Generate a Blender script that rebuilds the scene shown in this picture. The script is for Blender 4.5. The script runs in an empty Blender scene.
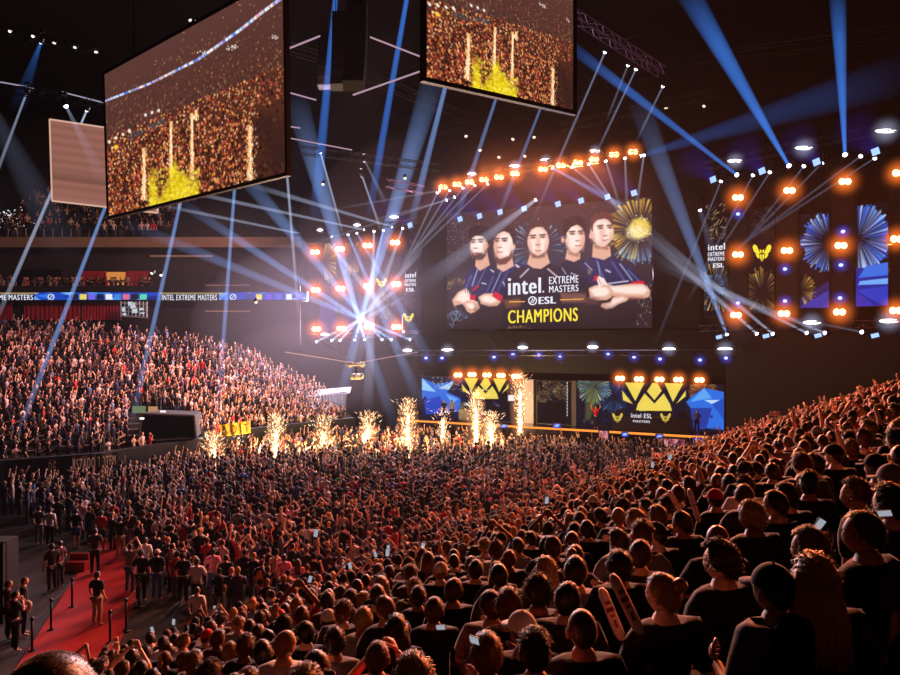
import bpy, math, random
import numpy as np
from mathutils import Vector, Matrix

random.seed(7)
rng = np.random.default_rng(11)
C = bpy.context.scene.collection
SC = bpy.context.scene
FP, CXP, HY, CAMH = 700.0, 450.0, 337.5, 9.2      # focal length in pixels, principal point, eye height


def P(px, py, Y):
    """the world point at depth Y seen at photo pixel (px, py)"""
    return Vector(((px - CXP) / FP * Y, Y, CAMH + (HY - py) / FP * Y))


def PZ(px, py, z):
    """the world point at height z seen at photo pixel"""
    Y = (z - CAMH) * FP / (HY - py)
    return P(px, py, Y)


class Plane:
    def __init__(s, x, y, nx, ny):
        l = math.hypot(nx, ny)
        s.p = (x, y)
        s.n = (nx / l, ny / l)

    def depth(s, px, off=0.0):
        d = (px - CXP) / FP
        q = (s.p[0] + s.n[0] * off, s.p[1] + s.n[1] * off)
        return (s.n[0] * q[0] + s.n[1] * q[1]) / (s.n[0] * d + s.n[1])

    def at(s, px, py, off=0.0):
        return P(px, py, s.depth(px, off))


def lin(c):
    return tuple((v / 255 / 12.92) if v / 255 <= .04045 else ((v / 255 + .055) / 1.055) ** 2.4 for v in c)


# ------------------------------------------------------------------ materials
MATS = {}


def nodes_of(name):
    m = bpy.data.materials.new(name)
    m.use_nodes = True
    nt = m.node_tree
    nt.nodes.clear()
    out = nt.nodes.new('ShaderNodeOutputMaterial')
    return m, nt, out


def mat(name, col, rough=.6, metal=0.0, var=.25, scale=6.0, bump=0.0, spec=.5):
    if name in MATS:
        return MATS[name]
    m, nt, out = nodes_of(name)
    b = nt.nodes.new('ShaderNodeBsdfPrincipled')
    tc = nt.nodes.new('ShaderNodeTexCoord')
    nz = nt.nodes.new('ShaderNodeTexNoise')
    nz.inputs['Scale'].default_value = scale
    nz.inputs['Detail'].default_value = 3
    rp = nt.nodes.new('ShaderNodeMapRange')
    rp.inputs['To Min'].default_value = 1 - var
    rp.inputs['To Max'].default_value = 1 + var
    mx = nt.nodes.new('ShaderNodeVectorMath')
    mx.operation = 'SCALE'
    mx.inputs[0].default_value = lin(col)
    nt.links.new(tc.outputs['Object'], nz.inputs['Vector'])
    nt.links.new(nz.outputs['Fac'], rp.inputs['Value'])
    nt.links.new(rp.outputs['Result'], mx.inputs['Scale'])
    nt.links.new(mx.outputs['Vector'], b.inputs['Base Color'])
    b.inputs['Roughness'].default_value = rough
    b.inputs['Metallic'].default_value = metal
    b.inputs['Specular IOR Level'].default_value = spec
    if bump:
        bp = nt.nodes.new('ShaderNodeBump')
        bp.inputs['Strength'].default_value = bump
        nt.links.new(nz.outputs['Fac'], bp.inputs['Height'])
        nt.links.new(bp.outputs['Normal'], b.inputs['Normal'])
    nt.links.new(b.outputs[0], out.inputs[0])
    MATS[name] = m
    return m


def mat_obj(name, rough=.7, bump=0.0, scale=30, sheen=0.0, spec=.3, mul=1.0):
    """colour comes from each object's own colour"""
    m, nt, out = nodes_of(name)
    b = nt.nodes.new('ShaderNodeBsdfPrincipled')
    oi = nt.nodes.new('ShaderNodeObjectInfo')
    tc = nt.nodes.new('ShaderNodeTexCoord')
    nz = nt.nodes.new('ShaderNodeTexNoise')
    nz.inputs['Scale'].default_value = scale
    rp = nt.nodes.new('ShaderNodeMapRange')
    rp.inputs['To Min'].default_value = .7 * mul
    rp.inputs['To Max'].default_value = 1.3 * mul
    mx = nt.nodes.new('ShaderNodeVectorMath')
    mx.operation = 'SCALE'
    nt.links.new(tc.outputs['Object'], nz.inputs['Vector'])
    nt.links.new(nz.outputs['Fac'], rp.inputs['Value'])
    nt.links.new(oi.outputs['Color'], mx.inputs[0])
    nt.links.new(rp.outputs['Result'], mx.inputs['Scale'])
    nt.links.new(mx.outputs['Vector'], b.inputs['Base Color'])
    b.inputs['Roughness'].default_value = rough
    b.inputs['Specular IOR Level'].default_value = spec
    if sheen:
        b.inputs['Sheen Weight'].default_value = sheen
        b.inputs['Sheen Roughness'].default_value = .2
        b.inputs['Sheen Tint'].default_value = (1, .75, .55, 1) if 'hair' in name else (1, 1, 1, 1)
    if bump:
        bp = nt.nodes.new('ShaderNodeBump')
        bp.inputs['Strength'].default_value = bump
        nt.links.new(nz.outputs['Fac'], bp.inputs['Height'])
        nt.links.new(bp.outputs['Normal'], b.inputs['Normal'])
    nt.links.new(b.outputs[0], out.inputs[0])
    MATS[name] = m
    return m


def mat_attr(name, rough=.75):
    m, nt, out = nodes_of(name)
    b = nt.nodes.new('ShaderNodeBsdfPrincipled')
    a = nt.nodes.new('ShaderNodeVertexColor')
    a.layer_name = 'Col'
    nt.links.new(a.outputs['Color'], b.inputs['Base Color'])
    b.inputs['Roughness'].default_value = rough
    b.inputs['Specular IOR Level'].default_value = .25
    nt.links.new(b.outputs[0], out.inputs[0])
    MATS[name] = m
    return m


def mat_screen(name, strength=1.0):
    m, nt, out = nodes_of(name)
    e = nt.nodes.new('ShaderNodeEmission')
    a = nt.nodes.new('ShaderNodeVertexColor')
    a.layer_name = 'Col'
    nt.links.new(a.outputs['Color'], e.inputs['Color'])
    e.inputs['Strength'].default_value = strength
    nt.links.new(e.outputs[0], out.inputs[0])
    m.cycles.emission_sampling = 'NONE'
    MATS[name] = m
    return m


def emit(name, col, strength, sampling='NONE'):
    if name in MATS:
        return MATS[name]
    m, nt, out = nodes_of(name)
    e = nt.nodes.new('ShaderNodeEmission')
    e.inputs['Color'].default_value = lin(col) + (1,)
    e.inputs['Strength'].default_value = strength
    nt.links.new(e.outputs[0], out.inputs[0])
    m.cycles.emission_sampling = sampling
    MATS[name] = m
    return m


def mat_beam():
    """emissive shell imitating thin haze lit by a beam: brightness follows the length of air looked through"""
    m, nt, out = nodes_of('haze glow shell')  # the surface glows by itself in place of scattered light
    g = nt.nodes.new('ShaderNodeNewGeometry')
    d = nt.nodes.new('ShaderNodeVectorMath')
    d.operation = 'DOT_PRODUCT'
    nt.links.new(g.outputs['Incoming'], d.inputs[0])
    nt.links.new(g.outputs['Normal'], d.inputs[1])
    at = nt.nodes.new('ShaderNodeVertexColor')
    at.layer_name = 'Col'
    ab = nt.nodes.new('ShaderNodeMath')
    ab.operation = 'ABSOLUTE'
    nt.links.new(d.outputs['Value'], ab.inputs[0])
    ex = nt.nodes.new('ShaderNodeMath')
    ex.operation = 'POWER'
    nt.links.new(ab.outputs[0], ex.inputs[0])
    p1 = nt.nodes.new('ShaderNodeMath')          # alpha of the attribute holds the softness
    p1.operation = 'MULTIPLY'
    p1.inputs[1].default_value = 16.0
    nt.links.new(at.outputs['Alpha'], p1.inputs[0])
    nt.links.new(p1.outputs[0], ex.inputs[1])
    inv = nt.nodes.new('ShaderNodeMath')
    inv.operation = 'SUBTRACT'
    inv.inputs[0].default_value = 1.0
    nt.links.new(g.outputs['Backfacing'], inv.inputs[1])
    mu = nt.nodes.new('ShaderNodeMath')
    mu.operation = 'MULTIPLY'
    nt.links.new(ex.outputs[0], mu.inputs[0])
    nt.links.new(inv.outputs[0], mu.inputs[1])
    e = nt.nodes.new('ShaderNodeEmission')
    nt.links.new(at.outputs['Color'], e.inputs['Color'])
    nt.links.new(mu.outputs[0], e.inputs['Strength'])
    t = nt.nodes.new('ShaderNodeBsdfTransparent')
    ad = nt.nodes.new('ShaderNodeAddShader')
    nt.links.new(e.outputs[0], ad.inputs[0])
    nt.links.new(t.outputs[0], ad.inputs[1])
    nt.links.new(ad.outputs[0], out.inputs[0])
    m.cycles.emission_sampling = 'NONE'
    MATS['beam'] = m
    return m


M_BEAM = mat_beam()
M_BLACK = mat('black painted steel', (14, 14, 18), .45, .3)
M_DRAPE = mat('black stage drape', (7, 7, 10), .9, 0, .3, 3, .3)
M_TRUSS = mat('aluminium truss', (70, 68, 80), .35, .7)
M_ATTR = mat_attr('printed clothing and skin')
M_SCREEN = mat_screen('LED wall picture', 1.0)
M_SKIN = mat_obj('skin', .55, .05, 20, spec=.35)
M_HAIR = mat_obj('hair', .45, .6, 90, sheen=.8, spec=.5, mul=.55)
M_CLOTH = mat_obj('clothing fabric', .85, .25, 25, sheen=.2)


# ------------------------------------------------------------------ mesh building
def wloc(o):
    v = Vector((0, 0, 0))
    while o is not None:
        v += o.location
        o = o.parent
    return v


class MB:
    def __init__(s):
        s.v = []
        s.f = []
        s.m = []
        s.mi = 0

    def add(s, vs, fs):
        o = len(s.v)
        s.v += [tuple(v) for v in vs]
        s.f += [tuple(i + o for i in f) for f in fs]
        s.m += [s.mi] * len(fs)

    def box(s, c, size, ax=None):
        """box centred at c, size (sx,sy,sz); ax = rotation matrix 3x3"""
        hx, hy, hz = size[0] / 2, size[1] / 2, size[2] / 2
        vs = []
        for x, y, z in ((-1, -1, -1), (1, -1, -1), (1, 1, -1), (-1, 1, -1), (-1, -1, 1), (1, -1, 1), (1, 1, 1), (-1, 1, 1)):
            v = Vector((x * hx, y * hy, z * hz))
            if ax is not None:
                v = ax @ v
            vs.append(v + Vector(c))
        s.add(vs, [(0, 3, 2, 1), (4, 5, 6, 7), (0, 1, 5, 4), (1, 2, 6, 5), (2, 3, 7, 6), (3, 0, 4, 7)])

    def quad(s, a, b, c, d):
        s.add([a, b, c, d], [(0, 1, 2, 3)])

    def tube(s, pts, radii, n=8, cap=True, flat=1.0, up=None):
        pts = [Vector(p) for p in pts]
        if not hasattr(radii, '__len__'):
            radii = [radii] * len(pts)
        vs, fs = [], []
        prev = None
        for i, p in enumerate(pts):
            if i == 0:
                d = pts[1] - pts[0]
            elif i == len(pts) - 1:
                d = pts[-1] - pts[-2]
            else:
                d = (pts[i + 1] - pts[i]).normalized() + (pts[i] - pts[i - 1]).normalized()
            d = d.normalized() if d.length > 1e-9 else Vector((0, 0, 1))
            if prev is None:
                a = Vector(up) if up is not None else (Vector((0, 0, 1)) if abs(d.z) < .9 else Vector((1, 0, 0)))
            else:
                a = prev
            a = (a - d * a.dot(d))
            if a.length < 1e-6:
                a = d.orthogonal()
            a.normalize()
            prev = a
            b = d.cross(a)
            for k in range(n):
                t = 2 * math.pi * k / n
                vs.append(p + a * (math.cos(t) * radii[i] * flat) + b * (math.sin(t) * radii[i]))
        for i in range(len(pts) - 1):
            for k in range(n):
                k2 = (k + 1) % n
                fs.append((i * n + k, i * n + k2, (i + 1) * n + k2, (i + 1) * n + k))
        if cap:
            fs.append(tuple(range(n - 1, -1, -1)))
            fs.append(tuple((len(pts) - 1) * n + k for k in range(n)))
        s.add(vs, fs)

    def ell(s, c, r, nu=12, nv=8, fn=None, rot=None):
        vs, fs = [], []
        c = Vector(c)
        for j in range(nv + 1):
            ph = math.pi * j / nv
            for i in range(nu):
                th = 2 * math.pi * i / nu
                d = Vector((math.sin(ph) * math.cos(th), math.sin(ph) * math.sin(th), math.cos(ph)))
                v = Vector((d.x * r[0], d.y * r[1], d.z * r[2]))
                if fn:
                    v = fn(d, v)
                if rot is not None:
                    v = rot @ v
                vs.append(c + v)
        for j in range(nv):
            for i in range(nu):
                i2 = (i + 1) % nu
                fs.append((j * nu + i, (j + 1) * nu + i, (j + 1) * nu + i2, j * nu + i2))
        s.add(vs, fs)

    def mesh(s, name, mats, smooth=False):
        me = bpy.data.meshes.new(name)
        me.from_pydata(s.v, [], s.f)
        for m in (mats if isinstance(mats, (list, tuple)) else [mats]):
            me.materials.append(m)
        if any(s.m):
            me.polygons.foreach_set('material_index', s.m)
        if smooth:
            me.polygons.foreach_set('use_smooth', [True] * len(me.polygons))
        me.validate()
        me.update()
        return me

    def obj(s, name, mats, parent=None, smooth=False, origin=None):
        if origin is not None:
            o_ = Vector(origin)
            s.v = [tuple(Vector(v) - o_) for v in s.v]
        o = bpy.data.objects.new(name, s.mesh(name, mats, smooth))
        C.objects.link(o)
        if origin is not None:
            o.location = origin
        if parent:
            o.parent = parent
            if origin is None:
                o.location = -wloc(parent)      # world-space vertices under an unrotated parent
            else:
                o.location = Vector(origin) - wloc(parent)
        return o


def tag(o, label=None, cat=None, group=None, kind=None):
    if label:
        o['label'] = label
    if cat:
        o['category'] = cat
    if group:
        o['group'] = group
    if kind:
        o['kind'] = kind
    return o


def empty(name, loc, label=None, cat=None, group=None):
    o = bpy.data.objects.new(name, None)
    C.objects.link(o)
    o.location = loc
    o.empty_display_size = .1
    return tag(o, label, cat, group)


def setcol(me, rgba, domain='POINT'):
    a = me.color_attributes.new('Col', 'FLOAT_COLOR', domain)
    a.data.foreach_set('color', np.asarray(rgba, dtype=np.float32).ravel())


# ------------------------------------------------------------------ painting the pictures shown on LED walls
class Canvas:
    def __init__(s, x0, y0, x1, y1, sc, bg=(0, 0, 0)):
        s.x0, s.y0, s.sc = x0, y0, sc
        s.w, s.h = int((x1 - x0) * sc) + 1, int((y1 - y0) * sc) + 1
        s.a = np.zeros((s.h, s.w, 3)) + np.array(bg, float)
        s.clip = None

    def win(s, xa, ya, xb, yb):
        i0, i1 = max(0, int((xa - s.x0) * s.sc)), min(s.w, int((xb - s.x0) * s.sc) + 2)
        j0, j1 = max(0, int((ya - s.y0) * s.sc)), min(s.h, int((yb - s.y0) * s.sc) + 2)
        if i1 <= i0 or j1 <= j0:
            return None
        X, Y = np.meshgrid(s.x0 + np.arange(i0, i1) / s.sc, s.y0 + np.arange(j0, j1) / s.sc)
        return i0, i1, j0, j1, X, Y

    def blend(s, w, mask, col, al, add=False):
        i0, i1, j0, j1, X, Y = w
        if s.clip is not None:
            cx0, cy0, cx1, cy1 = s.clip
            mask = mask * ((X >= cx0) & (X <= cx1) & (Y >= cy0) & (Y <= cy1))
        k = (mask * al)[..., None]
        t = s.a[j0:j1, i0:i1]
        if add:
            t += k * np.array(col, float)
        else:
            t += k * (np.array(col, float) - t)

    def ell(s, cx, cy, rx, ry, col, al=1, soft=.4, rot=0.0, add=False):
        R = max(rx, ry) + soft * 2
        w = s.win(cx - R, cy - R, cx + R, cy + R)
        if w is None:
            return
        X, Y = w[4] - cx, w[5] - cy
        c, sn = math.cos(rot), math.sin(rot)
        U, V = X * c + Y * sn, -X * sn + Y * c
        d = (np.sqrt((U / rx) ** 2 + (V / ry) ** 2) - 1) * min(rx, ry)
        s.blend(w, np.clip(.5 - d / (soft * 2), 0, 1), col, al, add)

    def poly(s, pts, col, al=1, soft=.35):
        xs, ys = [p[0] for p in pts], [p[1] for p in pts]
        w = s.win(min(xs) - 1 - soft, min(ys) - 1 - soft, max(xs) + 1 + soft, max(ys) + 1 + soft)
        if w is None:
            return
        X, Y = w[4], w[5]
        ins = np.zeros(X.shape, bool)
        dist = np.full(X.shape, 1e9)
        n = len(pts)
        for i in range(n):
            x1, y1 = pts[i]
            x2, y2 = pts[(i + 1) % n]
            if y1 != y2:
                cr = ((Y < y1) != (Y < y2)) & (X < (x2 - x1) * (Y - y1) / (y2 - y1) + x1)
                ins ^= cr
            dx, dy = x2 - x1, y2 - y1
            L = dx * dx + dy * dy + 1e-9
            t = np.clip(((X - x1) * dx + (Y - y1) * dy) / L, 0, 1)
            dist = np.minimum(dist, np.hypot(X - x1 - t * dx, Y - y1 - t * dy))
        sd = np.where(ins, -dist, dist)
        s.blend(w, np.clip(.5 - sd / (soft * 2), 0, 1), col, al)

    def line(s, x1, y1, x2, y2, wd, col, al=1, taper=False, add=False):
        w = s.win(min(x1, x2) - wd - 1, min(y1, y2) - wd - 1, max(x1, x2) + wd + 1, max(y1, y2) + wd + 1)
        if w is None:
            return
        X, Y = w[4], w[5]
        dx, dy = x2 - x1, y2 - y1
        L = dx * dx + dy * dy + 1e-9
        t = np.clip(((X - x1) * dx + (Y - y1) * dy) / L, 0, 1)
        d = np.hypot(X - x1 - t * dx, Y - y1 - t * dy)
        hw = wd / 2 * ((1 - .75 * t) if taper else 1)
        s.blend(w, np.clip(.5 - (d - hw) / .5, 0, 1) * ((1 - .6 * t) if taper else 1), col, al, add)

    def burst(s, cx, cy, r, n, cols, r0=.15, wd=.9, a0=0, a1=360, jit=.25, al=.9, rnd=None):
        rr = rnd or random
        for i in range(n):
            t = math.radians(a0 + (a1 - a0) * (i + rr.random() * .8) / n)
            ra = r * (r0 + rr.random() * .25)
            rb = r * (1 - rr.random() * jit)
            s.line(cx + math.cos(t) * rb, cy + math.sin(t) * rb, cx + math.cos(t) * ra, cy + math.sin(t) * ra,
                   wd * (.6 + rr.random() * .8), rr.choice(cols), al * (.6 + .4 * rr.random()), taper=True)

    def sample(s, px, py):
        x = np.clip((px - s.x0) * s.sc, 0, s.w - 1.001)
        y = np.clip((py - s.y0) * s.sc, 0, s.h - 1.001)
        i, j = x.astype(int), y.astype(int)
        fx, fy = (x - i)[..., None], (y - j)[..., None]
        a = s.a
        return (a[j, i] * (1 - fx) + a[j, i + 1] * fx) * (1 - fy) + (a[j + 1, i] * (1 - fx) + a[j + 1, i + 1] * fx) * fy


def to_lin(a):
    a = np.clip(a, 0, 255) / 255
    return np.where(a <= .04045, a / 12.92, ((a + .055) / 1.055) ** 2.4)


def picture(name, pts3, colors, nu, nv, parent, material=None):
    """a flat display of nu x nv LED cells; pts3 (nv+1,nu+1,3) world, colors (nv+1,nu+1,3) in 0..255"""
    me = bpy.data.meshes.new(name)
    idx = np.arange((nu + 1) * (nv + 1)).reshape(nv + 1, nu + 1)
    q = np.stack([idx[1:, :-1], idx[1:, 1:], idx[:-1, 1:], idx[:-1, :-1]], -1).reshape(-1, 4)
    me.vertices.add(idx.size)
    me.vertices.foreach_set('co', pts3.reshape(-1).astype(np.float32))
    me.loops.add(q.size)
    me.loops.foreach_set('vertex_index', q.ravel().astype(np.int32))
    me.polygons.add(len(q))
    me.polygons.foreach_set('loop_start', np.arange(0, q.size, 4, dtype=np.int32))
    me.update(calc_edges=True)
    c = to_lin(colors.reshape(-1, 3))
    setcol(me, np.concatenate([c, np.ones((len(c), 1))], 1))
    me.materials.append(material or M_SCREEN)
    o = bpy.data.objects.new(name, me)
    C.objects.link(o)
    o.parent = parent
    if parent:
        o.location = -wloc(parent)
    return o


def wall_picture(name, plane, x0, x1, z0, z1, nu, nv, canvas, parent, off=0.0, crop=None):
    """display on a vertical plane between photo columns x0..x1 and heights z0..z1 (arrays of two allowed)"""
    A, B = plane.at(x0, HY, off), plane.at(x1, HY, off)
    t = np.linspace(0, 1, nu + 1)
    X, Y = A.x + (B.x - A.x) * t, A.y + (B.y - A.y) * t
    zt = np.interp(t, [0, 1], z1) if hasattr(z1, '__len__') else np.full(nu + 1, z1)
    v = np.linspace(0, 1, nv + 1)[:, None]
    Z = zt[None] + (z0 - zt[None]) * v
    XX, YY = np.broadcast_to(X, Z.shape), np.broadcast_to(Y, Z.shape)
    px, py = CXP + FP * XX / YY, HY - FP * (Z - CAMH) / YY
    return picture(name, np.stack([XX, YY, Z], -1), canvas.sample(px, py), nu, nv, parent)


FONT = None


def text_mesh(s, bold=0.0):
    cu = bpy.data.curves.new('t', 'FONT')
    cu.body = s
    cu.size = 1
    cu.space_character = 1.04 + bold * 8
    o = bpy.data.objects.new('t', cu)
    C.objects.link(o)
    dg = bpy.context.evaluated_depsgraph_get()
    me = o.evaluated_get(dg).to_mesh()
    v = np.array([w.co[:] for w in me.vertices])
    f = [tuple(p.vertices) for p in me.polygons]
    o.evaluated_get(dg).to_mesh_clear()
    C.objects.unlink(o)
    bpy.data.objects.remove(o)
    bpy.data.curves.remove(cu)
    return v, f


def lettering(s, fn, material, parent, quad, bold=.01, name='lettering', mb=None):
    """flat letters; quad = photo-pixel corners (tl,tr,br,bl); fn(px,py)->3D"""
    v, f = text_mesh(s, min(bold, .012))
    if bold > .0105:                    # heavier strokes: the same letter laid twice, a hair's breadth apart
        e = bold * 1.0
        n_ = len(v)
        v = np.concatenate([v + (dx, 0, 0) for dx in (-e, 0, e)])
        f = f + [tuple(i + n_ for i in q) for q in f] + [tuple(i + 2 * n_ for i in q) for q in f]
    lo, hi = v.min(0), v.max(0)
    own = mb is None
    mb = mb or MB()
    vs = []
    for x, y, _ in v:
        a, b = (x - lo[0]) / (hi[0] - lo[0]), (hi[1] - y) / (hi[1] - lo[1])
        tl, tr, br, bl = quad
        px = (tl[0] * (1 - a) + tr[0] * a) * (1 - b) + (bl[0] * (1 - a) + br[0] * a) * b
        py = (tl[1] * (1 - a) + tr[1] * a) * (1 - b) + (bl[1] * (1 - a) + br[1] * a) * b
        vs.append(fn(px, py))
    mb.add(vs, f)
    if own:
        return mb.obj(name, material, parent)


# ------------------------------------------------------------------ fixtures and beams
def basis(d):
    d = Vector(d).normalized()
    a = Vector((0, 0, 1)) if abs(d.z) < .95 else Vector((1, 0, 0))
    x = d.cross(a).normalized()
    y = x.cross(d).normalized()
    return x, y, d


def beam(src, end, r0, r1, col, b0, b1, parent, soft=1.4, name='painted_beam'):  # self-glowing cone painting a beam's light in the air
    src, end = Vector(src), Vector(end)
    x, y, d = basis(end - src)
    n, m = 20, 10
    L = (end - src).length
    vs, cs = [], []
    c = np.array(lin(col))
    for i in range(m + 1):
        t = i / m
        r = r0 + (r1 - r0) * t
        b = b0 * (b1 / b0) ** (t ** .6)
        b *= min(1, (1 - t) / .3)
        for k in range(n):
            a = 2 * math.pi * k / n
            vs.append(src + d * (L * t) + x * (math.cos(a) * r) + y * (math.sin(a) * r))
            cs.append(tuple(c * b) + (soft / 16,))
    fs = [(i * n + k, i * n + (k + 1) % n, (i + 1) * n + (k + 1) % n, (i + 1) * n + k) for i in range(m) for k in range(n)]
    mb = MB()
    mb.add(vs, fs)
    o = mb.obj(name, M_BEAM, parent, True)
    setcol(o.data, cs)
    return o


def halo(c, r, col, b, parent, soft=7.0, name='painted_halo'):  # self-glowing sphere painting the glow of air round a lamp
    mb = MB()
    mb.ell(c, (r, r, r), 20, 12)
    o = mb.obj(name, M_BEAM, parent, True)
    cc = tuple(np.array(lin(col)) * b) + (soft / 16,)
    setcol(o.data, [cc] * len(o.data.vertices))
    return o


M_LENS_W = emit('white hot lens', (225, 235, 255), 6)
M_LENS_B = emit('blue lens', (90, 130, 255), 5)
M_LENS_A = emit('amber lamp', (255, 205, 140), 5)


def moving_head(src, aim, scale, lens, label, group, sz=.35):
    """moving head light: base hung by a yoke, housing aimed along the beam, lens"""
    src = Vector(src)
    d = (Vector(aim) - src).normalized()
    t = empty('moving_head_light', src, label, 'stage light', group)
    x, y, d = basis(d)
    k = sz * scale
    mb = MB()
    mb.tube([src - d * (1.3 * k), src - d * (1.1 * k), src - d * (.5 * k), src - d * (.02 * k)], [.25 * k, .45 * k, .42 * k, .5 * k], 12)
    mb.obj('housing', M_BLACK, t, True)
    mb = MB()
    c0 = src - d * (.8 * k)
    up = Vector((0, 0, 1))
    sd = up.cross(d)
    sd = sd.normalized() if sd.length > .1 else Vector((1, 0, 0))
    for s in (-1, 1):
        mb.tube([c0 + sd * s * .5 * k, c0 + sd * s * .55 * k + up * .9 * k, c0 + sd * s * .3 * k + up * 1.1 * k], .1 * k, 6)
    mb.obj('yoke', M_BLACK, t)
    mb = MB()
    mb.box(c0 + up * 1.3 * k, (.9 * k, .6 * k, .4 * k))
    mb.obj('base', M_BLACK, t)
    mb = MB()
    mb.ell(src, (.36 * k, .36 * k, .36 * k), 10, 6)
    mb.obj('lens', lens, t, True)
    return t


def truss(mb, a, b, w=.45, r=.03, bays=None):
    a, b = Vector(a), Vector(b)
    d = b - a
    L = d.length
    x, y, dd = basis(d)
    n = bays or max(2, int(L / (w * 1.3)))
    cor = [x * w / 2 + y * w / 2, -x * w / 2 + y * w / 2, -x * w / 2 - y * w / 2, x * w / 2 - y * w / 2]
    for c in cor:
        mb.tube([a + c, b + c], r, 4)
    for i in range(n):
        p, q = a + d * (i / n), a + d * ((i + 1) / n)
        for j in range(4):
            c1, c2 = cor[j], cor[(j + 1) % 4]
            mb.tube([p + c1, q + c2] if i % 2 else [p + c2, q + c1], r * .6, 3, False)
# ================================================================== people
def skin_mesh(verts, edges, radii, name, sub=1):
    me = bpy.data.meshes.new('tmp')
    me.from_pydata([tuple(v) for v in verts], edges, [])
    o = bpy.data.objects.new('tmp', me)
    C.objects.link(o)
    o.modifiers.new('Skin', 'SKIN')
    sv = me.skin_vertices[0].data
    for i, r in enumerate(radii):
        sv[i].radius = r if hasattr(r, '__len__') else (r, r)
        sv[i].use_root = (i == 0)
    s = o.modifiers.new('Sub', 'SUBSURF')
    s.levels = s.render_levels = sub
    dg = bpy.context.evaluated_depsgraph_get()
    e = o.evaluated_get(dg).to_mesh()
    vs = [tuple(v.co) for v in e.vertices]
    fs = [tuple(p.vertices) for p in e.polygons]
    o.evaluated_get(dg).to_mesh_clear()
    C.objects.unlink(o)
    bpy.data.objects.remove(o)
    bpy.data.meshes.remove(me)
    return vs, fs


def rotz(v, a):
    return Vector((v.x * math.cos(a) - v.y * math.sin(a), v.x * math.sin(a) + v.y * math.cos(a), v.z))


# poses: (left elbow, left hand, right elbow, right hand) relative to the ground point, person faces +Y, left = -X
POSES = {
    'down': ((-.27, -.03, 1.14), (-.26, .08, .90), (.27, -.03, 1.14), (.26, .08, .90)),
    'clap': ((-.27, .06, 1.17), (-.03, .33, 1.30), (.27, .06, 1.17), (.04, .33, 1.32)),
    'phone_up': ((-.30, .20, 1.56), (-.07, .32, 1.80), (.30, .20, 1.56), (.07, .32, 1.80)),
    'fist': ((-.27, -.02, 1.15), (-.24, .12, .94), (.30, .05, 1.64), (.24, .10, 1.92)),
    'cheer': ((-.36, .02, 1.62), (-.34, .08, 1.90), (.36, .02, 1.62), (.36, .08, 1.92)),
    'phone_low': ((-.26, .02, 1.15), (-.08, .30, 1.18), (.27, -.02, 1.14), (.25, .10, .92)),
    'hands_face': ((-.30, .16, 1.32), (-.09, .33, 1.54), (.30, .16, 1.32), (.09, .33, 1.56)),
    'chin': ((-.25, .12, 1.18), (-.02, .20, 1.24), (.22, .16, 1.20), (.05, .17, 1.47)),
}
HEADC = Vector((0, .02, 1.628))


def hand(mb, w, d, palm_n, side, curl=.5):
    """five-fingered hand starting at wrist w, pointing along d; palm_n = direction the palm faces"""
    d = d.normalized()
    n = (palm_n - d * palm_n.dot(d)).normalized()
    s = d.cross(n).normalized() * side          # towards the thumb
    mb.tube([w - d * .02, w + d * .02, w + d * .06, w + d * .09], [.026, .034, .042, .040], 8, True, .42, n)
    for i, (o, L) in enumerate(((.030, .072), (.010, .080), (-.011, .074), (-.031, .058))):
        b = w + d * .082 + s * o
        p = [b]
        ang = 0
        for q in range(3):
            ang += curl * (.5 + .2 * q)
            dd = d * math.cos(ang) + n * math.sin(ang)
            p.append(p[-1] + dd * L * (.42, .32, .26)[q])
        mb.tube([b - d * .02] + p[0:], [.011, .0105, .0095, .0085, .0065], 6)
    b = w + d * .025 + s * .036
    td = (s * .75 + d * .6 + n * .3).normalized()
    t2 = (td * .6 + d * .6 + n * .35).normalized()
    mb.tube([b - td * .02, b + td * .03, b + td * .03 + t2 * .03, b + td * .03 + t2 * .052], [.014, .0125, .011, .007], 6)


def head_fn(d, v):
    x, y, z = v
    if z < 0:
        k = 1 - .28 * min(1, -z / .11)
        x *= k
        if y > 0:
            y *= 1 + .06 * (-z / .11)
        else:
            y *= 1 - .35 * (-z / .11)
    if y < 0 and z > -.02:
        y *= 1.08
    # brow, eye sockets, nose, mouth, chin on the face side
    if d.y > .3:
        fx = abs(x)
        y += .016 * math.exp(-((x / .012) ** 2) - ((z + .022) / .026) ** 2)       # nose
        y += .008 * math.exp(-((x / .009) ** 2) - ((z + .035) / .010) ** 2)
        y -= .010 * math.exp(-(((fx - .031) / .016) ** 2) - ((z - .004) / .013) ** 2)   # sockets
        y += .004 * math.exp(-((z - .026) / .010) ** 2) * (fx < .06)
        y += .005 * math.exp(-((x / .024) ** 2) - ((z + .062) / .008) ** 2)      # lips
        y -= .004 * math.exp(-((x / .03) ** 2) - ((z + .078) / .007) ** 2)
        y += .006 * math.exp(-((x / .022) ** 2) - ((z + .100) / .012) ** 2)      # chin
    return Vector((x, y, z))


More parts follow.
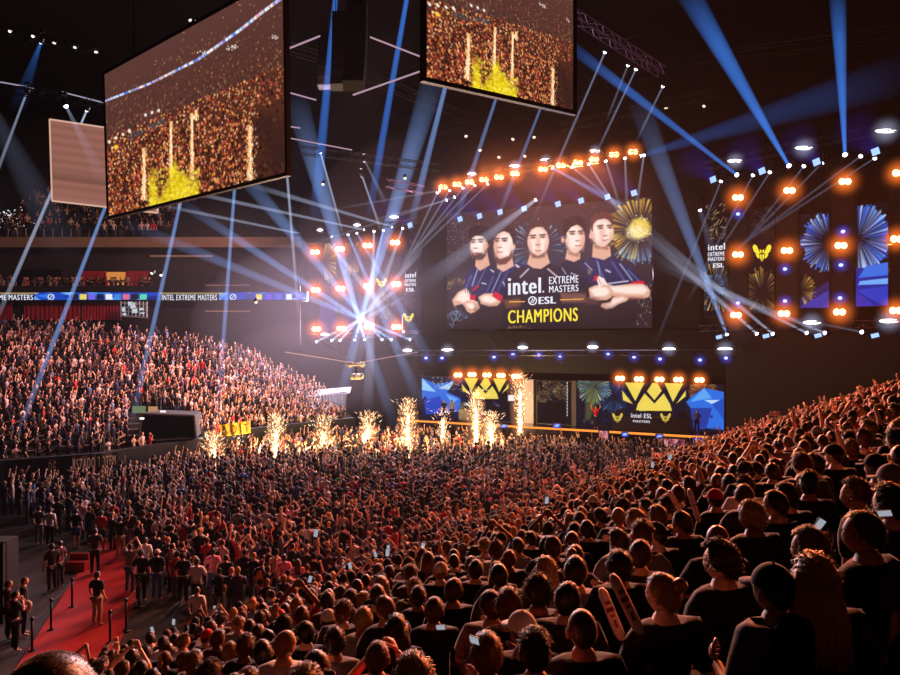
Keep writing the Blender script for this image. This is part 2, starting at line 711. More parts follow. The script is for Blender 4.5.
def skeleton(pose):
    le, lh, re, rh = [Vector(p) for p in POSES[pose]]
    V = [Vector(p) for p in ((0, 0, .95), (0, .01, 1.10), (0, .01, 1.26), (0, -.01, 1.40), (0, -.012, 1.485), (0, .0, 1.57),
                             (-.17, -.01, 1.425), (.17, -.01, 1.425))]
    V += [le, lh, re, rh]                                  # 8 9 10 11
    V += [Vector(p) for p in ((-.09, 0, .88), (-.105, .015, .50), (-.11, -.02, .10), (-.12, .13, .04),
                              (.09, 0, .88), (.105, .015, .50), (.11, -.02, .10), (.12, .13, .04))]
    E = [(0, 1), (1, 2), (2, 3), (3, 4), (4, 5), (3, 6), (3, 7), (6, 8), (8, 9), (7, 10), (10, 11),
         (0, 12), (12, 13), (13, 14), (14, 15), (0, 16), (16, 17), (17, 18), (18, 19)]
    R = [(.15, .10), (.135, .095), (.15, .105), (.135, .095), (.075, .068), (.063, .066), (.075, .07), (.075, .07),
         .045, .028, .045, .028, .085, .058, .042, .035, .085, .058, .042, .035]
    return V, E, R


def sub_skel(V, E, R, keep, grow, override={}):
    mp = {k: i for i, k in enumerate(keep)}
    vs = [V[k] for k in keep]
    es = [(mp[a], mp[b]) for a, b in E if a in mp and b in mp]
    rs = []
    for k in keep:
        r = override.get(k, R[k])
        r = r if hasattr(r, '__len__') else (r, r)
        rs.append((r[0] + grow, r[1] + grow))
    return vs, es, rs


BODY, SHIRT = {}, {}


def build_pose(pose, yaw):
    key = (pose, yaw)
    V, E, R = skeleton(pose)
    Rb = list(R)
    for q in (0, 1, 2, 3, 6, 7, 12, 13, 16, 17):
        r_ = R[q] if hasattr(R[q], '__len__') else (R[q], R[q])
        Rb[q] = (r_[0] * .84, r_[1] * .84)
    vs, fs = skin_mesh(V, E, Rb, 'b', 1)
    mb = MB()
    mb.add(vs, fs)
    a = math.radians(yaw)
    rot = Matrix.Rotation(a, 3, 'Z')
    mb.ell(HEADC, (.078, .098, .112), 22, 18, head_fn, rot)
    for s in (-1, 1):
        mb.ell(HEADC + rotz(Vector((s * .085, -.004, -.010)), a), (.011, .020, .033), 8, 6, None, rot)
        mb.ell(HEADC + rotz(Vector((s * .031, .083, .004)), a), (.0125, .0105, .009), 8, 6, None, rot)
    for s, ei, hi in ((-1, 8, 9), (1, 10, 11)):
        d = V[hi] - V[ei]
        pn = Vector((-s * .5, .5 if pose in ('phone_up', 'cheer', 'fist') else .2, .1))
        if pose == 'clap':
            pn = Vector((-s, 0, 0))
        hand(mb, V[hi], d, pn, s if pose in ('phone_up', 'cheer', 'fist') else s, .25 if pose in ('clap', 'down') else .8 if pose != 'fist' else 1.5)
    BODY[key] = mb.mesh('person_body', M_SKIN, True)
    if pose not in SHIRT:
        Es = list(E)
        V2 = list(V)
        # sleeve ends a little above the elbow
        V2[8] = V[6].lerp(V[8], .85)
        V2[10] = V[7].lerp(V[10], .85)
        sv = sub_skel(V2, E, R, [0, 1, 2, 3, 4, 6, 7, 8, 10], .018, {8: .055, 10: .055, 4: .066, 0: (.155, .112), 6: .080, 7: .080})
        a_, b_ = skin_mesh(*sv, 's', 1)
        m2 = MB()
        m2.add(a_, b_)
        SHIRT[pose] = m2.mesh('shirt', M_CLOTH, True)
    return key


def trousers(shorts=False):
    V, E, R = skeleton('down')
    if shorts:
        V[13] = V[12].lerp(V[13], .85)
        V[17] = V[16].lerp(V[17], .85)
        sv = sub_skel(V, E, R, [0, 12, 13, 16, 17], .018, {0: (.14, .10), 13: .078, 17: .078})
    else:
        sv = sub_skel(V, E, R, [0, 12, 13, 14, 16, 17, 18], .016, {0: (.14, .10)})
    a_, b_ = skin_mesh(*sv, 't', 1)
    m2 = MB()
    m2.add(a_, b_)
    return m2.mesh('trousers', M_CLOTH, True)


def hair_mesh(style, seed):
    r = random.Random(seed)
    mb = MB()
    c = HEADC

    def cap(rx, ry, rz, low_front, low_back, bump, up=.0, freq=1.0):
        n, m = 28, 16
        vs, fs = [], []
        for j in range(m + 1):
            for i in range(n):
                th = 2 * math.pi * i / n
                fy = math.sin(th)                       # +1 = front
                mx = low_back + (low_front - low_back) * max(0, min(1, (fy - .02) / .62)) ** 1.3
                mx *= 1 - .24 * max(0, abs(math.cos(th)) - .55) / .45 * (low_back < 137.5 or 1)
                rzz = rz * .935
                ph = math.radians(mx) * j / m
                w = 1 + bump * (math.sin(th * 5 * freq + ph * 7 + seed) * .5 + math.sin(th * 9 * freq - ph * 11 + seed * 2) * .35 + (r.random() - .5) * .45) * min(1, j / 3 + .3)
                vs.append(c + Vector((math.sin(ph) * math.cos(th) * rx * w, math.sin(ph) * math.sin(th) * ry * w - .008, math.cos(ph) * rzz * w + .008 + up)))
        for j in range(m):
            for i in range(n):
                i2 = (i + 1) % n
                fs.append((j * n + i, (j + 1) * n + i, (j + 1) * n + i2, j * n + i2))
        mb.add(vs, fs)

    def strands(n, rx, ry, rz, L, lo=105, lift=.5, curl=0.0, wd=.0035):
        for _ in range(n):
            th = r.random() * 2 * math.pi
            mx = 50 if math.sin(th) > .5 else lo * (1 - .24 * max(0, abs(math.cos(th)) - .55) / .45)
            ph = math.radians(mx) * math.sqrt(r.random())
            nrm = Vector((math.sin(ph) * math.cos(th), math.sin(ph) * math.sin(th), math.cos(ph)))
            p = c + Vector((nrm.x * rx, nrm.y * ry - .008, nrm.z * rz * .935 + .008))
            t = Vector((r.gauss(0, 1), r.gauss(0, 1), r.gauss(0, .6) - .5))
            t = (t - nrm * t.dot(nrm)).normalized()
            q = p + (nrm * lift + t).normalized() * L * (.5 + r.random())
            if curl:
                q2 = q + (t * -.4 + nrm * .3 + Vector((0, 0, -.3))).normalized() * L * .6
            else:
                q2 = q + (t + Vector((0, 0, -.4))).normalized() * L * .3
            s = nrm.cross(t).normalized() * wd
            mb.add([p - s, p + s, q + s * .6, q - s * .6, q2], [(0, 1, 2, 3), (3, 2, 4)])

    if style == 'short':
        cap(.086, .107, .124, 48, 138, .02)
        strands(600, .086, .107, .124, .016, 132, .5, 0, .002)
    elif style == 'smooth':
        cap(.089, .110, .128, 50, 138, .008)
        strands(5000, .089, .110, .128, .006, 134, .35, 0, .0007)
    elif style == 'buzz':
        cap(.0810, .103, .120, 50, 134, .006)
        strands(500, .0810, .103, .120, .005, 130, .5, 0, .0015)
    elif style == 'quiff':
        cap(.087, .108, .129, 50, 136, .02, .004)
        strands(700, .088, .108, .134, .026, 85, 1.0, 0, .002)
    elif style == 'curly':
        cap(.097, .117, .136, 52, 136, .045, .004, 1.7)
        strands(1300, .097, .117, .136, .020, 132, 1.0, 1, .0022)
    elif style == 'messy':
        cap(.090, .110, .127, 52, 138, .028, .002, 1.3)
        strands(900, .090, .110, .127, .022, 132, .7, 0, .002)
    elif style == 'long':
        cap(.090, .110, .125, 50, 135, .015)
        for i in range(120):
            th = math.radians(172 + 196 * r.random())
            p = c + Vector((math.cos(th) * .084, math.sin(th) * .100, .0))
            L = .30 + .05 * r.random()
            o = Vector((math.cos(th), math.sin(th), 0))
            pts = [p + Vector((0, 0, .05)), p + o * .012 + Vector((0, 0, -.06)), p + o * (.028 + .01 * r.random()) + Vector((0, -.01, -.17)), p + o * (.02 + .03 * r.random()) + Vector((0, -.02, -L))]
            mb.tube(pts, [.014, .017, .015, .004], 5)
        strands(260, .093, .113, .127, .03, 118, .3)
    elif style in ('ponytail', 'bun'):
        cap(.085, .106, .122, 50, 136, .012)
        strands(500, .085, .106, .122, .018, 130, .3, 0, .002)
        t0 = c + Vector((0, -.115, .035))
        if style == 'bun':
            mb.ell(t0 + Vector((0, .006, .045)), (.046, .044, .042), 10, 8, lambda d, v: v * (1 + .08 * math.sin(9 * d.x + 7 * d.z)))
        else:
            for k in range(9):
                o = Vector((r.gauss(0, .014), r.gauss(0, .010), 0))
                mb.tube([t0 + o * .3, t0 + o + Vector((0, -.045, -.01)), t0 + o * 1.3 + Vector((0, -.06, -.10)), t0 + o * 1.6 + Vector((0, -.04, -.22))], [.012, .018, .016, .004], 5)
    return mb.mesh('hair', M_HAIR, True)


def cap_mesh():
    mb = MB()
    n, m = 24, 10
    vs, fs = [], []
    for j in range(m + 1):
        for i in range(n):
            th = 2 * math.pi * i / n
            ph = math.radians(84) * j / m
            vs.append(HEADC + Vector((math.sin(ph) * math.cos(th) * .092, math.sin(ph) * math.sin(th) * .112 - .004, math.cos(ph) * .118 + .018)))
    for j in range(m):
        for i in range(n):
            fs.append((j * n + i, (j + 1) * n + i, (j + 1) * n + (i + 1) % n, j * n + (i + 1) % n))
    mb.add(vs, fs)
    # peak
    vs, fs = [], []
    for k in range(9):
        th = math.radians(30 + 120 * k / 8)
        a = HEADC + Vector((math.cos(th) * .092, math.sin(th) * .110, .030))
        L = .075 * math.sin(math.radians(22.5 * k)) ** .5 if 0 < k < 8 else .0
        b = a + Vector((math.cos(th) * L * .25, L, -.018))
        vs += [a, b, b + Vector((0, 0, -.005)), a + Vector((0, 0, -.006))]
    for k in range(8):
        o, q = k * 4, k * 4 + 4
        fs += [(o, o + 1, q + 1, q), (o + 1, o + 2, q + 2, q + 1), (o + 3, q + 3, q + 2, o + 2)]
    mb.add(vs, fs)
    mb.ell(HEADC + Vector((0, -.004, .138)), (.008, .008, .005), 6, 4)
    return mb.mesh('baseball_cap', M_CLOTH, True)


HAIR = {}
for st in ('short', 'smooth', 'buzz', 'quiff', 'curly', 'messy', 'long', 'ponytail', 'bun'):
    HAIR[st] = [hair_mesh(st, k + 1) for k in range(2 if st in ('short', 'messy', 'curly', 'quiff') else 1)]
CAPM = cap_mesh()
TROUSERS, SHORTS = trousers(), trousers(True)
YAWS = (-28, 0, 28)
KEYS = [build_pose(p, y) for p in POSES for y in YAWS]

HAIRCOL = {'black': (22, 15, 12), 'dark brown': (48, 28, 18), 'brown': (84, 50, 30), 'reddish': (120, 58, 30), 'blond': (190, 140, 80), 'light brown': (130, 85, 50), 'grey': (120, 115, 110)}
CLOTHCOL = {'black': (16, 15, 18), 'dark grey': (48, 46, 50), 'navy': (20, 24, 50), 'white': (215, 208, 205), 'grey': (120, 115, 118),
            'red': (190, 20, 35), 'green': (30, 130, 60), 'maroon': (80, 16, 26), 'blue': (60, 95, 170), 'pink': (220, 130, 150), 'khaki': (170, 145, 110), 'olive': (70, 68, 40),
            'orange': (230, 130, 20), 'dark': (30, 28, 36), 'denim': (80, 110, 160)}
SKINS = [(225, 175, 145), (205, 150, 118), (190, 135, 105), (150, 100, 75), (110, 70, 50)]
FOLK = []


def lc(c):
    return lin(c) + (1,)


def person(feet, facing, headh=None, pose='down', yaw=0, hair='short', haircol='dark brown', shirt='black', legs='black', shorts=False,
           capcol=None, skin=None, label=None, group=None):
    """facing: direction angle in degrees from +Y towards -X"""
    if yaw not in YAWS:
        yaw = min(YAWS, key=lambda q: abs(q - yaw))
    o = bpy.data.objects.new('person', BODY[(pose, yaw)])
    C.objects.link(o)
    k = 1.0 if headh is None else headh / HEADC.z
    o.location = feet
    o.scale = (k, k, k)
    o.rotation_euler = (0, 0, math.radians(facing))
    sk = skin or random.choice(SKINS[:4])
    o.color = lc(sk)
    tag(o, label, 'person', group)

    def kid(name, me, col, rz=0):
        c = bpy.data.objects.new(name, me)
        C.objects.link(c)
        c.parent = o
        c.color = lc(col)
        c.rotation_euler = (0, 0, math.radians(rz))
        return c
    kid('shirt', SHIRT[pose], CLOTHCOL[shirt])
    kid('shorts' if shorts else 'trousers', SHORTS if shorts else TROUSERS, CLOTHCOL[legs])
    if hair:
        kid('hair', random.choice(HAIR[hair]), HAIRCOL[haircol], yaw)
    if capcol:
        kid('hair', HAIR['buzz'][0], HAIRCOL[haircol], yaw)
        kid('baseball_cap', CAPM, CLOTHCOL[capcol], yaw)
    o['_d'] = 0
    del o['_d']
    return o


# ------------------------------------------------------------------ the mass of the crowd (too many to count one by one)
def mass_person(pose, n, hv, hairbig=1.0):
    """vertices, faces and part number (0 skin 1 hair 2 shirt 3 legs) of one onlooker"""
    le, lh, re, rh = [Vector(p) for p in POSES[pose]]
    mb = MB()

    def rings(rs):
        vs, fs = [], []
        for z, cx, rx, ry in rs:
            for k in range(n):
                t = 2 * math.pi * k / n
                vs.append((cx + math.cos(t) * rx, math.sin(t) * ry, z))
        for i in range(len(rs) - 1):
            for k in range(n):
                fs.append((i * n + k, i * n + (k + 1) % n, (i + 1) * n + (k + 1) % n, (i + 1) * n + k))
        fs.append(tuple((len(rs) - 1) * n + k for k in range(n)))
        mb.add(vs, fs)
    mb.mi = 2
    rings([(.80, 0, .165, .115), (1.0, 0, .16, .11), (1.22, 0, .175, .115), (1.38, 0, .205, .11), (1.44, 0, .16, .085), (1.475, 0, .07, .06)])
    mb.mi = 0
    rings([(1.45, 0, .06, .06), (1.56, 0, .055, .058)])
    mb.mi = 3
    a = max(4, n - 2)
    for s in (-1, 1):
        mb.tube([(s * .09, 0, .86), (s * .105, .02, .48), (s * .11, 0, .04)], [.095, .068, .055], a)
        mb.tube([(s * .11, -.05, .03), (s * .115, .16, .03)], [.045, .04], 4)
    for s, e, h in ((-1, le, lh), (1, re, rh)):
        sh = Vector((s * .18, 0, 1.40))
        el = sh.lerp(e, .8)
        mb.mi = 2
        mb.tube([sh, el], [.062, .055], a)
        mb.mi = 0
        hd = h + (h - e).normalized() * .11
        mb.tube([el, e, h, hd], [.042, .042, .028, .040], a)
    mb.mi = 0
    mb.ell(HEADC, (.078, .095, .112), hv, max(5, hv - 2))
    mb.mi = 1
    mb.ell(HEADC + Vector((0, -.024, .014)), (.086 * hairbig, .098 * hairbig, .106 * hairbig), hv, max(5, hv - 2))
    return np.array(mb.v, dtype=np.float64), mb.f, np.array(mb.m)


LOD = {}
for lvl, (n, hv) in enumerate(((8, 9), (5, 6))):
    for p in POSES:
        LOD[(lvl, p)] = mass_person(p, n, hv, random.choice((1.0, 1.06, 1.12)))


def mass(name, people, label):
    """people: list of (x, y, z, facing_deg, scale, pose, lvl, skin, hair, shirt, legs) -> one object"""
    V, F, COL = [], [], []
    loops, starts, off, lo = [], [], 0, 0
    mid = []
    cache = {}
    for (x, y, z, fa, k, pose, lvl, sk, ha, sh, le) in people:
        key = (lvl, pose)
        if key not in cache:
            v, f, m = LOD[key]
            fl = np.array([i for q in f for i in q], dtype=np.int32)
            ct = np.array([len(q) for q in f], dtype=np.int32)
            part = np.zeros(len(v), int)
            for q, mm in zip(f, m):
                for i in q:
                    part[i] = mm
            cache[key] = (v, fl, ct, part)
        v, fl, ct, part = cache[key]
        a = math.radians(fa)
        c, s = math.cos(a) * k, math.sin(a) * k
        w = np.empty_like(v)
        w[:, 0] = v[:, 0] * c - v[:, 1] * s + x
        w[:, 1] = v[:, 0] * s + v[:, 1] * c + y
        w[:, 2] = v[:, 2] * k + z
        V.append(w)
        loops.append(fl + off)
        starts.append(ct)
        COL.append(np.array([sk, ha, sh, le])[part])
        off += len(v)
    V = np.concatenate(V).astype(np.float32)
    L = np.concatenate(loops)
    ct = np.concatenate(starts)
    st = np.concatenate([[0], np.cumsum(ct)[:-1]]).astype(np.int32)
    me = bpy.data.meshes.new(name)
    me.vertices.add(len(V))
    me.vertices.foreach_set('co', V.ravel())
    me.loops.add(len(L))
    me.loops.foreach_set('vertex_index', L)
    me.polygons.add(len(ct))
    me.polygons.foreach_set('loop_start', st)
    me.polygons.foreach_set('use_smooth', np.ones(len(ct), bool))
    me.update(calc_edges=True)
    col = to_lin(np.concatenate(COL).astype(float))
    setcol(me, np.concatenate([col, np.ones((len(col), 1))], 1))
    me.materials.append(M_ATTR)
    o = bpy.data.objects.new(name, me)
    C.objects.link(o)
    tag(o, label, 'crowd', None, 'stuff')
    return o
# ================================================================== the setting
MAIN = Plane(8.1, 57, -.42, -.907)
LOWER = Plane(-4.4 + .42 * -3.4, 62 + .907 * 3.4, -.42, -.907)     # wall at the back of the stage
EDGE = Plane(-4.4, 62, -.42, -.907)                                  # front edge of the stage
RW = Plane(20.6, 50, -7.4, -6.7)
LW = Plane(-14.5, 75, -6, -9.1)

M_FLOOR = mat('dark arena floor', (34, 26, 27), .8, 0, .3, 1.5, .1)
M_CONC = mat('dark concrete terrace', (26, 22, 24), .9, 0, .3, 2, .1)
M_FASCIA = mat('beige balcony fascia', (120, 96, 84), .8, 0, .15, 2)
M_CEIL = mat('black ceiling', (12, 11, 15), .9, 0, .4, 1)
M_RED = mat('dark red curtain', (150, 16, 44), .85, 0, .3, 4, .3)
M_DARKWALL = mat('dark wall', (34, 27, 30), .9, 0, .3, 1)
M_CARPET = mat('red carpet', (160, 5, 16), .95, 0, .15, 8, .2)
M_SEAT = mat('dark empty seat', (58, 42, 44), .6, 0, .3, 3)


def struct(mb, name, m):
    return tag(mb.obj(name, m), kind='structure')


mb = MB()
mb.box((0, 45, -.15), (130, 130, .3))
struct(mb, 'floor', M_FLOOR)
mb = MB()
mb.box((0, 45, 40.3), (150, 150, .6))
struct(mb, 'ceiling', M_CEIL)

# walls closing the hall behind the stage and at the sides
def vwall(name, a, b, z0, z1, th, m):
    a, b = Vector(a), Vector(b)
    d = (b - a).normalized()
    n = Vector((-d.y, d.x, 0))
    mb = MB()
    A, B, n = Vector((a.x, a.y, z0)), Vector((b.x, b.y, z0)), n * th
    up = Vector((0, 0, z1 - z0))
    mb.add([A, B, B + n, A + n, A + up, B + up, B + n + up, A + n + up],
           [(0, 1, 5, 4), (1, 2, 6, 5), (2, 3, 7, 6), (3, 0, 4, 7), (4, 5, 6, 7), (3, 2, 1, 0)])
    return struct(mb, name, m)


vwall('wall_back', (-75, 96, 0), (75, 96, 0), 0, 40, .5, M_DARKWALL)
vwall('wall_right', (46, -15, 0), (46, 96, 0), 0, 40, .5, M_DARKWALL)
vwall('wall_left', (-75, -15, 0), (-75, 96, 0), 0, 40, -.5, M_DARKWALL)
vwall('wall_rear', (-75, -15, 0), (46, -15, 0), 0, 40, -.5, M_DARKWALL)

# near stand: stepped terrace the camera stands on.  s = distance up the rake, t = along the rows
GX, GY = .795, -.607
RAKE = .402


def zstep(k):                       # height of terrace row k
    return .35 + .322 * k


def s_of(k):
    return -15.85 + .8 * k


NROW = 33
TMAX = 44.5
mb = MB()


def st(s, t, z):
    return Vector((GX * s - GY * t, GY * s + GX * t, z))


for k in range(NROW):
    s0, s1 = s_of(k) - .42, s_of(k) + .38
    z, zb = zstep(k), (zstep(k - 1) if k else 0)
    t0, t1 = -30, TMAX
    vs = [st(s0, t0, zb), st(s0, t1, zb), st(s0, t1, z), st(s0, t0, z), st(s1, t0, z), st(s1, t1, z), st(s1, t1, 0), st(s0, t1, 0)]
    mb.add(vs, [(0, 1, 2, 3), (3, 2, 5, 4), (2, 7, 6, 5)])
struct(mb, 'floor_terrace_near', M_CONC)

# opposite stand: front and back edge in plan (photo column -> depth), rows interpolated
PXS = [-80, 0, 100, 190, 250, 330, 352]
YF = [37, 40, 42.5, 48, 54, 59.5, 61]
YB = [64, 65, 65.5, 66, 66, 67, 67.5]
ZB = [11.4, 11.3, 11.0, 10.0, 8.6, 4.6, 3.2]
NR2 = 26


def opp(px, v):
    yf, yb, zb = np.interp(px, PXS, YF), np.interp(px, PXS, YB), np.interp(px, PXS, ZB)
    Y = yf + (yb - yf) * v
    z = 1.3 + (zb - 1.3 - 1.6) * v
    return Vector(((px - CXP) / FP * Y, Y, z))


mb = MB()
cols = list(range(-80, 353, 12))
for r in range(NR2):
    v0, v1 = r / NR2, (r + 1) / NR2
    for i in range(len(cols) - 1):
        a, b = opp(cols[i], v0), opp(cols[i + 1], v0)
        c, d = opp(cols[i + 1], v1), opp(cols[i], v1)
        za, zb_ = a.z, b.z
        rise_a, rise_b = d.z - a.z, c.z - b.z
        a2, b2 = Vector((a.x, a.y, za - rise_a)), Vector((b.x, b.y, zb_ - rise_b))
        mb.add([a2, b2, b, a, Vector((c.x, c.y, zb_)), Vector((d.x, d.y, za))], [(0, 1, 2, 3), (3, 2, 4, 5)])
struct(mb, 'floor_terrace_opposite', M_CONC)
mb = MB()
for i in range(len(cols) - 1):
    a, b = opp(cols[i], 0), opp(cols[i + 1], 0)
    f = Vector((.35, -.5, 0))
    top = 2.25
    mb.add([(a.x + f.x, a.y + f.y, 0), (b.x + f.x, b.y + f.y, 0), (b.x + f.x, b.y + f.y, top), (a.x + f.x, a.y + f.y, top),
            (b.x, b.y, top), (a.x, a.y, top), (a.x, a.y, 0), (b.x, b.y, 0)], [(0, 1, 2, 3), (3, 2, 4, 5), (5, 4, 7, 6)])
struct(mb, 'wall_parapet', M_DRAPE)

# wall of boxes between the tiers, balcony and upper tier
YW = 71.0


def W(px, py, Y=YW):
    return P(px, py, Y)


def slab(name, x0, x1, y0, y1, Y, m, th=.4):
    a, b = W(x0, y1, Y), W(x1, y0, Y)
    mb = MB()
    mb.box(((a.x + b.x) / 2, Y + th / 2, (a.z + b.z) / 2), (b.x - a.x, th, b.z - a.z))
    return struct(mb, name, m)


slab('wall_under_boxes', -60, 300, 300, 345, 72.4, M_DARKWALL)
slab('wall_boxes', -60, 300, 240, 302, 74.0, M_DARKWALL)
slab('trim_1', -60, 300, 237, 247, 71.2, M_FASCIA, .5)
slab('trim_2', -60, 300, 286, 292, 71.6, M_CONC, .3)
mb = MB()
for k in range(18):
    y0, z0 = 71.7 + .9 * k, 19.4 + .55 * k
    mb.box((-30, y0 + .45, z0 - .2), (60, .9, .55))
struct(mb, 'floor_upper_tier', M_CONC)
# front rail of the upper tier
mb = MB()
for px in range(-10, 150, 9):
    a, b = W(px, 238, 71.4), W(px, 228, 71.4)
    mb.tube([a, b], .03, 4)
mb.tube([W(-20, 228, 71.4), W(150, 228, 71.4)], .04, 4)
t = empty('balcony_railing', W(60, 238, 71.4), 'thin dark railing along the front edge of the upper tier', 'railing')
mb.obj('rail', M_TRUSS, t)

# red curtains and lit box openings
for i, (x0, x1, y0, y1, wh) in enumerate(((82, 106, 271, 286, 'left of the glowing orange box window'), (126, 148, 271, 286, 'right of the glowing orange box window'),
                                           (-8, 12, 302, 320, 'under the ribbon at the far left edge'), (24, 80, 302, 320, 'under the ribbon, widest of the three lower ones'), (82, 121, 302, 320, 'under the ribbon beside the lit steel rig'))):
    a, b = W(x0, y1, 73.2 if y0 < 300 else 71.9), W(x1, y0, 73.2 if y0 < 300 else 71.9)
    mb = MB()
    n = 40
    for k in range(n):
        u0, u1 = k / n, (k + 1) / n
        d0, d1 = .06 * math.sin(k * 1.9), .06 * math.sin((k + 1) * 1.9)
        xa, xb = a.x + (b.x - a.x) * u0, a.x + (b.x - a.x) * u1
        mb.add([(xa, a.y + d0, a.z), (xb, a.y + d1, a.z), (xb, a.y + d1, b.z), (xa, a.y + d0, b.z),
                (xa, a.y + d0 + .03, a.z), (xb, a.y + d1 + .03, a.z), (xb, a.y + d1 + .03, b.z), (xa, a.y + d0 + .03, b.z)],
               [(0, 1, 2, 3), (7, 6, 5, 4), (3, 2, 6, 7), (1, 0, 4, 5)])
    tag(mb.obj('red_curtain', M_RED), 'dark red curtain ' + wh, 'curtain', 'red curtains of the boxes')
slab('window_1', 106.5, 125, 272, 285, 73.5, emit('warm lit room', (236, 150, 70), .75), .1)
slab('window_2', 14, 61, 269, 284, 73.6, mat('black glass', (10, 10, 14), .15), .1)
slab('window_3', 213, 222, 276, 283, 73.6, mat('black glass', (10, 10, 14), .15), .1)
slab('trim_3', 205, 250, 284.5, 286, 73.4, mat('grey ledge', (150, 130, 120), .7), .1)
slab('trim_4', 150, 212, 255, 257, 73.4, mat('grey ledge', (150, 130, 120), .7), .1)
slab('trim_5', 205, 250, 310.5, 312, 72.0, mat('grey ledge', (150, 130, 120), .7), .1)

# ---- ribbon display around the hall
cv = Canvas(-20, 288, 320, 304, 5, (25, 70, 190))
R_ = random.Random(3)
for k in range(60):
    x = R_.uniform(-20, 315)
    y = R_.uniform(291, 301)
    cv.poly([(x, y), (x + R_.uniform(8, 20), y - R_.uniform(0, 4)), (x + R_.uniform(8, 20), y + R_.uniform(1, 5))], R_.choice([(20, 50, 160), (60, 130, 240), (130, 190, 250), (15, 40, 120)]), .8)
for xa, xb in ((-20, 34), (160, 219)):
    cv.poly([(xa, 290), (xb, 290), (xb, 303), (xa, 303)], (16, 22, 50))
    cv.line(xa, 293.4, xb + 4, 293.4, .9, (220, 190, 110))
cols5 = [(30, 30, 40), (235, 215, 90), (120, 100, 220), (25, 30, 60), (240, 240, 245), (60, 140, 230), (225, 110, 140), (30, 30, 34), (90, 220, 170)]
for k in range(9):
    cv.poly([(71 + k * 8.6, 294), (78 + k * 8.6, 294), (78 + k * 8.6, 299.6), (71 + k * 8.6, 299.6)], cols5[k])
for k in range(6):
    cv.poly([(246 + k * 10, 294), (252 + k * 10, 294), (252 + k * 10, 299.6), (246 + k * 10, 299.6)], [(30, 60, 140), (235, 215, 90), (90, 80, 220), (40, 90, 210), (240, 240, 245), (120, 120, 230)][k])
for x in (51, 233):
    cv.ell(x, 297, 3.4, 3.2, (240, 245, 255))
    cv.ell(x, 297, 2.3, 2.2, (30, 60, 150))
    cv.line(x - 1.2, 298.5, x + 1.5, 295.4, .8, (240, 245, 255))
ribbon = empty('ribbon_display', W(140, 300, 70.6), 'long thin blue LED ribbon display running along the front of the boxes', 'display')
RB = Plane(0, 70.6, 0, -1)
wall_picture('display_panel', RB, -18, 306, 13.0, 13.75, 800, 10, cv, ribbon)
mb = MB()
a, b = RB.at(-18, 300), RB.at(306, 300)
mb.box(((a.x + b.x) / 2, 70.9, 13.37), (b.x - a.x + .2, .5, .95))
mb.obj('casing', M_BLACK, ribbon)
M_TXT = emit('white LED lettering', (235, 238, 250), 1.0)
M_TXTY = emit('yellow LED lettering', (255, 232, 60), 1.0)
M_TXTG = emit('gold LED line', (240, 180, 70), 1.0)
rb = lambda px, py: RB.at(px, py, .02)
lettering('ME MASTERS', rb, M_TXT, ribbon, ((-1, 294.6), (33, 294.6), (33, 300), (-1, 300)), .02)
lettering('INTEL EXTREME MASTERS', rb, M_TXT, ribbon, ((162, 294.6), (217, 294.6), (217, 300.2), (162, 300.2)), .02)

# ================================================================== stage
STZ = 1.95
stage = empty('stage', EDGE.at(560, 430), 'long raised black stage with a glowing orange strip along its front edge', 'stage')
a, b = EDGE.at(398, 400), EDGE.at(714, 400)
a2, b2 = LOWER.at(398, 400, -3), LOWER.at(735, 400, -3)
c = EDGE.at(714, 400) + Vector((2.2, 2.0, 0))
mb = MB()
ring = [(a.x, a.y), (b.x, b.y), (c.x, c.y), (b2.x, b2.y), (a2.x, a2.y)]
n = len(ring)
mb.add([(x, y, 0) for x, y in ring] + [(x, y, STZ) for x, y in ring], [tuple(range(n, 2 * n))] + [(i, (i + 1) % n, n + (i + 1) % n, n + i) for i in range(n)])
mb.obj('platform', mat('glossy black stage floor', (22, 20, 26), .12, 0, .15, 3), stage)
mb = MB()
for (p, q) in ((a, b), (b, c)):
    d = (Vector((q.x - p.x, q.y - p.y, 0))).normalized()
    nn = Vector((d.y, -d.x, 0)) * .05
    mb.tube([(p.x + nn.x, p.y + nn.y, STZ - .06), (q.x + nn.x, q.y + nn.y, STZ - .06)], .085, 4)
mb.obj('light_strip', emit('orange LED strip', (255, 150, 60), 1.2), stage)

M_GREYP = mat('grey stage pillar', (150, 140, 150), .7)
TOPZ = 5.65


def panel_pic(plane, x0, x1, z0, z1, cv, label, name='led_screen', off=0, frame=.12, res=7, cat='screen', group=None, depth=.3):
    A, B = plane.at(x0, HY, off), plane.at(x1, HY, off)
    t = empty(name, (A.x, A.y, z0), label, cat, group)
    wpx, hpx = (x1 - x0), abs(z1 - z0) / A.y * FP
    wall_picture('display_panel', plane, x0, x1, z0, z1, max(6, int(wpx * 2.2)), max(6, int(hpx * 2.2)), cv, t, off)
    d = (B - A).normalized()
    nb = Vector((-plane.n[0], -plane.n[1], 0))
    m = Matrix((d, nb, Vector((0, 0, 1)))).transposed()
    mb = MB()
    cc = (A + B) / 2
    L = (B - A).length
    mb.box(Vector((cc.x, cc.y, (z0 + z1) / 2)) + nb * (depth / 2 + .03), (L + .1, depth, abs(z1 - z0) + .1), m)
    mb.obj('casing', M_BLACK, t)
    return t


# --- lower back wall pictures
cv = Canvas(400, 360, 740, 445, 4, (16, 14, 26))


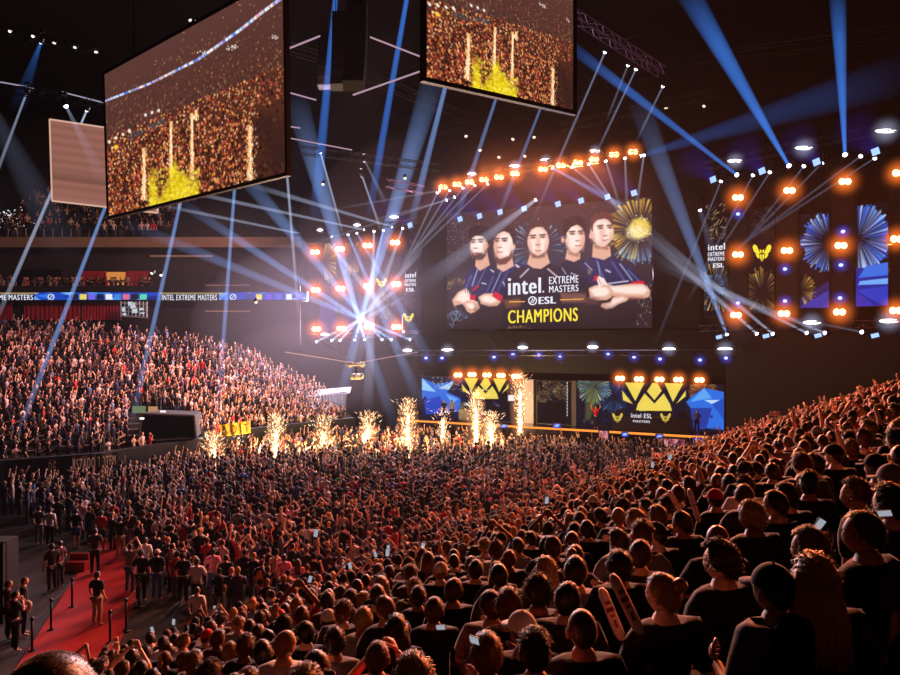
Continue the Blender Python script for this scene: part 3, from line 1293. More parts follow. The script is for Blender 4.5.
def vwpattern(cv, ox, oy, sc, col=(240, 215, 90)):
    """row of yellow facets forming a zigzag"""
    def q(pts):
        cv.poly([(ox + x * sc, oy + y * sc) for x, y in pts], col, 1, .3)
    q([(0, 0), (20, 0), (10.5, 19)])
    q([(22.3, 9), (28, .3), (33, .3), (37.6, 8.5), (30, 18)])
    q([(40, 0), (60, 0), (49, 20)])
    q([(-3, 8), (8, 22), (-2, 18)])
    q([(13, 22), (20, 11), (30, 21.5), (39.5, 11), (46, 22), (48, 29), (11, 29)])
    q([(62, 8), (62, 14), (52, 22)])


def star(cv, pts_list):
    for pts, col in pts_list:
        cv.poly(pts, col, 1, .35)


R_ = random.Random(5)
# left: blue facets, yellow zigzag
cv.poly([(420, 372), (466, 372), (466, 420), (420, 420)], (22, 26, 60))
star(cv, [([(422, 378), (436, 384), (454, 381), (447, 392), (460, 398), (463, 412), (430, 412), (426, 396), (422, 399)], (50, 110, 225)),
          ([(422, 378), (436, 392), (422, 390)], (150, 205, 250)), ([(438, 388), (454, 381), (449, 390)], (170, 215, 250)),
          ([(424, 400), (440, 396), (446, 414), (426, 414)], (30, 70, 190)), ([(446, 394), (458, 399), (452, 404)], (110, 170, 245))])
for k in range(120):
    cv.ell(R_.uniform(432, 462), R_.uniform(374, 390), R_.uniform(.2, .7), .4, R_.choice([(240, 220, 190), (200, 150, 90), (150, 160, 200)]), .8, .3)
vwpattern(cv, 464, 378, .72)
cv.burst(517, 388, 11, 50, [(220, 130, 60), (240, 200, 120), (120, 60, 40)], .1, .7, rnd=R_)
for k in range(26):
    cv.poly([(x := R_.uniform(456, 500), y := R_.uniform(402, 413)), (x + 3, y), (x + 3, y + 2.4), (x, y + 2.4)], R_.choice([(30, 30, 60), (60, 60, 120), (200, 180, 90), (90, 90, 110)]), .7)
cv.poly([(508, 395), (514, 395), (514, 401), (508, 401)], (250, 240, 240))
# centre: dark picture with golden fireworks
cv.poly([(535, 370), (578, 370), (578, 425), (535, 425)], (22, 16, 20))
for cx, cy, r in ((552, 384, 10), (543, 396, 7), (561, 392, 8)):
    cv.burst(cx, cy, r, 60, [(120, 90, 50), (190, 150, 90), (70, 55, 45)], .05, .6, rnd=R_)
for k in range(90):
    cv.ell(R_.uniform(536, 566), R_.uniform(377, 402), .5, .4, R_.choice([(200, 160, 90), (120, 100, 80), (90, 120, 140)]), .8, .3)
for y in np.arange(379, 416, 3.2):
    cv.line(567.2, y, 567.2, y + 1.6, .9, (225, 225, 235))
# right
cv.poly([(574, 372), (730, 372), (730, 442), (574, 442)], (20, 20, 38))
cv.burst(594, 387, 18, 90, [(120, 200, 190), (90, 150, 80), (200, 200, 90), (50, 90, 140), (230, 240, 220)], .05, .9, rnd=R_)
cv.burst(614, 398, 16, 60, [(40, 90, 150), (70, 130, 190), (30, 60, 110)], .1, .9, rnd=R_)
cv.poly([(586, 390), (594, 384), (598, 398), (590, 420), (585, 420)], (120, 130, 60), .5, 1.5)
vwpattern(cv, 625, 382.5, .98)
cv.burst(703, 392, 15, 70, [(220, 140, 40), (240, 190, 70), (150, 80, 40)], .1, 1.1, rnd=R_)
star(cv, [([(704, 388), (724, 392), (724, 430), (706, 428), (686, 402), (692, 396)], (40, 110, 225)), ([(704, 388), (712, 398), (690, 402)], (90, 165, 245)),
          ([(704, 400), (722, 400), (712, 404)], (190, 225, 250)), ([(712, 404), (724, 398), (724, 420)], (25, 80, 190)), ([(690, 408), (712, 408), (706, 430), (694, 428)], (30, 60, 160))])
for k in range(40):
    cv.poly([(x := R_.uniform(576, 720), y := R_.uniform(414, 432)), (x + 2.5, y), (x + 2.5, y + 3), (x, y + 3)], R_.choice([(24, 30, 90), (40, 60, 160), (14, 14, 30), (70, 70, 60)]), .8)
panel_pic(LOWER, 421, 522.5, STZ + .05, TOPZ, cv, 'low LED screen behind the stage with blue facets and yellow zigzag, by the tent side', off=.05)
panel_pic(LOWER, 537, 571, STZ + .05, TOPZ - .1, cv, 'narrow dark LED screen with gold sparkles in the middle of the stage back', off=.05)
panel_pic(LOWER, 577, 724, STZ + .05, TOPZ, cv, 'low wide LED screen behind the stage with green burst, yellow zigzag and blue star', off=.05)


def block(name, plane, x0, x1, z0, z1, off, th, m, label=None, cat=None, group=None, kind=None):
    A, B = plane.at(x0, HY, off), plane.at(x1, HY, off)
    d = (B - A).normalized()
    nb = Vector((-plane.n[0], -plane.n[1], 0))
    mm = Matrix((d, nb, Vector((0, 0, 1)))).transposed()
    mb = MB()
    cc = (A + B) / 2
    c = Vector((cc.x, cc.y, (z0 + z1) / 2)) + nb * th / 2
    mb.box((0, 0, 0), ((B - A).length, th, abs(z1 - z0)), mm)
    o = mb.obj(name, m)
    o.location = c
    tag(o, label, cat, group, kind)
    return o


block('stage_pillar', LOWER, 524.2, 533.4, STZ + .01, TOPZ, .3, .6, M_GREYP, 'pale grey pillar between the yellow zigzag screen and the gold sparkle screen', 'pillar')
block('stage_pillar', LOWER, 571.8, 576.2, STZ + .01, TOPZ, .3, .6, mat('dark grey pillar', (50, 46, 58), .7), 'dark grey pillar between the gold sparkle screen and green burst screen', 'pillar')
# header above the stage mouth, drapes behind it and under the wings
block('wall_header', MAIN, 418, 735, 6.3, 9.75, -.3, 1.0, M_DRAPE, kind='structure')
block('wall_stage_back', LOWER, 428, 800, 0, 24, -2.2, .4, M_DRAPE, kind='structure')
block('wall_wing_right', RW, 726, 1000, 0, 9.6, -.4, .5, M_DRAPE, kind='structure')
block('wall_wing_left', LW, 300, 424, 0, 9.2, -.4, .5, M_DRAPE, kind='structure')
block('wall_wing_right_upper', RW, 700, 1000, 9.6, 21, -1.0, .5, M_DRAPE, kind='structure')
block('wall_wing_left_upper', LW, 300, 424, 9.2, 20.5, -1.0, .5, M_DRAPE, kind='structure')
block('wall_tower_left', MAIN, 422, 446.5, 6.3, 20, -.3, 1.0, M_DRAPE, kind='structure')
block('wall_tower_right', MAIN, 653, 700, 9.6, 20, -.6, 1.0, M_DRAPE, kind='structure')
block('wall_main_back', MAIN, 424, 700, 9.6, 22.5, -1.6, .4, M_DRAPE, kind='structure')

# --- player desks with monitors
def desk(x0, x1, label, txt):
    A, B = EDGE.at(x0, HY, -1.0), EDGE.at(x1, HY, -1.0)
    t = empty('player_desk', ((A.x + B.x) / 2, (A.y + B.y) / 2, STZ), label, 'desk', 'player desks on the stage')
    d = (B - A).normalized()
    nb = Vector((-EDGE.n[0], -EDGE.n[1], 0))
    mm = Matrix((d, nb, Vector((0, 0, 1)))).transposed()
    L = (B - A).length
    c = (A + B) / 2
    mb = MB()
    mb.box(Vector((c.x, c.y, STZ + .53)), (L, .08, 1.06), mm)
    mb.obj('front_panel', mat('dark desk front', (24, 24, 44), .35), t)
    mb = MB()
    mb.box(Vector((c.x, c.y, STZ + 1.08)) + nb * .4, (L + .1, .9, .05), mm)
    mb.obj('desktop', M_BLACK, t)
    for s in (-1, 1):
        mb = MB()
        mb.box(Vector((c.x, c.y, STZ + .53)) + nb * .4 + d * s * (L / 2 - .05), (.06, .75, 1.04), mm)
        mb.obj('side_panel', M_BLACK, t)
    for k in range(5):
        q = A.lerp(B, (k + .5) / 5)
        m = empty('monitor', Vector((q.x, q.y, STZ + 1.1)) + nb * .35, f'black monitor number {"one two three four five".split()[k]} from the pillar end on the ' + ('zigzag-side desk' if x0 < 550 else 'wide-screen desk'), 'monitor', 'monitors on the player desks')
        mb = MB()
        mb.box(Vector((q.x, q.y, STZ + 1.1 + .30)) + nb * .35, (.58, .04, .34), mm)
        mb.obj('screen_back', M_BLACK, m)
        mb = MB()
        mb.tube([Vector((q.x, q.y, STZ + 1.1)) + nb * .37, Vector((q.x, q.y, STZ + 1.3)) + nb * .37], .03, 6)
        mb.box(Vector((q.x, q.y, STZ + 1.115)) + nb * .37, (.25, .2, .02), mm)
        mb.obj('stand', M_BLACK, m)
    fn = lambda px, py: EDGE.at(px, py, -.9)
    for (s, quad) in txt:
        lettering(s, fn, M_TXT, t, quad, .015)
    return t


desk(459, 482, 'dark player desk in front of the blue facets on the stage', [('intel ESL', ((464, 402.5), (474, 403), (474, 406), (464, 405.5)))])
desk(612, 690, 'long dark player desk in front of the wide yellow zigzag screen', [('intel ESL', ((631, 413), (652, 414), (652, 418.5), (631, 417.5))), ('MASTERS', ((633, 420), (650, 420.6), (650, 423), (633, 422.2)))])


def wings_logo(cx, cy, s, fn, parent, m=None, name='wing_emblem'):
    """emblem: two raised wings over a pointed body"""
    mb = MB()
    for sx in (-1, 1):
        for poly in ([(1.2, .2), (3.0, -4.2), (4.6, -5.0), (5.4, -3.4), (4.6, -.8), (2.2, 1.2)],
                     [(1.4, 1.3), (3.8, .4), (3.0, 2.2), (1.6, 3.4)],
                     [(.25, -1.6), (1.3, -2.2), (1.2, -.4), (.3, .2)],
                     [(.2, .9), (1.1, .5), (1.2, 2.6), (.2, 5.0)]):
            vs = [fn(cx + sx * x * s, cy + y * s) for x, y in poly]
            if sx < 0:
                vs.reverse()
            mb.add(vs, [tuple(range(len(vs)))[::-1]])
    return mb.obj(name, m or M_TXTY, parent)


for cx in (617.5, 665.5):
    wings_logo(cx, 418, 1.0, lambda px, py: EDGE.at(px, py, -.88), [o for o in C.objects if o.name.startswith('player_desk')][-1], emit('soft yellow emblem', (230, 205, 90), .8))

# small screens and blue signs standing on the floor in front of the stage
for i, (x, y, w, h, lab) in enumerate(((557, 425.5, 7, 4, 'nearest the zigzag screen'), (625, 434.3, 6, 4, 'second from the wide-screen end'), (659.5, 436.3, 7, 4, 'below the wide yellow zigzag'), (697, 440, 8, 5, 'nearest the stage corner'), (504, 426, 6, 3.4, 'under the pale grey pillar'))):
    A = EDGE.at(x, y, .12)
    t = empty('sign_box', (A.x, A.y, 0), 'small glowing blue sign on the stage front, ' + lab, 'sign', 'blue signs on the stage front')
    cvs = Canvas(x - 6, y - 6, x + 6, y + 6, 6, (30, 70, 230))
    cvs.poly([(x - 3, y + 1), (x - 1, y - 1.5), (x + 3, y - 1), (x + 1, y + 1.4)], (170, 200, 255))
    z0, z1 = A.z - h / 2 / FP * A.y, A.z + h / 2 / FP * A.y
    wall_picture('display_panel', EDGE, x - w / 2, x + w / 2, z0, z1, 14, 8, cvs, t, .3)
    d = Vector((.907, -.42, 0))
    mm = Matrix((d, Vector((.42, .907, 0)), Vector((0, 0, 1)))).transposed()
    B = EDGE.at(x, y, .12)
    mb = MB()
    mb.box((B.x, B.y, z0 / 2 + z1 / 2), (w / FP * B.y * 1.05 / .95, .22, z1 - z0 + .06), mm)
    mb.obj('casing', M_BLACK, t)
for i, (x, y, w, h, lab) in enumerate(((603.5, 435, 9, 8, 'small'), (672, 443, 26, 8, 'wide'), (479, 415, 8, 6, 'small hidden'))):
    A = EDGE.at(x, y, .5)
    cvs = Canvas(x - w, y - h, x + w, y + h, 5, (120, 50, 70))
    for k in range(160):
        cvs.ell(R_.uniform(x - w / 2, x + w / 2), R_.uniform(y - h / 2, y + h / 2), R_.uniform(.3, 1), R_.uniform(.3, 1), R_.choice([(240, 200, 200), (220, 130, 140), (90, 20, 40), (200, 90, 90)]), .8, .4)
    z0, z1 = A.z - h / 2 / FP * A.y, A.z + h / 2 / FP * A.y
    panel_pic(EDGE, x - w / 2, x + w / 2, z0, z1, cvs, 'pinkish crowd picture on a ' + lab + ' floor monitor against the stage front', 'floor_monitor', .5, cat='monitor', depth=.2)

# ================================================================== main screen
cv = Canvas(440, 155, 660, 335, 5, (50, 36, 42))  # haze before the screen put into the background colour
R_ = random.Random(9)
for k in range(260):
    cv.ell(R_.uniform(446, 480), R_.uniform(221, 262), R_.uniform(.15, .45), .3, R_.choice([(150, 110, 90), (210, 170, 140), (100, 70, 60)]), .8, .25)
for k in range(60):
    cv.ell(R_.uniform(480, 600), R_.uniform(205, 232), .35, .35, R_.choice([(190, 150, 120), (110, 80, 70)]), .8, .25)
# fireworks
cv.burst(538, 247, 29, 80, [(90, 170, 225), (40, 110, 180), (180, 225, 240), (20, 60, 120)], .3, 1.0, rnd=R_)
cv.burst(458, 290, 13, 34, [(190, 150, 80), (110, 90, 70)], .3, .8, 180, 330, rnd=R_)
cv.burst(456, 322, 13, 30, [(70, 110, 170), (140, 170, 210)], .3, .7, 200, 340, rnd=R_)
for k in range(14):
    x, y = R_.uniform(452, 463), R_.uniform(308, 329)
    cv.line(x, y, x + R_.uniform(-3, 3), y - R_.uniform(1, 4), .6, (130, 160, 200))
cv.clip = (610, 198, 651.5, 326)
cv.burst(639.5, 230, 33, 34, [(225, 190, 60), (250, 225, 110), (190, 140, 40)], .35, 2.2, 95, 360, .15, 1, rnd=R_)
cv.burst(639.5, 230, 31, 40, [(245, 210, 90), (200, 150, 50), (90, 70, 40)], .4, 1.2, 95, 330, .2, .9, rnd=R_)
cv.burst(639.5, 232, 34, 34, [(110, 160, 210), (170, 200, 230), (60, 100, 160)], .35, 1.3, 40, 140, .2, .9, rnd=R_)
cv.ell(640, 228, 10.5, 10, (240, 205, 80), .95, 2)
cv.ell(636, 232, 9, 7.5, (255, 240, 190), .8, 3)
for k in range(120):
    t, r = R_.uniform(0, 6.3), R_.uniform(2, 14)
    cv.ell(639 + math.cos(t) * r, 229 + math.sin(t) * r, R_.uniform(.4, 1), R_.uniform(.4, 1), R_.choice([(255, 245, 210), (255, 225, 90), (210, 160, 50)]), .7, .4)
for k in range(60):
    cv.ell(R_.uniform(636, 651), R_.uniform(282, 325), R_.uniform(.2, .7), R_.uniform(.3, 1.2), R_.choice([(190, 190, 200), (150, 130, 110), (90, 90, 100)]), .7, .3)
cv.line(647, 285, 651, 300, 1, (170, 190, 220), .5)
cv.clip = None
SK, SK2, SK3 = (253, 232, 220), (226, 172, 148), (160, 100, 78)
NAVY, NAVY2, RED = (30, 32, 76), (70, 78, 140), (214, 28, 56)


def face(cx, cy, rx, ry, turn, hair_poly, hcol, beard=0, eye=(), nose=None, mouth=None, neck=None, ear=None, smile=0):
    if neck:
        cv.poly(neck, SK2, 1, .5)
        cv.poly([(neck[0][0] + 1, neck[0][1]), (neck[1][0] - 1, neck[1][1]), (neck[1][0] - 2, neck[1][1] + 4), (neck[0][0] + 2, neck[0][1] + 4)], SK3, .8, 1.2)
    if ear:
        cv.ell(ear[0], ear[1], 1.7, 3, SK2, 1, .4)
    # jaw + skull outline
    pts = []
    for k in range(40):
        t = 2 * math.pi * k / 40
        x, y = math.cos(t), math.sin(t)
        w = rx * (1 - .30 * max(0, y) ** 1.5)
        pts.append((cx + x * w + turn * .06 * rx * y, cy + y * ry))
    cv.poly(pts, SK2, 1, .5)
    cv.ell(cx - turn * 1.2, cy - .5, rx * .82, ry * .86, SK, 1, 2.2)
    cv.ell(cx + turn * rx * .75, cy + 1, rx * .22, ry * .6, SK2, .7, 1.6)
    cv.ell(cx - rx * .72, cy + ry * .35, rx * .16, ry * .34, (222, 164, 142), .6, 1.6)
    cv.ell(cx + rx * .72, cy + ry * .35, rx * .16, ry * .34, (222, 164, 142), .6, 1.6)
    cv.ell(cx, cy + ry * .70, rx * .4, ry * .10, (232, 190, 172), .7, 1.5)
    if beard:
        cv.poly([(cx - rx * .95, cy + ry * .30), (cx - rx * .55, cy + ry * .62), (cx - rx * .35, cy + ry * .48), (cx + rx * .35, cy + ry * .48), (cx + rx * .6, cy + ry * .60), (cx + rx * .98, cy + ry * .1),
                 (cx + rx * .80, cy + ry * .72), (cx + rx * .38, cy + ry * 1.04), (cx - rx * .38, cy + ry * 1.04), (cx - rx * .8, cy + ry * .75)], (60, 36, 34), beard, 1.0)
    cv.poly(hair_poly, hcol, 1, .5)
    hx = [p[0] for p in hair_poly]
    hy = [p[1] for p in hair_poly]
    for k in range(26):
        i_ = R_.randrange(len(hair_poly) // 2 + 1)
        x_, y_ = hair_poly[i_]
        cv.line(x_ + R_.uniform(-1, 2), y_ + R_.uniform(0, 3), x_ + R_.uniform(-2, 4), y_ + R_.uniform(-1.4, 3), .5, tuple(min(255, int(q * R_.uniform(.6, 2.0))) for q in hcol), .6)
    for ex, ey in eye:
        cv.ell(ex, ey - .6, 2.9, 1.7, (186, 128, 110), .75, 1.0)
        cv.line(ex - 2.8, ey - 2.1, ex + 2.5, ey - 2.6, 1.35, (62, 38, 34), .95)
        cv.ell(ex, ey, 2.1, 1.0, (150, 100, 88), .8, .6)
        cv.ell(ex, ey, 1.5, .6, (50, 34, 36), .95, .35)
        cv.ell(ex - .9, ey + .05, .4, .3, (240, 225, 220), .6, .3)
    if nose:
        cv.poly([(nose[0] - .6, nose[1] - 6), (nose[0] + .9, nose[1] - 6), (nose[0] + 1.8, nose[1] - .2), (nose[0] + .4, nose[1])], (236, 196, 176), .55, .9)
        cv.ell(nose[0], nose[1] + .2, 2.0, .7, (150, 84, 72), .85, .5)
    if mouth:
        cv.line(mouth[0] - 2.8, mouth[1] - smile * .5, mouth[0], mouth[1], .9, (170, 70, 70), .9)
        cv.line(mouth[0], mouth[1], mouth[0] + 2.8, mouth[1] - smile * .8, .9, (170, 70, 70), .9)
        cv.ell(mouth[0], mouth[1] + 1.3, 2, .5, (236, 160, 150), .7, .5)


def jersey(pts, stripes, col=NAVY):
    cv.poly(pts, col, 1, .4)
    for x1, y1, x2, y2, w, c2 in stripes:
        cv.line(x1, y1, x2, y2, w, c2, .85)


# 1 far left
jersey([(463, 290), (466, 276), (471, 269), (478, 265), (486, 263), (493, 267), (497, 280), (492, 297), (470, 300)],
       [(471, 276, 466, 288, 2.6, NAVY2), (478, 268, 472, 286, 1.5, (150, 165, 210)), (486, 268, 476, 288, 1.2, (90, 100, 160)), (473, 290, 478, 286, 2.2, RED), (482, 283, 486, 284, 1.2, (220, 220, 235)), (491, 270, 494, 272, 1.4, (230, 230, 240))])
cv.poly([(452, 300), (458, 292), (466, 288), (470, 292), (472, 299), (478, 302), (480, 308), (474, 313), (468, 309), (462, 304), (454, 306)], SK2, 1, .5)
cv.poly([(455, 300), (460, 293), (467, 290), (470, 298), (476, 303), (474, 309), (467, 305), (460, 301)], SK, 1, 1)
cv.poly([(470, 295), (476, 295), (475, 300), (470, 300)], RED, 1, .4)
for k in range(4):
    cv.line(465 + k * 2.1, 289 + k * .6, 465.4 + k * 2.1, 293 + k * .5, .6, (60, 40, 50), .7)
face(478.8, 247, 8.4, 12.2, 1, [(469, 238), (468, 230), (474, 226), (482, 225), (489, 228), (491, 236), (488.5, 246), (487, 240), (483, 236), (476, 235.5), (471, 237.5), (470.5, 243)], (24, 12, 14), .85,
     ((473, 242.2), (480.8, 241.6)), (475.6, 248), (475.6, 253.2), [(476, 257), (487, 252), (490, 265), (480, 271), (475, 266)], (487.6, 245))
# 2
jersey([(484, 293), (488, 280), (495, 271), (503, 267), (513, 263), (522, 264), (528, 272), (528, 286), (515, 293), (500, 296)],
       [(493, 277, 487, 292, 2.0, NAVY2), (501, 272, 492, 292, 1.2, (150, 165, 210)), (508, 271, 498, 290, 2.4, (60, 66, 126)), (516, 265, 520, 268, 2, (235, 235, 245)), (503, 282, 508, 292, 1.6, (170, 175, 205)), (508, 280, 512, 288, 1.1, (210, 210, 225))])
cv.poly([(478, 297), (484, 293.5), (492, 293), (499, 297), (501, 302), (497, 306), (489, 306.5), (481, 304)], SK2, 1, .6)
cv.poly([(481, 297.5), (487, 295), (494, 297), (497, 301), (491, 303.5), (483, 301.5)], SK, 1, 1.4)
cv.poly([(495, 291), (503, 296), (501, 302), (492, 296)], RED, 1, .4)
cv.poly([(463, 303), (468, 300), (474, 302), (479, 306), (476, 311), (471, 313.5), (467, 311.5), (465, 307.5)], SK2, 1, .5)
cv.poly([(466, 303.5), (472, 303), (475.5, 306), (472, 310), (468.5, 308)], SK, 1, 1.0)
cv.line(468, 310, 474, 309, .6, (170, 100, 84), .8)
face(503.8, 246, 10.2, 15.4, -1, [(496, 231), (499, 227.5), (507, 225.5), (513, 228), (516.5, 235), (515.8, 243), (513.5, 245), (512, 238), (509, 233), (504, 231), (497, 233.5)], (34, 16, 16), .0,
     ((496.6, 241), (504.6, 240.7)), (499.7, 247.3), (499.7, 252), [(497, 260), (512, 256), (514, 266), (503, 272), (497, 268)], (513.8, 246))
cv.poly([(495, 257.5), (500, 259), (509, 256), (512, 250), (512, 258), (506, 264), (499, 265), (496, 262)], (96, 50, 42), .9, .8)
# 3 centre, dark shirt
jersey([(505, 284), (510, 273), (520, 267), (528, 264), (550, 263), (560, 267), (569, 273), (573, 288), (575, 330), (502, 330)],
       [(528.5, 269, 520.5, 277, 1.7, (215, 195, 205)), (548, 269, 557, 276.5, 1.7, (215, 195, 205))], (34, 22, 38))
for k in range(26):
    x = R_.uniform(508, 570)
    cv.line(x, R_.uniform(292, 300), x + R_.uniform(-2, 2), R_.uniform(303, 312), .8, (70, 50, 66), .35)
cv.poly([(503, 300), (520, 298), (521, 306), (506, 309)], (150, 90, 60), .7, 1.5)
cv.poly([(560, 292), (586, 294), (586, 302), (562, 303)], (170, 110, 92), .6, 1.5)
face(538.2, 242, 11, 15.6, 0, [(527, 238), (526.3, 230), (529, 223.5), (536, 220), (543, 219), (548, 223), (550, 230), (549.3, 238), (547.5, 232), (545, 226.5), (536, 227), (530, 230), (528.5, 236)], (62, 34, 34), .0,
     ((533, 237.6), (542.7, 237)), (537.8, 244.6), (538.3, 250.6), [(530, 254), (547, 253), (550, 263), (541, 269), (533, 268), (527, 264)], None)
cv.poly([(531, 252.5), (538, 256), (545.5, 252), (544, 256.5), (538, 258.5), (532.5, 257)], (110, 62, 54), .8, .8)
# 4
jersey([(560, 290), (557, 272), (562, 263), (569, 259.5), (577, 262), (583, 259), (592, 264), (597, 280), (593, 291)],
       [(562, 268, 566, 274, 1.2, (150, 160, 200)), (571, 273, 576, 275, 1.0, (210, 210, 225))], (26, 24, 44))
face(575, 238.5, 10, 15, 1, [(564.5, 236), (562, 228), (564, 220), (571, 216), (579, 215.5), (585, 221), (586.3, 229), (585, 234), (583.5, 228), (577, 224.5), (571, 227), (566.5, 233), (565.5, 240)], (26, 14, 16), .0,
     ((572.3, 233.8), (581, 233.4)), (577.6, 240.6), (578, 245.6), [(567, 250), (580.5, 253), (580, 259), (574, 262), (565, 259)], (562.8, 240))
# 5
jersey([(582, 264), (590, 256.5), (597, 258), (604, 260), (611, 257), (620, 261), (628, 265), (636, 273), (645, 284), (630, 286), (612, 290), (597, 288), (588, 280)],
       [(596, 260, 604, 279, 2.2, NAVY2), (598, 262, 601, 282, 1, (150, 165, 210)), (612, 262, 624, 280, 2.4, (70, 78, 140)), (620, 264, 632, 280, 1.6, (150, 165, 200)), (585, 263, 592, 270, 1.2, (170, 180, 220)), (628, 270, 640, 282, 2.0, (70, 90, 140)), (606, 270, 610, 272, 2, (200, 205, 225)), (605, 284, 628, 281, 1.6, (200, 200, 215))])
cv.ell(589.5, 271.5, 2, 3.2, (120, 105, 80), .9, .6)
cv.poly([(629, 284), (634, 281), (644, 281), (645, 285), (636, 287)], RED, 1, .4)
cv.poly([(606, 283), (614, 286), (628, 284), (641, 283.5), (647, 286), (650.5, 291), (649, 297), (643, 298.5), (630, 298), (616, 297), (606, 293)], SK2, 1, .6)
cv.poly([(610, 286.5), (628, 286), (643, 285.5), (648, 290), (644, 294), (628, 294), (612, 292)], SK, 1, 1.6)
cv.poly([(616, 296), (630, 296.5), (644, 297), (640, 299.5), (628, 300), (618, 298)], (150, 92, 80), .6, 1.0)
cv.poly([(587, 289), (594, 285.5), (602, 284), (609, 286), (613, 291), (612, 297), (607, 300), (597, 300.5), (589, 298)], SK2, 1, .6)
cv.poly([(590, 290), (598, 286.5), (607, 287.5), (610, 292), (606, 296), (595, 296.5)], SK, 1, 1.6)
cv.poly([(585, 288), (588.5, 288), (590, 297), (587, 298)], (40, 28, 34), 1, .4)
for k in range(4):
    cv.line(600 + k * 2.1, 284.5 - k * .5 + abs(k - 1.5), 597 + k * 2, 277 + abs(k - 1) * .9, 1.9, SK, 1)
    cv.line(601 + k * 2.1, 283.5, 599 + k * 2, 279, .5, (190, 110, 90), .7)
cv.poly([(594, 276), (598, 274), (597, 281), (593, 281)], RED, .8, .5)
cv.poly([(613, 297), (622, 295), (629, 297.5), (627, 301), (619, 304), (613, 308), (606, 309.5), (600.5, 306.5), (602, 303.5), (610, 302)], SK2, 1, .6)
cv.poly([(613, 299), (622, 297), (626, 299), (618, 302.5), (611, 306.5), (605, 306.5), (611, 303)], SK, .9, 1.2)
cv.ell(592, 301, 8, 4, (110, 66, 58), .6, 1.5)
face(602, 232.5, 12, 14.6, 0, [(591, 229), (590.5, 220), (595, 214.5), (603, 212), (609, 212.5), (613, 217), (613.5, 221), (611, 220), (604, 218.6), (597, 220), (593.3, 224), (592.3, 231)], (92, 48, 44), .0,
     ((600.4, 228), (610, 227.6)), (605.2, 235.6), (605, 240.4), [(593, 244), (610, 246), (611, 256), (604, 260), (592, 257)], (590.6, 236), 1)
# darker lower part of the picture
for k in range(36):
    y = 303 + k * .75
    cv.blend(cv.win(474, y, 636, y + .55), np.ones(cv.win(474, y, 636, y + .55)[4].shape), (38, 28, 32), .035 + .02 * k if k < 22 else .5)
for k in range(30):
    cv.ell(R_.uniform(508, 530), R_.uniform(326, 328.5), R_.uniform(.3, 1.2), .4, (170, 140, 90), .6, .4)
main = panel_pic(MAIN, 447, 652, 9.95, 19.95, cv, 'huge main LED screen with five men in navy jerseys and the word CHAMPIONS', 'main_screen')
fm = lambda px, py: MAIN.at(px, py, .05)
lettering('intel', fm, M_TXT, main, ((508, 277), (541, 277.5), (541, 293), (508, 295.5)), .035)
cdot = MB()
cdot.add([fm(543.3 + math.cos(t / 12 * 6.283) * .9, 291.6 + math.sin(t / 12 * 6.283) * .9) for t in range(12)], [tuple(range(12))[::-1]])
cdot.obj('lettering', M_TXT, main)
lettering('EXTREME', fm, M_TXT, main, ((549, 277), (578.5, 275.2), (578.5, 282.6), (549, 284.2)), .022)
lettering('MASTERS', fm, M_TXT, main, ((549, 286), (578.5, 284.4), (578.5, 291.2), (549, 292.6)), .022)
lettering('ESL', fm, M_TXT, main, ((538.5, 297), (556, 296.3), (556, 303.4), (538.5, 304.2)), .05)
lettering('CHAMPIONS', fm, M_TXTY, main, ((508, 310.4), (577.8, 307.6), (577.8, 321), (508, 323.4)), .03)
mb = MB()
o0 = len(mb.v)
ring_o = [fm(532.6 + math.cos(k / 24 * 6.2832) * 4.5, 300.7 + math.sin(k / 24 * 6.2832) * 4.5) for k in range(24)]
ring_i = [fm(532.6 + math.cos(k / 24 * 6.2832) * 3.3, 300.7 + math.sin(k / 24 * 6.2832) * 3.3) for k in range(24)]
mb.add(ring_o + ring_i, [(k, 24 + k, 24 + (k + 1) % 24, (k + 1) % 24) for k in range(24)])
for (x1, y1, x2, y2) in ((530.6, 303, 533, 298.4), (532.6, 303, 535, 298.4)):
    mb.add([fm(x1 - .5, y1), fm(x1 + .6, y1), fm(x2 + .6, y2), fm(x2 - .5, y2)], [(0, 1, 2, 3)])
mb.obj('round_emblem', M_TXT, main)
mb = MB()
mb.add([fm(509, 301.3), fm(525, 301), fm(525, 302.1), fm(509, 302.4)], [(3, 2, 1, 0)])
mb.add([fm(560, 299.3), fm(583.5, 298.5), fm(583.5, 299.5), fm(560, 300.4)], [(3, 2, 1, 0)])
mb.obj('gold_line', M_TXTG, main)

# ================================================================== wing screens
R_ = random.Random(21)


def strip(plane, x0, x1, y0, y1, cv, label):
    """tall narrow LED strip, photo rows y0 (top), y1 (bottom) measured at its middle"""
    m = (x0 + x1) / 2
    Y = plane.depth(m)
    return panel_pic(plane, x0, x1, CAMH + (HY - y1) / FP * Y, CAMH + (HY - y0) / FP * Y, cv, label, 'led_strip_screen', group='tall strip screens of the stage wings')


cv = Canvas(695, 150, 910, 340, 4, (14, 12, 20))
GOLD = [(215, 165, 60), (240, 205, 110), (150, 105, 40), (110, 80, 40)]
BLU = [(50, 110, 240), (110, 170, 255), (30, 70, 200), (190, 215, 255)]
for k in range(60):
    x, y = R_.uniform(706, 728), R_.uniform(205, 240)
    cv.line(x, y, x + R_.uniform(-1, 4), y + R_.uniform(-5, 0), .6, R_.choice([(190, 150, 80), (110, 90, 60), (220, 200, 160)]), .8)
cv.burst(716, 288, 26, 56, GOLD + [(70, 120, 190)], .3, 1.2, rnd=R_)
cv.burst(712, 286, 14, 30, [(90, 150, 210), (60, 110, 180)], .1, 1.2, rnd=R_)
for k in range(40):
    x, y = R_.uniform(750, 774), R_.uniform(205, 235)
    cv.line(x, y, x + R_.uniform(-1, 3), y + R_.uniform(-3, 1), .5, (150, 110, 60), .6)
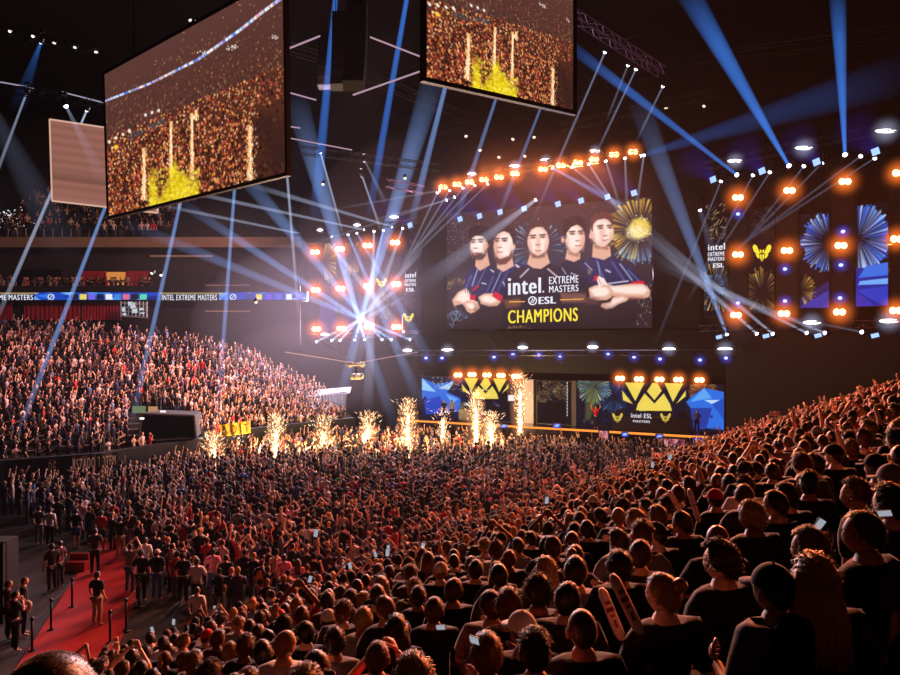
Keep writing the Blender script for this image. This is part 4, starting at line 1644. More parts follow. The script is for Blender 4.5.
cv.burst(762, 293, 26, 60, GOLD, .2, 1.3, rnd=R_)
cv.poly([(799, 300), (830, 280), (830, 310), (799, 312)], (34, 30, 90))
cv.burst(830, 243, 31, 60, BLU, .25, 1.4, 90, 270, .2, 1, rnd=R_)
cv.burst(799, 290, 18, 34, GOLD, .15, 1.1, -70, 70, rnd=R_)
cv.poly([(800, 307), (829, 290), (829, 309)], (60, 56, 160))
cv.burst(858, 238, 36, 80, BLU, .1, 1.5, -90, 90, .15, 1, rnd=R_)
star(cv, [([(854, 268), (892, 268), (892, 312), (854, 312)], (26, 40, 150)), ([(866, 266), (888, 262), (888, 275), (858, 278)], (50, 110, 225)),
          ([(860, 281), (888, 278), (888, 284), (858, 285)], (110, 170, 245)), ([(856, 290), (888, 286), (888, 306), (872, 300)], (40, 60, 190)), ([(854, 290), (876, 306), (854, 308)], (60, 50, 170))])
strip(RW, 704.5, 727, 204, 316, cv, 'strip screen on the stage wing with white intel and masters lettering over gold firework')
strip(RW, 749, 774, 208, 309, cv, 'strip screen with yellow wing emblem above a gold firework')
strip(RW, 800, 829, 213, 308, cv, 'strip screen with half of a blue firework and violet ground')
strip(RW, 856, 888, 204, 306, cv, 'widest strip screen with large blue firework and blue facets below')
fr = lambda px, py: RW.at(px, py, .06)
ss = [o for o in C.objects if o.name.startswith('led_strip_screen')]
lettering('intel', fr, M_TXT, ss[0], ((708, 244.5), (725, 243), (725, 249.5), (708, 250.5)), .03)
lettering('EXTREME', fr, M_TXT, ss[0], ((708, 252.5), (724.5, 251.5), (724.5, 255.4), (708, 256.3)), .03)
lettering('MASTERS', fr, M_TXT, ss[0], ((708, 257.6), (724.5, 256.8), (724.5, 260.4), (708, 261.2)), .03)
lettering('ESL', fr, M_TXT, ss[0], ((713, 263.4), (724, 263), (724, 267.2), (713, 267.8)), .05)
wings_logo(762, 253, 1.75, fr, ss[1])

cv = Canvas(300, 215, 425, 345, 4, (30, 22, 34))
cv.burst(322, 262, 22, 60, GOLD, .15, 1.2, -80, 80, rnd=R_)
cv.burst(352, 256, 18, 50, GOLD + [(90, 120, 190)], .2, 1.0, rnd=R_)
cv.burst(353, 292, 16, 40, [(70, 90, 180), (50, 70, 150)], .2, 1.0, rnd=R_)
cv.poly([(300, 305), (362, 300), (362, 335), (300, 335)], (34, 34, 110), .8)
cv.burst(383, 306, 15, 34, GOLD, .2, 1.0, rnd=R_)
for k in range(50):
    cv.ell(R_.uniform(404, 419), R_.uniform(240, 325), .4, .4, (170, 140, 100), .8, .3)
strip(LW, 320, 336, 240, 330, cv, 'strip screen with gold firework on the tent-side wing, outermost of four')
strip(LW, 345, 362, 238, 330, cv, 'strip screen with gold and violet firework, behind the crossing beams')
strip(LW, 373, 390, 236, 330, cv, 'strip screen with small yellow wing emblem, behind the crossing beams')
strip(LW, 403, 419, 234, 330, cv, 'strip screen with small white intel lettering next to the main screen')
sl = [o for o in C.objects if o.name.startswith('led_strip_screen')][-4:]
fl = lambda px, py: LW.at(px, py, .06)
lettering('intel', fl, M_TXT, sl[3], ((405, 273), (416, 272), (416, 277), (405, 278)), .03)
lettering('EXTREME', fl, M_TXT, sl[3], ((405, 279.4), (416, 279), (416, 282), (405, 282.4)), .03)
lettering('MASTERS', fl, M_TXT, sl[3], ((405, 283.4), (416, 283), (416, 286), (405, 286.4)), .03)
lettering('ESL', fl, M_TXT, sl[3], ((406, 288), (415, 287.8), (415, 291.4), (406, 291.8)), .05)
wings_logo(381.5, 283, 1.0, fl, sl[2])
wings_logo(408.5, 318, 1.0, fl, sl[3])

# ================================================================== hanging screens with the crowd picture
S1 = [P(104.5, 74.5, 35.6), P(283.5, -24, 26), P(286, 172.5, 26), P(109, 216.5, 35.6)]
cv = Canvas(98, -40, 295, 225, 3.2, (60, 38, 36))
R_ = random.Random(33)
yy = np.linspace(-40, 225, cv.h)[:, None]
xx = np.linspace(98, 295, cv.w)[None]
vv = np.clip((yy - (75 - (xx - 104) * .55)) / 150, 0, 1)
for ch, (a_, b_) in enumerate(((84, 70), (52, 36), (48, 24))):
    cv.a[..., ch] = a_ + (b_ - a_) * vv
def vy(x, v):
    tp = np.interp(x, [104, 284], [75, -24])
    return tp + (np.interp(x, [104, 284], [142, 197]) * v)


for k in range(6200):
    x = R_.uniform(100, 290)
    v = .10 + .90 * R_.random() ** .85
    y = vy(x, v)
    if v < .38 and R_.random() < .5:
        continue
    dark = x > 252 and v > .62
    c = R_.choice([(150, 70, 40), (200, 110, 60), (110, 45, 30), (230, 150, 90), (40, 16, 12), (30, 12, 10), (180, 60, 50), (90, 40, 34), (50, 22, 18)])
    if v < .45:
        c = tuple(int(q * .5 + 34) for q in c)
    if dark:
        if R_.random() < .6:
            continue
        c = tuple(int(q * .45) for q in c)
    r = .45 + v * 1.1 * R_.random()
    cv.ell(x, y, r, r * 1.5, c, .75, .4)
for k in range(900):
    x, v = R_.uniform(104, 258), R_.uniform(.45, 1)
    y = vy(x, v)
    cv.ell(x, y, R_.uniform(.3, .9), R_.uniform(.4, 1.4), R_.choice([(255, 190, 110), (255, 160, 70), (250, 220, 170), (230, 100, 60)]), .8, .3)
for k in range(24):
    cv.ell(R_.uniform(258, 286), R_.uniform(120, 172), 7, 9, (50, 28, 26), .35, 4)
for (x, y0, y1, w) in ((144, 148, 200, 2.2), (171, 122, 175, 1.6), (192, 114, 180, 1.8), (250, 125, 180, 3.5), (196, 110, 120, 3)):
    for k in range(int((y1 - y0) * 7)):
        v = R_.random()
        yk = y0 + (y1 - y0) * v
        cv.ell(x + R_.gauss(0, w * (.3 + .5 * abs(v - .3))), yk, .5, .9, R_.choice([(255, 235, 200), (255, 190, 120), (255, 150, 80)]), .8, .3)
    cv.line(x, y0 + 8, x + 1, y1, .8, (255, 240, 210), .6)
cv.poly([(149, 207), (150, 178), (154, 172), (158, 200), (166, 190), (170, 172), (175, 160), (179, 172), (188, 178), (197, 186), (201, 200), (170, 208), (150, 213)], (222, 200, 20), .85, 2.5)
for k in range(500):
    x = R_.uniform(149, 200)
    y = R_.uniform(168, 210)
    cv.ell(x, y, R_.uniform(.5, 1.5), R_.uniform(.5, 1.5), R_.choice([(245, 225, 60), (190, 160, 20), (150, 110, 30), (230, 210, 90)]), .6, .6)
for x, y in ((145.6, 115), (152, 112.5), (158.7, 110.5), (109.5, 142), (116, 138), (123, 134.5), (129, 131)):
    cv.ell(x, y, 1.2, 1.5, (255, 248, 235), 1, .7)
cv.ell(116, 147, 2, 2.2, (240, 190, 60), 1, .8)
for k in range(90):
    x = R_.uniform(130, 165)
    cv.ell(x, 137 - (x - 130) * .5 + R_.uniform(-3, 3), 1, .7, (70, 66, 74), .7, .5)
# the ring of light across the picture
lastp = None
for k in range(260):
    u = k / 259
    x = 104 + 178 * u
    y = 102 - 46 * u - 10 * u - 22 * max(0, u - .5) ** 1.3 * 3.2
    y = float(np.interp(x, [104, 150, 198, 240, 260, 283], [101.5, 83.5, 59.5, 30, 14, -3]))
    c = R_.choice([(90, 130, 220), (240, 245, 255), (200, 220, 250), (60, 90, 190), (220, 120, 140), (230, 210, 140)])
    cv.ell(x, y, 1.2, .8 + .9 * u, c, .95, .4)
for k in range(60):
    cv.ell(R_.uniform(150, 283), R_.uniform(0, 80), .7, .5, R_.choice([(200, 160, 60), (150, 160, 60), (220, 120, 90)]), .8, .3)
for x, y in ((201, 53), (230, 48), (276, 37), (235, 47)):
    for k in range(10):
        cv.ell(x + R_.uniform(-4, 4), y + R_.uniform(-2, 2), .6, .5, (250, 240, 230), .9, .3)


def quad_grid(Q, nu, nv):
    u = np.linspace(0, 1, nu + 1)[None, :, None]
    v = np.linspace(0, 1, nv + 1)[:, None, None]
    q = [np.array(p[:]) for p in Q]
    return (q[0] * (1 - u) + q[1] * u) * (1 - v) + (q[3] * (1 - u) + q[2] * u) * v


G1 = quad_grid(S1, 420, 240)
px1, py1 = CXP + FP * G1[..., 0] / G1[..., 1], HY - FP * (G1[..., 2] - CAMH) / G1[..., 1]
COL1 = cv.sample(px1, py1) * 1.12


def hung_screen(Q, cols, nu, nv, label, fr=.14):
    t = empty('hanging_screen', (Q[2] + Q[3]) / 2, label, 'screen', 'big screens of the central video cube')
    picture('display_panel', quad_grid(Q, nu, nv), cols, nu, nv, t)
    ux, uz = (Q[1] - Q[0]).normalized(), (Q[0] - Q[3]).normalized()
    n = ux.cross(uz).normalized()
    if n.y > 0:
        n = -n
    mb = MB()
    o = [Q[0] - ux * fr + uz * fr, Q[1] + ux * fr + uz * fr, Q[2] + ux * fr - uz * fr, Q[3] - ux * fr - uz * fr]
    f0, f1 = n * .05, -n * .14
    vs = [p + f0 for p in Q] + [p + f0 for p in o] + [p + f1 for p in o]
    fs = [(k, (k + 1) % 4, 4 + (k + 1) % 4, 4 + k) for k in range(4)] + [(4 + k, 4 + (k + 1) % 4, 8 + (k + 1) % 4, 8 + k) for k in range(4)] + [(8, 9, 10, 11)]
    mb.add(vs, fs)
    mb.obj('frame', M_BLACK, t)
    for s in (.2, .8):
        p = Q[0].lerp(Q[1], s) - n * .07
        mb = MB()
        mb.tube([p, Vector((p.x, p.y, 40))], .03, 4)
        mb.obj('hanging_cable', M_BLACK, t)
    return t


hung_screen(S1, COL1, 420, 240, 'large tilted-looking hanging screen showing the crowd with yellow smoke, beside the brown screen')
# second face, turned the other way, higher up and nearer
xl, yl, xr, yr = -24 / FP * 21.2, 21.2, 123 / FP * 24.4, 24.4
zb = CAMH + (HY - 77.5) / FP * 21.2
S2 = [Vector((xl, yl, zb + 4.35)), Vector((xr, yr, zb + 4.35)), Vector((xr, yr, CAMH + (HY - 110.5) / FP * 24.4)), Vector((xl, yl, zb))]
S2[1].z = S2[2].z + 4.35
hung_screen(S2, COL1 * 1.02, 420, 240, 'hanging crowd-picture screen cut by the top of the photo, above the stage')
S3 = [P(50, 119.5, 46), P(160, 136, 43), P(157.5, 213, 43), P(52.5, 201, 46)]
t = empty('projection_screen', (S3[2] + S3[3]) / 2, 'plain brown lit screen with a pale border, hanging behind the large crowd screen', 'screen')
mb = MB()
mb.add([p for p in S3] + [p + Vector((0, .15, 0)) for p in S3], [(3, 2, 1, 0), (4, 5, 6, 7), (0, 1, 5, 4), (1, 2, 6, 5), (2, 3, 7, 6), (3, 0, 4, 7)])
G3 = quad_grid([p - Vector((0, .02, 0)) for p in S3], 60, 40)
c3 = np.zeros(G3.shape)
uu = np.linspace(0, 1, 61)[None] + 0 * np.linspace(0, 1, 41)[:, None]
v3 = np.linspace(0, 1, 41)[:, None] + 0 * uu
for ch, b_ in enumerate((146, 96, 84)):
    c3[..., ch] = b_ * (1 - .12 * ((v3 > .63) & (v3 < .75)) + .05 * np.sin(v3 * 60)) + 6 * (v3 > .88)
picture('display_panel', G3, c3, 60, 40, t)
mb.obj('backing', M_BLACK, t)
mb = MB()
for k in range(4):
    mb.tube([S3[k] + Vector((0, -.05, 0)), S3[(k + 1) % 4] + Vector((0, -.05, 0))], .055, 4)
mb.obj('border', emit('pale border light', (235, 190, 165), .8), t)
# ================================================================== stage lights
WHITE, BLUE, CBLUE, GREYB, VIO, AMB = (208, 220, 255), (62, 132, 240), (135, 175, 245), (165, 175, 215), (80, 60, 220), (255, 120, 40)
ORD = 'first second third fourth fifth sixth seventh eighth ninth tenth eleventh twelfth thirteenth fourteenth'.split()
NB = [0]


def pos(where, px, py, off=.8):
    if isinstance(where, Plane):
        return where.at(px, py, off)
    return P(px, py, where)


def mh(where, sx, sy, ex, ey, w0, w1, col, b0, b1, label, group, dep=1.0, lens=None, soft=1.3, size=1.0, off=.8, dy=None):
    """fixture at photo pixel (sx,sy) on a plane or depth, beam aimed through (ex,ey); w = apparent widths in pixels"""
    s = pos(where, sx, sy, off)
    Ye = s.y * dep if dy is None else dy
    e = P(ex, ey, Ye)
    t = moving_head(s, e, size, lens or M_LENS_W, label, group)
    beam(s, e, w0 / 2 / FP * s.y, w1 / 2 / FP * Ye, col, b0, b1, t, soft)
    NB[0] += 1
    return t


g = 'moving heads under the right-hand wing screens'
for i, (sx, sy, ex, ey, w1, b) in enumerate(((727, 335, 636, 96, 24, .55), (757, 334, 636, 226, 11, .50), (773, 334, 642, 225, 11, .45), (807, 333, 650, 254, 11, .42), (825, 333, 655, 264, 11, .36), (862, 332, 700, 300, 5, .13))):
    mh(RW, sx, sy, ex, ey, 2.4, w1, CBLUE if i == 0 else WHITE, b * 1.5, b * .22, f'{ORD[i]} floor-side moving head below the wing strip screens, counted from the main screen', 'moving heads below the strip screens', .93)
g = 'moving heads on top of the strip-screen wing'
for i, (sx, sy, ex, ey) in enumerate(((721, 181, 653, 350), (753, 175, 688, 300), (770, 172, 684, 306), (804, 166, 742, 246), (822, 163, 726, 262), (861, 156, 724, 258), (875, 158, 736, 248))):
    mh(RW, sx, sy, ex, ey, 1.6, 4.0, GREYB, .30, .07, f'{ORD[i]} small moving head topping the strip-screen wing, thin grey beam downwards', 'small moving heads above the strip screens', .97)
for i, (sx, sy, ex, ey, w1, b) in enumerate(((737, 175, 560, 38, 13, .55), (789, 166, 684, -14, 24, .75), (845, 155, 837, -14, 17, .8))):
    mh(RW, sx, sy, ex, ey, 3, w1, BLUE, b * 2.0, b * .7, ('moving head throwing a long blue beam up-left towards the hanging screen', 'moving head throwing the broad slanting blue beam to the ceiling', 'moving head throwing a straight vertical blue beam to the ceiling')[i], 'bright blue beams above the strip screens', .8, size=1.2)
# amber truss over the main screen
g = 'moving heads on the amber truss'
for i, (sx, sy, ex, ey, b) in enumerate(((437.5, 192.5, 398, 276, .35), (449.7, 190, 399, 274, .35), (463, 187.5, 400, 270, .28), (475, 185, 403, 262, .28), (488, 183.7, 400, 268, .25))):
    mh(MAIN, sx, sy, ex, ey, 1.4, 3.6, WHITE, b, .08, f'{ORD[i]} small moving head under the amber truss counted from its tent end', 'small moving heads at the tent end of the amber truss', 1.0, off=1.6)
for i, (sx, sy, ex, ey, w1, b) in enumerate(((552, 167.6, 712, 256, 16, .5), (571.7, 166.7, 632, 216, 5, .3), (588.7, 163.8, 628, 226, 5, .42), (605.7, 161, 620, 206, 4, .42), (625, 158, 627, 208, 4, .42), (643.9, 155, 636, 210, 4, .42))):
    mh(MAIN, sx, sy, ex, ey, 1.8, w1, CBLUE if i == 0 else WHITE, b * 1.3, b * .25, f'{ORD[i]} moving head under the amber truss, beam down over the gold firework', 'moving heads over the gold firework', .97, off=1.8)
mh(MAIN, 536, 199.7, 412, 292, 3.4, 22, (190, 205, 235), .8, .08, 'moving head in the middle above the men, short bright beam down-left', 'x', .95, off=1.6)['group'] = 'front lights of the main screen'
# left wing crossing beams
LOWS = ((316, 341.8, 440, 281, 3, 5, .40), (331.5, 340.7, 418, 272, 3, 6, .50), (339.8, 340.7, 430, 241, 3, 7, .5), (354.7, 340.3, 436, 70, 3, 26, .62), (364.7, 340, 294, 92, 3, 26, .58),
        (382.3, 340, 230, 160, 3, 18, .5), (391.7, 340, 174, 198, 3, 12, .5), (410.3, 339.7, 122, 221, 3, 14, .36))
for i, (sx, sy, ex, ey, w0, w1, b) in enumerate(LOWS):
    tt = mh(LW, sx, sy, ex, ey, 2.4, w1, WHITE if i < 3 else CBLUE, b * 3.2, b * .36, f'{ORD[i]} moving head from the tent side under the crossing beams, aimed upwards', 'lower row of the crossing beams', .90)
UPS = ((322.8, 236.6, 420, 352, .40), (331.5, 236, 396, 430, .34), (348, 234.5, 420, 402, .5), (356.8, 232.9, 434, 366, .4), (374, 231.4, 368, 410, .42), (383.4, 230.4, 338, 408, .55), (402.6, 228.3, 352, 372, .34))
for i, (sx, sy, ex, ey, b) in enumerate(UPS):
    mh(LW, sx, sy, ex, ey, 2.0, 13, WHITE if i in (0, 4, 6) else CBLUE, b * 2.4, b * .6, f'{ORD[i]} moving head from the tent side above the crossing beams, aimed downwards', 'upper row of the crossing beams', .80)
for i, (sx, sy, ex, ey, w1, b) in enumerate(((311.8, 236, 150, 203, 4.5, .42), (364, 229.8, 166, 187, 5.5, .42), (392, 226.7, 244, 183, 7, .42), (440, 190.5, 330, 210, 3, .13), (447, 200, 352, 226, 3, .13), (455, 197, 300, 248, 3, .14))):
    mh(LW if i < 3 else MAIN, sx, sy, ex, ey, 2.0, w1, WHITE, b * 1.1, b * .45, f'{ORD[i]} moving head sending a flat beam sideways over the boxes, from the tent end', 'flat sideways beams', .86 if i < 3 else 1.0, off=.8 if i < 3 else 1.6)
# long beams falling from the roof
ROOF = ((27, 92, -12, 196, 2, 4, 48, .55, WHITE, 1.25), (87, 110, -8, 330, 2, 5, 48, .55, WHITE, 1.25), (41, 42, 14, 118, 2.4, 18, 46, .6, BLUE, 1.1), (66, 106, 108, 190, 2, 18, 40.5, .42, GREYB, 1.0),
        (148, 96, 10, 455, 2, 6.5, 47, .5, CBLUE, .93), (212, 60, 130, 430, 2, 6, 49, .5, CBLUE, 1.0), (247, 20, 216, 440, 2, 5.5, 50, .5, CBLUE, 1.02), (276, 40, 299, 320, 2, 3.6, 50, .42, WHITE, 1.1),
        (341, -60, 314, 226, 4, 12, 42, .5, BLUE, 1.3), (417, -60, 368, 222, 4, 9, 42, .55, BLUE, 1.3), (462, 20, 408, 236, 3, 9, 44, .5, CBLUE, 1.25), (512, 50, 452, 232, 2, 7, 48, .32, CBLUE, 1.15), (550, 84, 494, 228, 2, 6, 48, .26, CBLUE, 1.15),
        (605, 52, 532, 222, 2, 4, 49, .26, GREYB, 1.08), (636, 69, 594, 158, 2, 3, 50, .26, GREYB, 1.04), (663, 86, 636, 142, 2, 3, 50, .22, GREYB, 1.04), (628, 65, 606, 122, 2, 3, 50, .16, GREYB, 1.04),
        (320.4, 152, 344, 238, 1.8, 3, 56, .5, WHITE, 1.12), (362, 176, 382, 233, 1.8, 3.4, 56, .55, WHITE, 1.12), (365, 161, 388, 208, 1.8, 6, 56, .22, WHITE, 1.12))
WHERE = ('at the far left edge, beam leaving the picture', 'left of the brown screen, beam crossing its corner', 'high in the top left corner with a blue beam', 'over the brown screen with a soft grey beam', 'behind the big crowd screen, beam down to the carpet-side stand',
         'behind the big crowd screen, beam down to the tunnel', 'behind the big crowd screen, steepest beam', 'at the lower corner of the big crowd screen, thin vertical beam', 'beside the loudspeaker column, blue beam', 'between loudspeakers and second screen, blue beam',
         'behind the second hanging screen at its tent end', 'behind the second hanging screen at its middle', 'behind the second hanging screen at its stage end', 'on the violet truss, longest of its thin beams', 'on the violet truss, second thin beam', 'below the end of the violet truss, short beam',
         'on the violet truss, faintest beam', 'hanging alone left of centre, thin white beam', 'hanging alone with a bright head, centre left', 'beside the lone bright head, faint soft beam')
for i, (sx, sy, ex, ey, w0, w1, Y, b, col, dep) in enumerate(ROOF):
    mh(Y, sx, sy, ex, ey, w0, w1, col, b * 1.6, b * (.75 if i not in (2, 3) else .06), 'roof moving head ' + WHERE[i], 'moving heads under the roof', dep)
# wide dim washes
for i, (sx, sy, ex, ey, w1, Y, b, lab) in enumerate(((-30, 70, 66, 250, 44, 50, .10, 'wash light off the left edge, broad dim beam over the upper tier'), (640, 156, 930, 66, 50, 54, .13, 'wash light at the end of the amber truss, broad blue beam towards the roof'),
                                                     (700, 210, 742, 345, 24, 50, .09, 'wash light between main screen and wing, faint beam down'), (434, 258, 520, 372, 20, 62, .08, 'wash light at the main screen corner, faint beam over the stage'))):
    mh(Y, sx, sy, ex, ey, 5, w1, BLUE if i == 1 else GREYB, b * 1.3, b * .5, lab, 'broad dim wash lights', .93, soft=2.0)
for i, (px, py) in enumerate(((410, 225), (460, 219), (479.5, 216), (500, 212), (524, 208.7), (558, 204), (581, 200.7), (607.4, 197), (634, 193), (713, 179.5), (762, 171), (816.5, 162), (875.5, 151.5),
                              (719, 337), (766, 336), (818, 335.5), (875, 335.5))):
    pl = MAIN if px < 640 else RW
    c = pl.at(px, py, 1.3)
    up = i < 13
    t = empty('wash_panel', c, f'{"small square blue LED wash panel" if up else "low blue LED wash panel below the strip screens"}, {ORD[i if i < 9 else (i - 9 if i < 13 else i - 13)]} ' + ('along the top of the main screen' if i < 9 else 'along the top of the wing' if i < 13 else 'counted from the main screen'), 'stage light', 'blue wash panels')
    u = Vector((-pl.n[1], pl.n[0], 0)) * -1
    nb = Vector((-pl.n[0], -pl.n[1], 0))
    mm = Matrix((u, nb, Vector((0, 0, 1)))).transposed() @ Matrix.Rotation(.25, 3, 'Y')
    mb = MB()
    hs = .42 if up else .25
    mb.box(c + nb * .12, (.52, .18, hs + .12), mm)
    mb.obj('housing', M_BLACK, t)
    mb = MB()
    mb.box(c - nb * .0, (.42, .04, hs), mm)
    mb.obj('led_face', emit('blue LED face', (150, 185, 255), 1.5), t)
    if up:
        s = .9
        e = P(px - 30 * (1 if px < 640 else .7), py - 22, c.y * .96)
        beam(c, e, .25, 1.5, VIO, .22, .03, t, 2.0)


def strobe(c, wpx, label, group, tilt=0.0):
    Y = c.y
    w = wpx / FP * Y
    t = empty('strobe_light', c, label, 'stage light', group)
    mb = MB()
    mb.ell(c + Vector((0, .12, 0)), (w * .52, .16, .16), 12, 8)
    mb.obj('housing', M_BLACK, t, True)
    mb = MB()
    mb.ell(c, (w * .5, .10, .12), 14, 8)
    mb.obj('tube', emit('white strobe tube', (255, 248, 240), 4), t, True)
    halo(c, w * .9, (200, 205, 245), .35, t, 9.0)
    return t


k = 0
for (px, py, w, pl) in ((735, 161, 15, RW), (804, 148, 18, RW), (886, 131, 22, RW), (812, 322.5, 18, RW), (889, 321, 20, RW), (472, 174, 9, MAIN), (515, 166, 11, MAIN), (546, 160, 11, MAIN), (595, 151, 11, MAIN),
                        (407.5, 350.5, 10, MAIN), (447.5, 350, 12, MAIN), (522.7, 347.5, 10, MAIN), (592.7, 347, 11, MAIN), (669, 349, 13, MAIN), (725, 349, 15, MAIN), (325, 334.5, 9, LW), (357, 225, 7, LW), (320, 230, 6, LW), (394, 217, 9, LW)):
    lab = ('top edge of the strip-screen wing' if k < 3 else 'bottom edge of the strip-screen wing' if k < 5 else 'above the amber truss' if k < 9 else 'lower truss over the stage' if k < 15 else 'tent-side wing')
    base = (0, 3, 5, 9, 15)[(k >= 3) + (k >= 5) + (k >= 9) + (k >= 15)]
    strobe(pl.at(px, py, 1.4), w, f'white oval strobe light, {ORD[k - base]} from the tent side, {lab}', 'white strobe lights')
    k += 1


def blinder(c, rr, label, group, glow=.5, gr=9.0):
    Y = c.y
    t = empty('blinder_light', c, label, 'stage light', group)
    mb = MB()
    mb.box(c + Vector((0, .22, 0)), (rr * 2.4, .3, rr * 1.7))
    mb.obj('housing', M_BLACK, t)
    for sx in (-1, 1):
        mb = MB()
        mb.ell(c + Vector((sx * rr * .55, 0, 0)), (rr * .62, .10, rr * .62), 12, 8)
        mb.obj('lamp', M_LENS_A, t, True)
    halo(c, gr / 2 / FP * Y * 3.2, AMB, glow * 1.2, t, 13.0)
    return t


k = 0
for px, py in ((443, 187), (457, 184.3), (469.5, 182), (484, 179.5), (499, 177), (515, 173.5), (543, 169), (561, 165.3), (578, 162.3), (594, 159), (614, 154.5), (633, 151.8)):
    blinder(MAIN.at(px, py, 1.6), .33, f'amber blinder, {ORD[k]} from the tent end on the curved truss above the main screen', 'amber blinders over the main screen', .9, 11)
    k += 1
k = 0
for px, py in ((458, 375), (472, 374.6), (487, 375), (501, 375.4), (516, 376.4), (620, 378.4), (639, 379), (659.4, 379.4), (678.4, 379.6), (699.4, 380)):
    blinder(LOWER.at(px, py, 1.0), .32, f'amber blinder, {ORD[k % 5]} from the tent side above the ' + ('low screen with blue facets' if k < 5 else 'low screen with blue star'), 'amber blinders over the low stage screens', .9, 10)
    k += 1
for r in range(3):
    for c_ in range(4):
        px = ((738, 789.5, 845, 899), (738, 787, 841, 897), (736, 784, 839.5, 896))[r][c_]
        py = ((197.5, 190.5, 181.5, 173), (254.5, 250.5, 245.5, 239), (315, 313.5, 312, 310.5))[r][c_]
        blinder(RW.at(px, py, .9), .34, f'amber blinder on the {ORD[c_]} dark tower right of the main screen, {("top", "middle", "bottom")[r]} of its three', 'amber blinders on the strip-screen wing', .85, 15)
for r in range(3):
    for c_ in range(4):
        px = ((315, 340, 367.5, 395), (315.5, 340.5, 368, 396), (316.5, 341.5, 368.5, 396.5))[r][c_]
        py = ((252, 249, 245.5, 242.5), (290, 288.5, 286, 284), (329, 328.5, 326.5, 327))[r][c_]
        blinder(LW.at(px, py, .9), .42, f'amber blinder on the tent-side wing, {ORD[c_]} column from the tent, {("top", "middle", "bottom")[r]} row', 'amber blinders on the tent-side wing', 1.0, 12)
# towers that carry them
for i, x in enumerate((728.5, 776, 831, 889)):
    block('light_tower', RW, x, x + (19, 22, 23.5, 21)[i], 9.7, 20.3, -.1, .5, M_BLACK, f'dark vertical tower between the strip screens, {ORD[i]} from the main screen', 'tower', 'dark lamp towers of the wings')
for i, x in enumerate((308, 337, 363, 391)):
    block('light_tower', LW, x, x + 11, 9.3, 19.8, -.1, .5, M_BLACK, f'dark lamp tower of the tent-side wing, {ORD[i]} from the tent', 'tower', 'dark lamp towers of the wings')
for i, (px, py) in enumerate(((785, 269), (785, 301), (843, 231.5), (841, 265), (840, 298), (738, 214), (738, 303), (608, 354), (700, 360), (426, 358), (494, 357), (513, 354.5), (539, 355), (442, 358), (560, 356), (634, 357), (660, 359), (726, 358))):
    pl = RW if i < 7 else MAIN
    c = pl.at(px, py, 1.1)
    mb = MB()
    mb.ell(c, (.14, .10, .11), 10, 6)
    o = mb.obj('spot_lamp', emit('pale blue spot', (150, 170, 255), 2.5), None, True, origin=c)
    tag(o, f'tiny pale blue spot lamp, {ORD[i if i < 7 else i - 7]} ' + ('on the towers of the strip-screen wing' if i < 7 else 'on the lower truss over the stage'), 'stage light', 'tiny blue spot lamps')
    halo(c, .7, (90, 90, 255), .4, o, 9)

# ------------------------------------------------------------------ trusses, cables, speakers
def truss_obj(pts, w, label, m=M_TRUSS, r=.035, group='lighting trusses'):
    mb = MB()
    for a_, b_ in zip(pts[:-1], pts[1:]):
        truss(mb, a_, b_, w, r)
    o = mb.obj('lighting_truss', m, None, False, origin=Vector(pts[0]))
    return tag(o, label, 'truss', group)


M_TRUSSD = mat('dark truss', (34, 33, 40), .4, .6)
truss_obj([MAIN.at(px, py, 1.9) for px, py in ((432, 186), (470, 179), (516, 170), (560, 162), (600, 153.5), (646, 147))], .5, 'curved truss that carries the amber blinders above the main screen', M_TRUSSD)
truss_obj([MAIN.at(px, 353, 1.7) for px in (398, 520, 640, 742)], .4, 'long straight truss over the stage mouth with white strobes')
truss_obj([RW.at(px, py, 1.4) for px, py in ((706, 166), (800, 146), (905, 124))], .5, 'sloping truss along the top of the strip-screen wing', M_TRUSSD)
truss_obj([RW.at(px, py, 1.4) for px, py in ((700, 329), (800, 325), (905, 324))], .4, 'level truss along the bottom of the strip-screen wing', M_TRUSSD)
truss_obj([LW.at(px, py, 1.4) for px, py in ((306, 336), (424, 335))], .4, 'short truss below the crossing beams', M_TRUSSD)
truss_obj([LW.at(px, py, 1.2) for px, py in ((306, 238), (424, 219))], .4, 'short sloping truss above the crossing beams', M_TRUSSD)
vt = truss_obj([P(572, 14, 42), P(662, 72, 46)], .55, 'truss lit violet, sloping down beside the second hanging screen', mat('violet light tinted truss', (120, 90, 150), .4, .3), .035)  # violet light on the truss put into its base colour
truss_obj([P(386, 183, 58), P(424, 190, 58)], .6, 'short violet truss hanging left of the amber blinders', mat('violet light tinted truss', (120, 90, 150), .4, .3), .03)  # shares the base colour with the violet light in it
truss_obj([P(-20, 88, 47), P(32, 92, 47), P(110, 106, 47)], .5, 'dark truss above the brown screen with small moving heads', M_TRUSSD)
truss_obj([P(-10, 28, 50), P(100, 52, 50)], .5, 'dark truss in the top left corner with small white lamps', M_TRUSSD)
truss_obj([P(300, 150, 60), P(440, 168, 60)], .6, 'faint dark truss left of centre under the roof', M_TRUSSD)
truss_obj([P(560, 128, 56), P(720, 92, 52)], .6, 'faint dark truss under the roof behind the violet one', M_TRUSSD)
truss_obj([P(120, 0, 60), P(330, 60, 66), P(470, 120, 68)], .8, 'large dark roof truss crossing above the hanging screens', M_TRUSSD)
truss_obj([P(440, 130, 70), P(700, 60, 60), P(920, 30, 50)], .8, 'large dark roof truss crossing over the amber truss', M_TRUSSD)

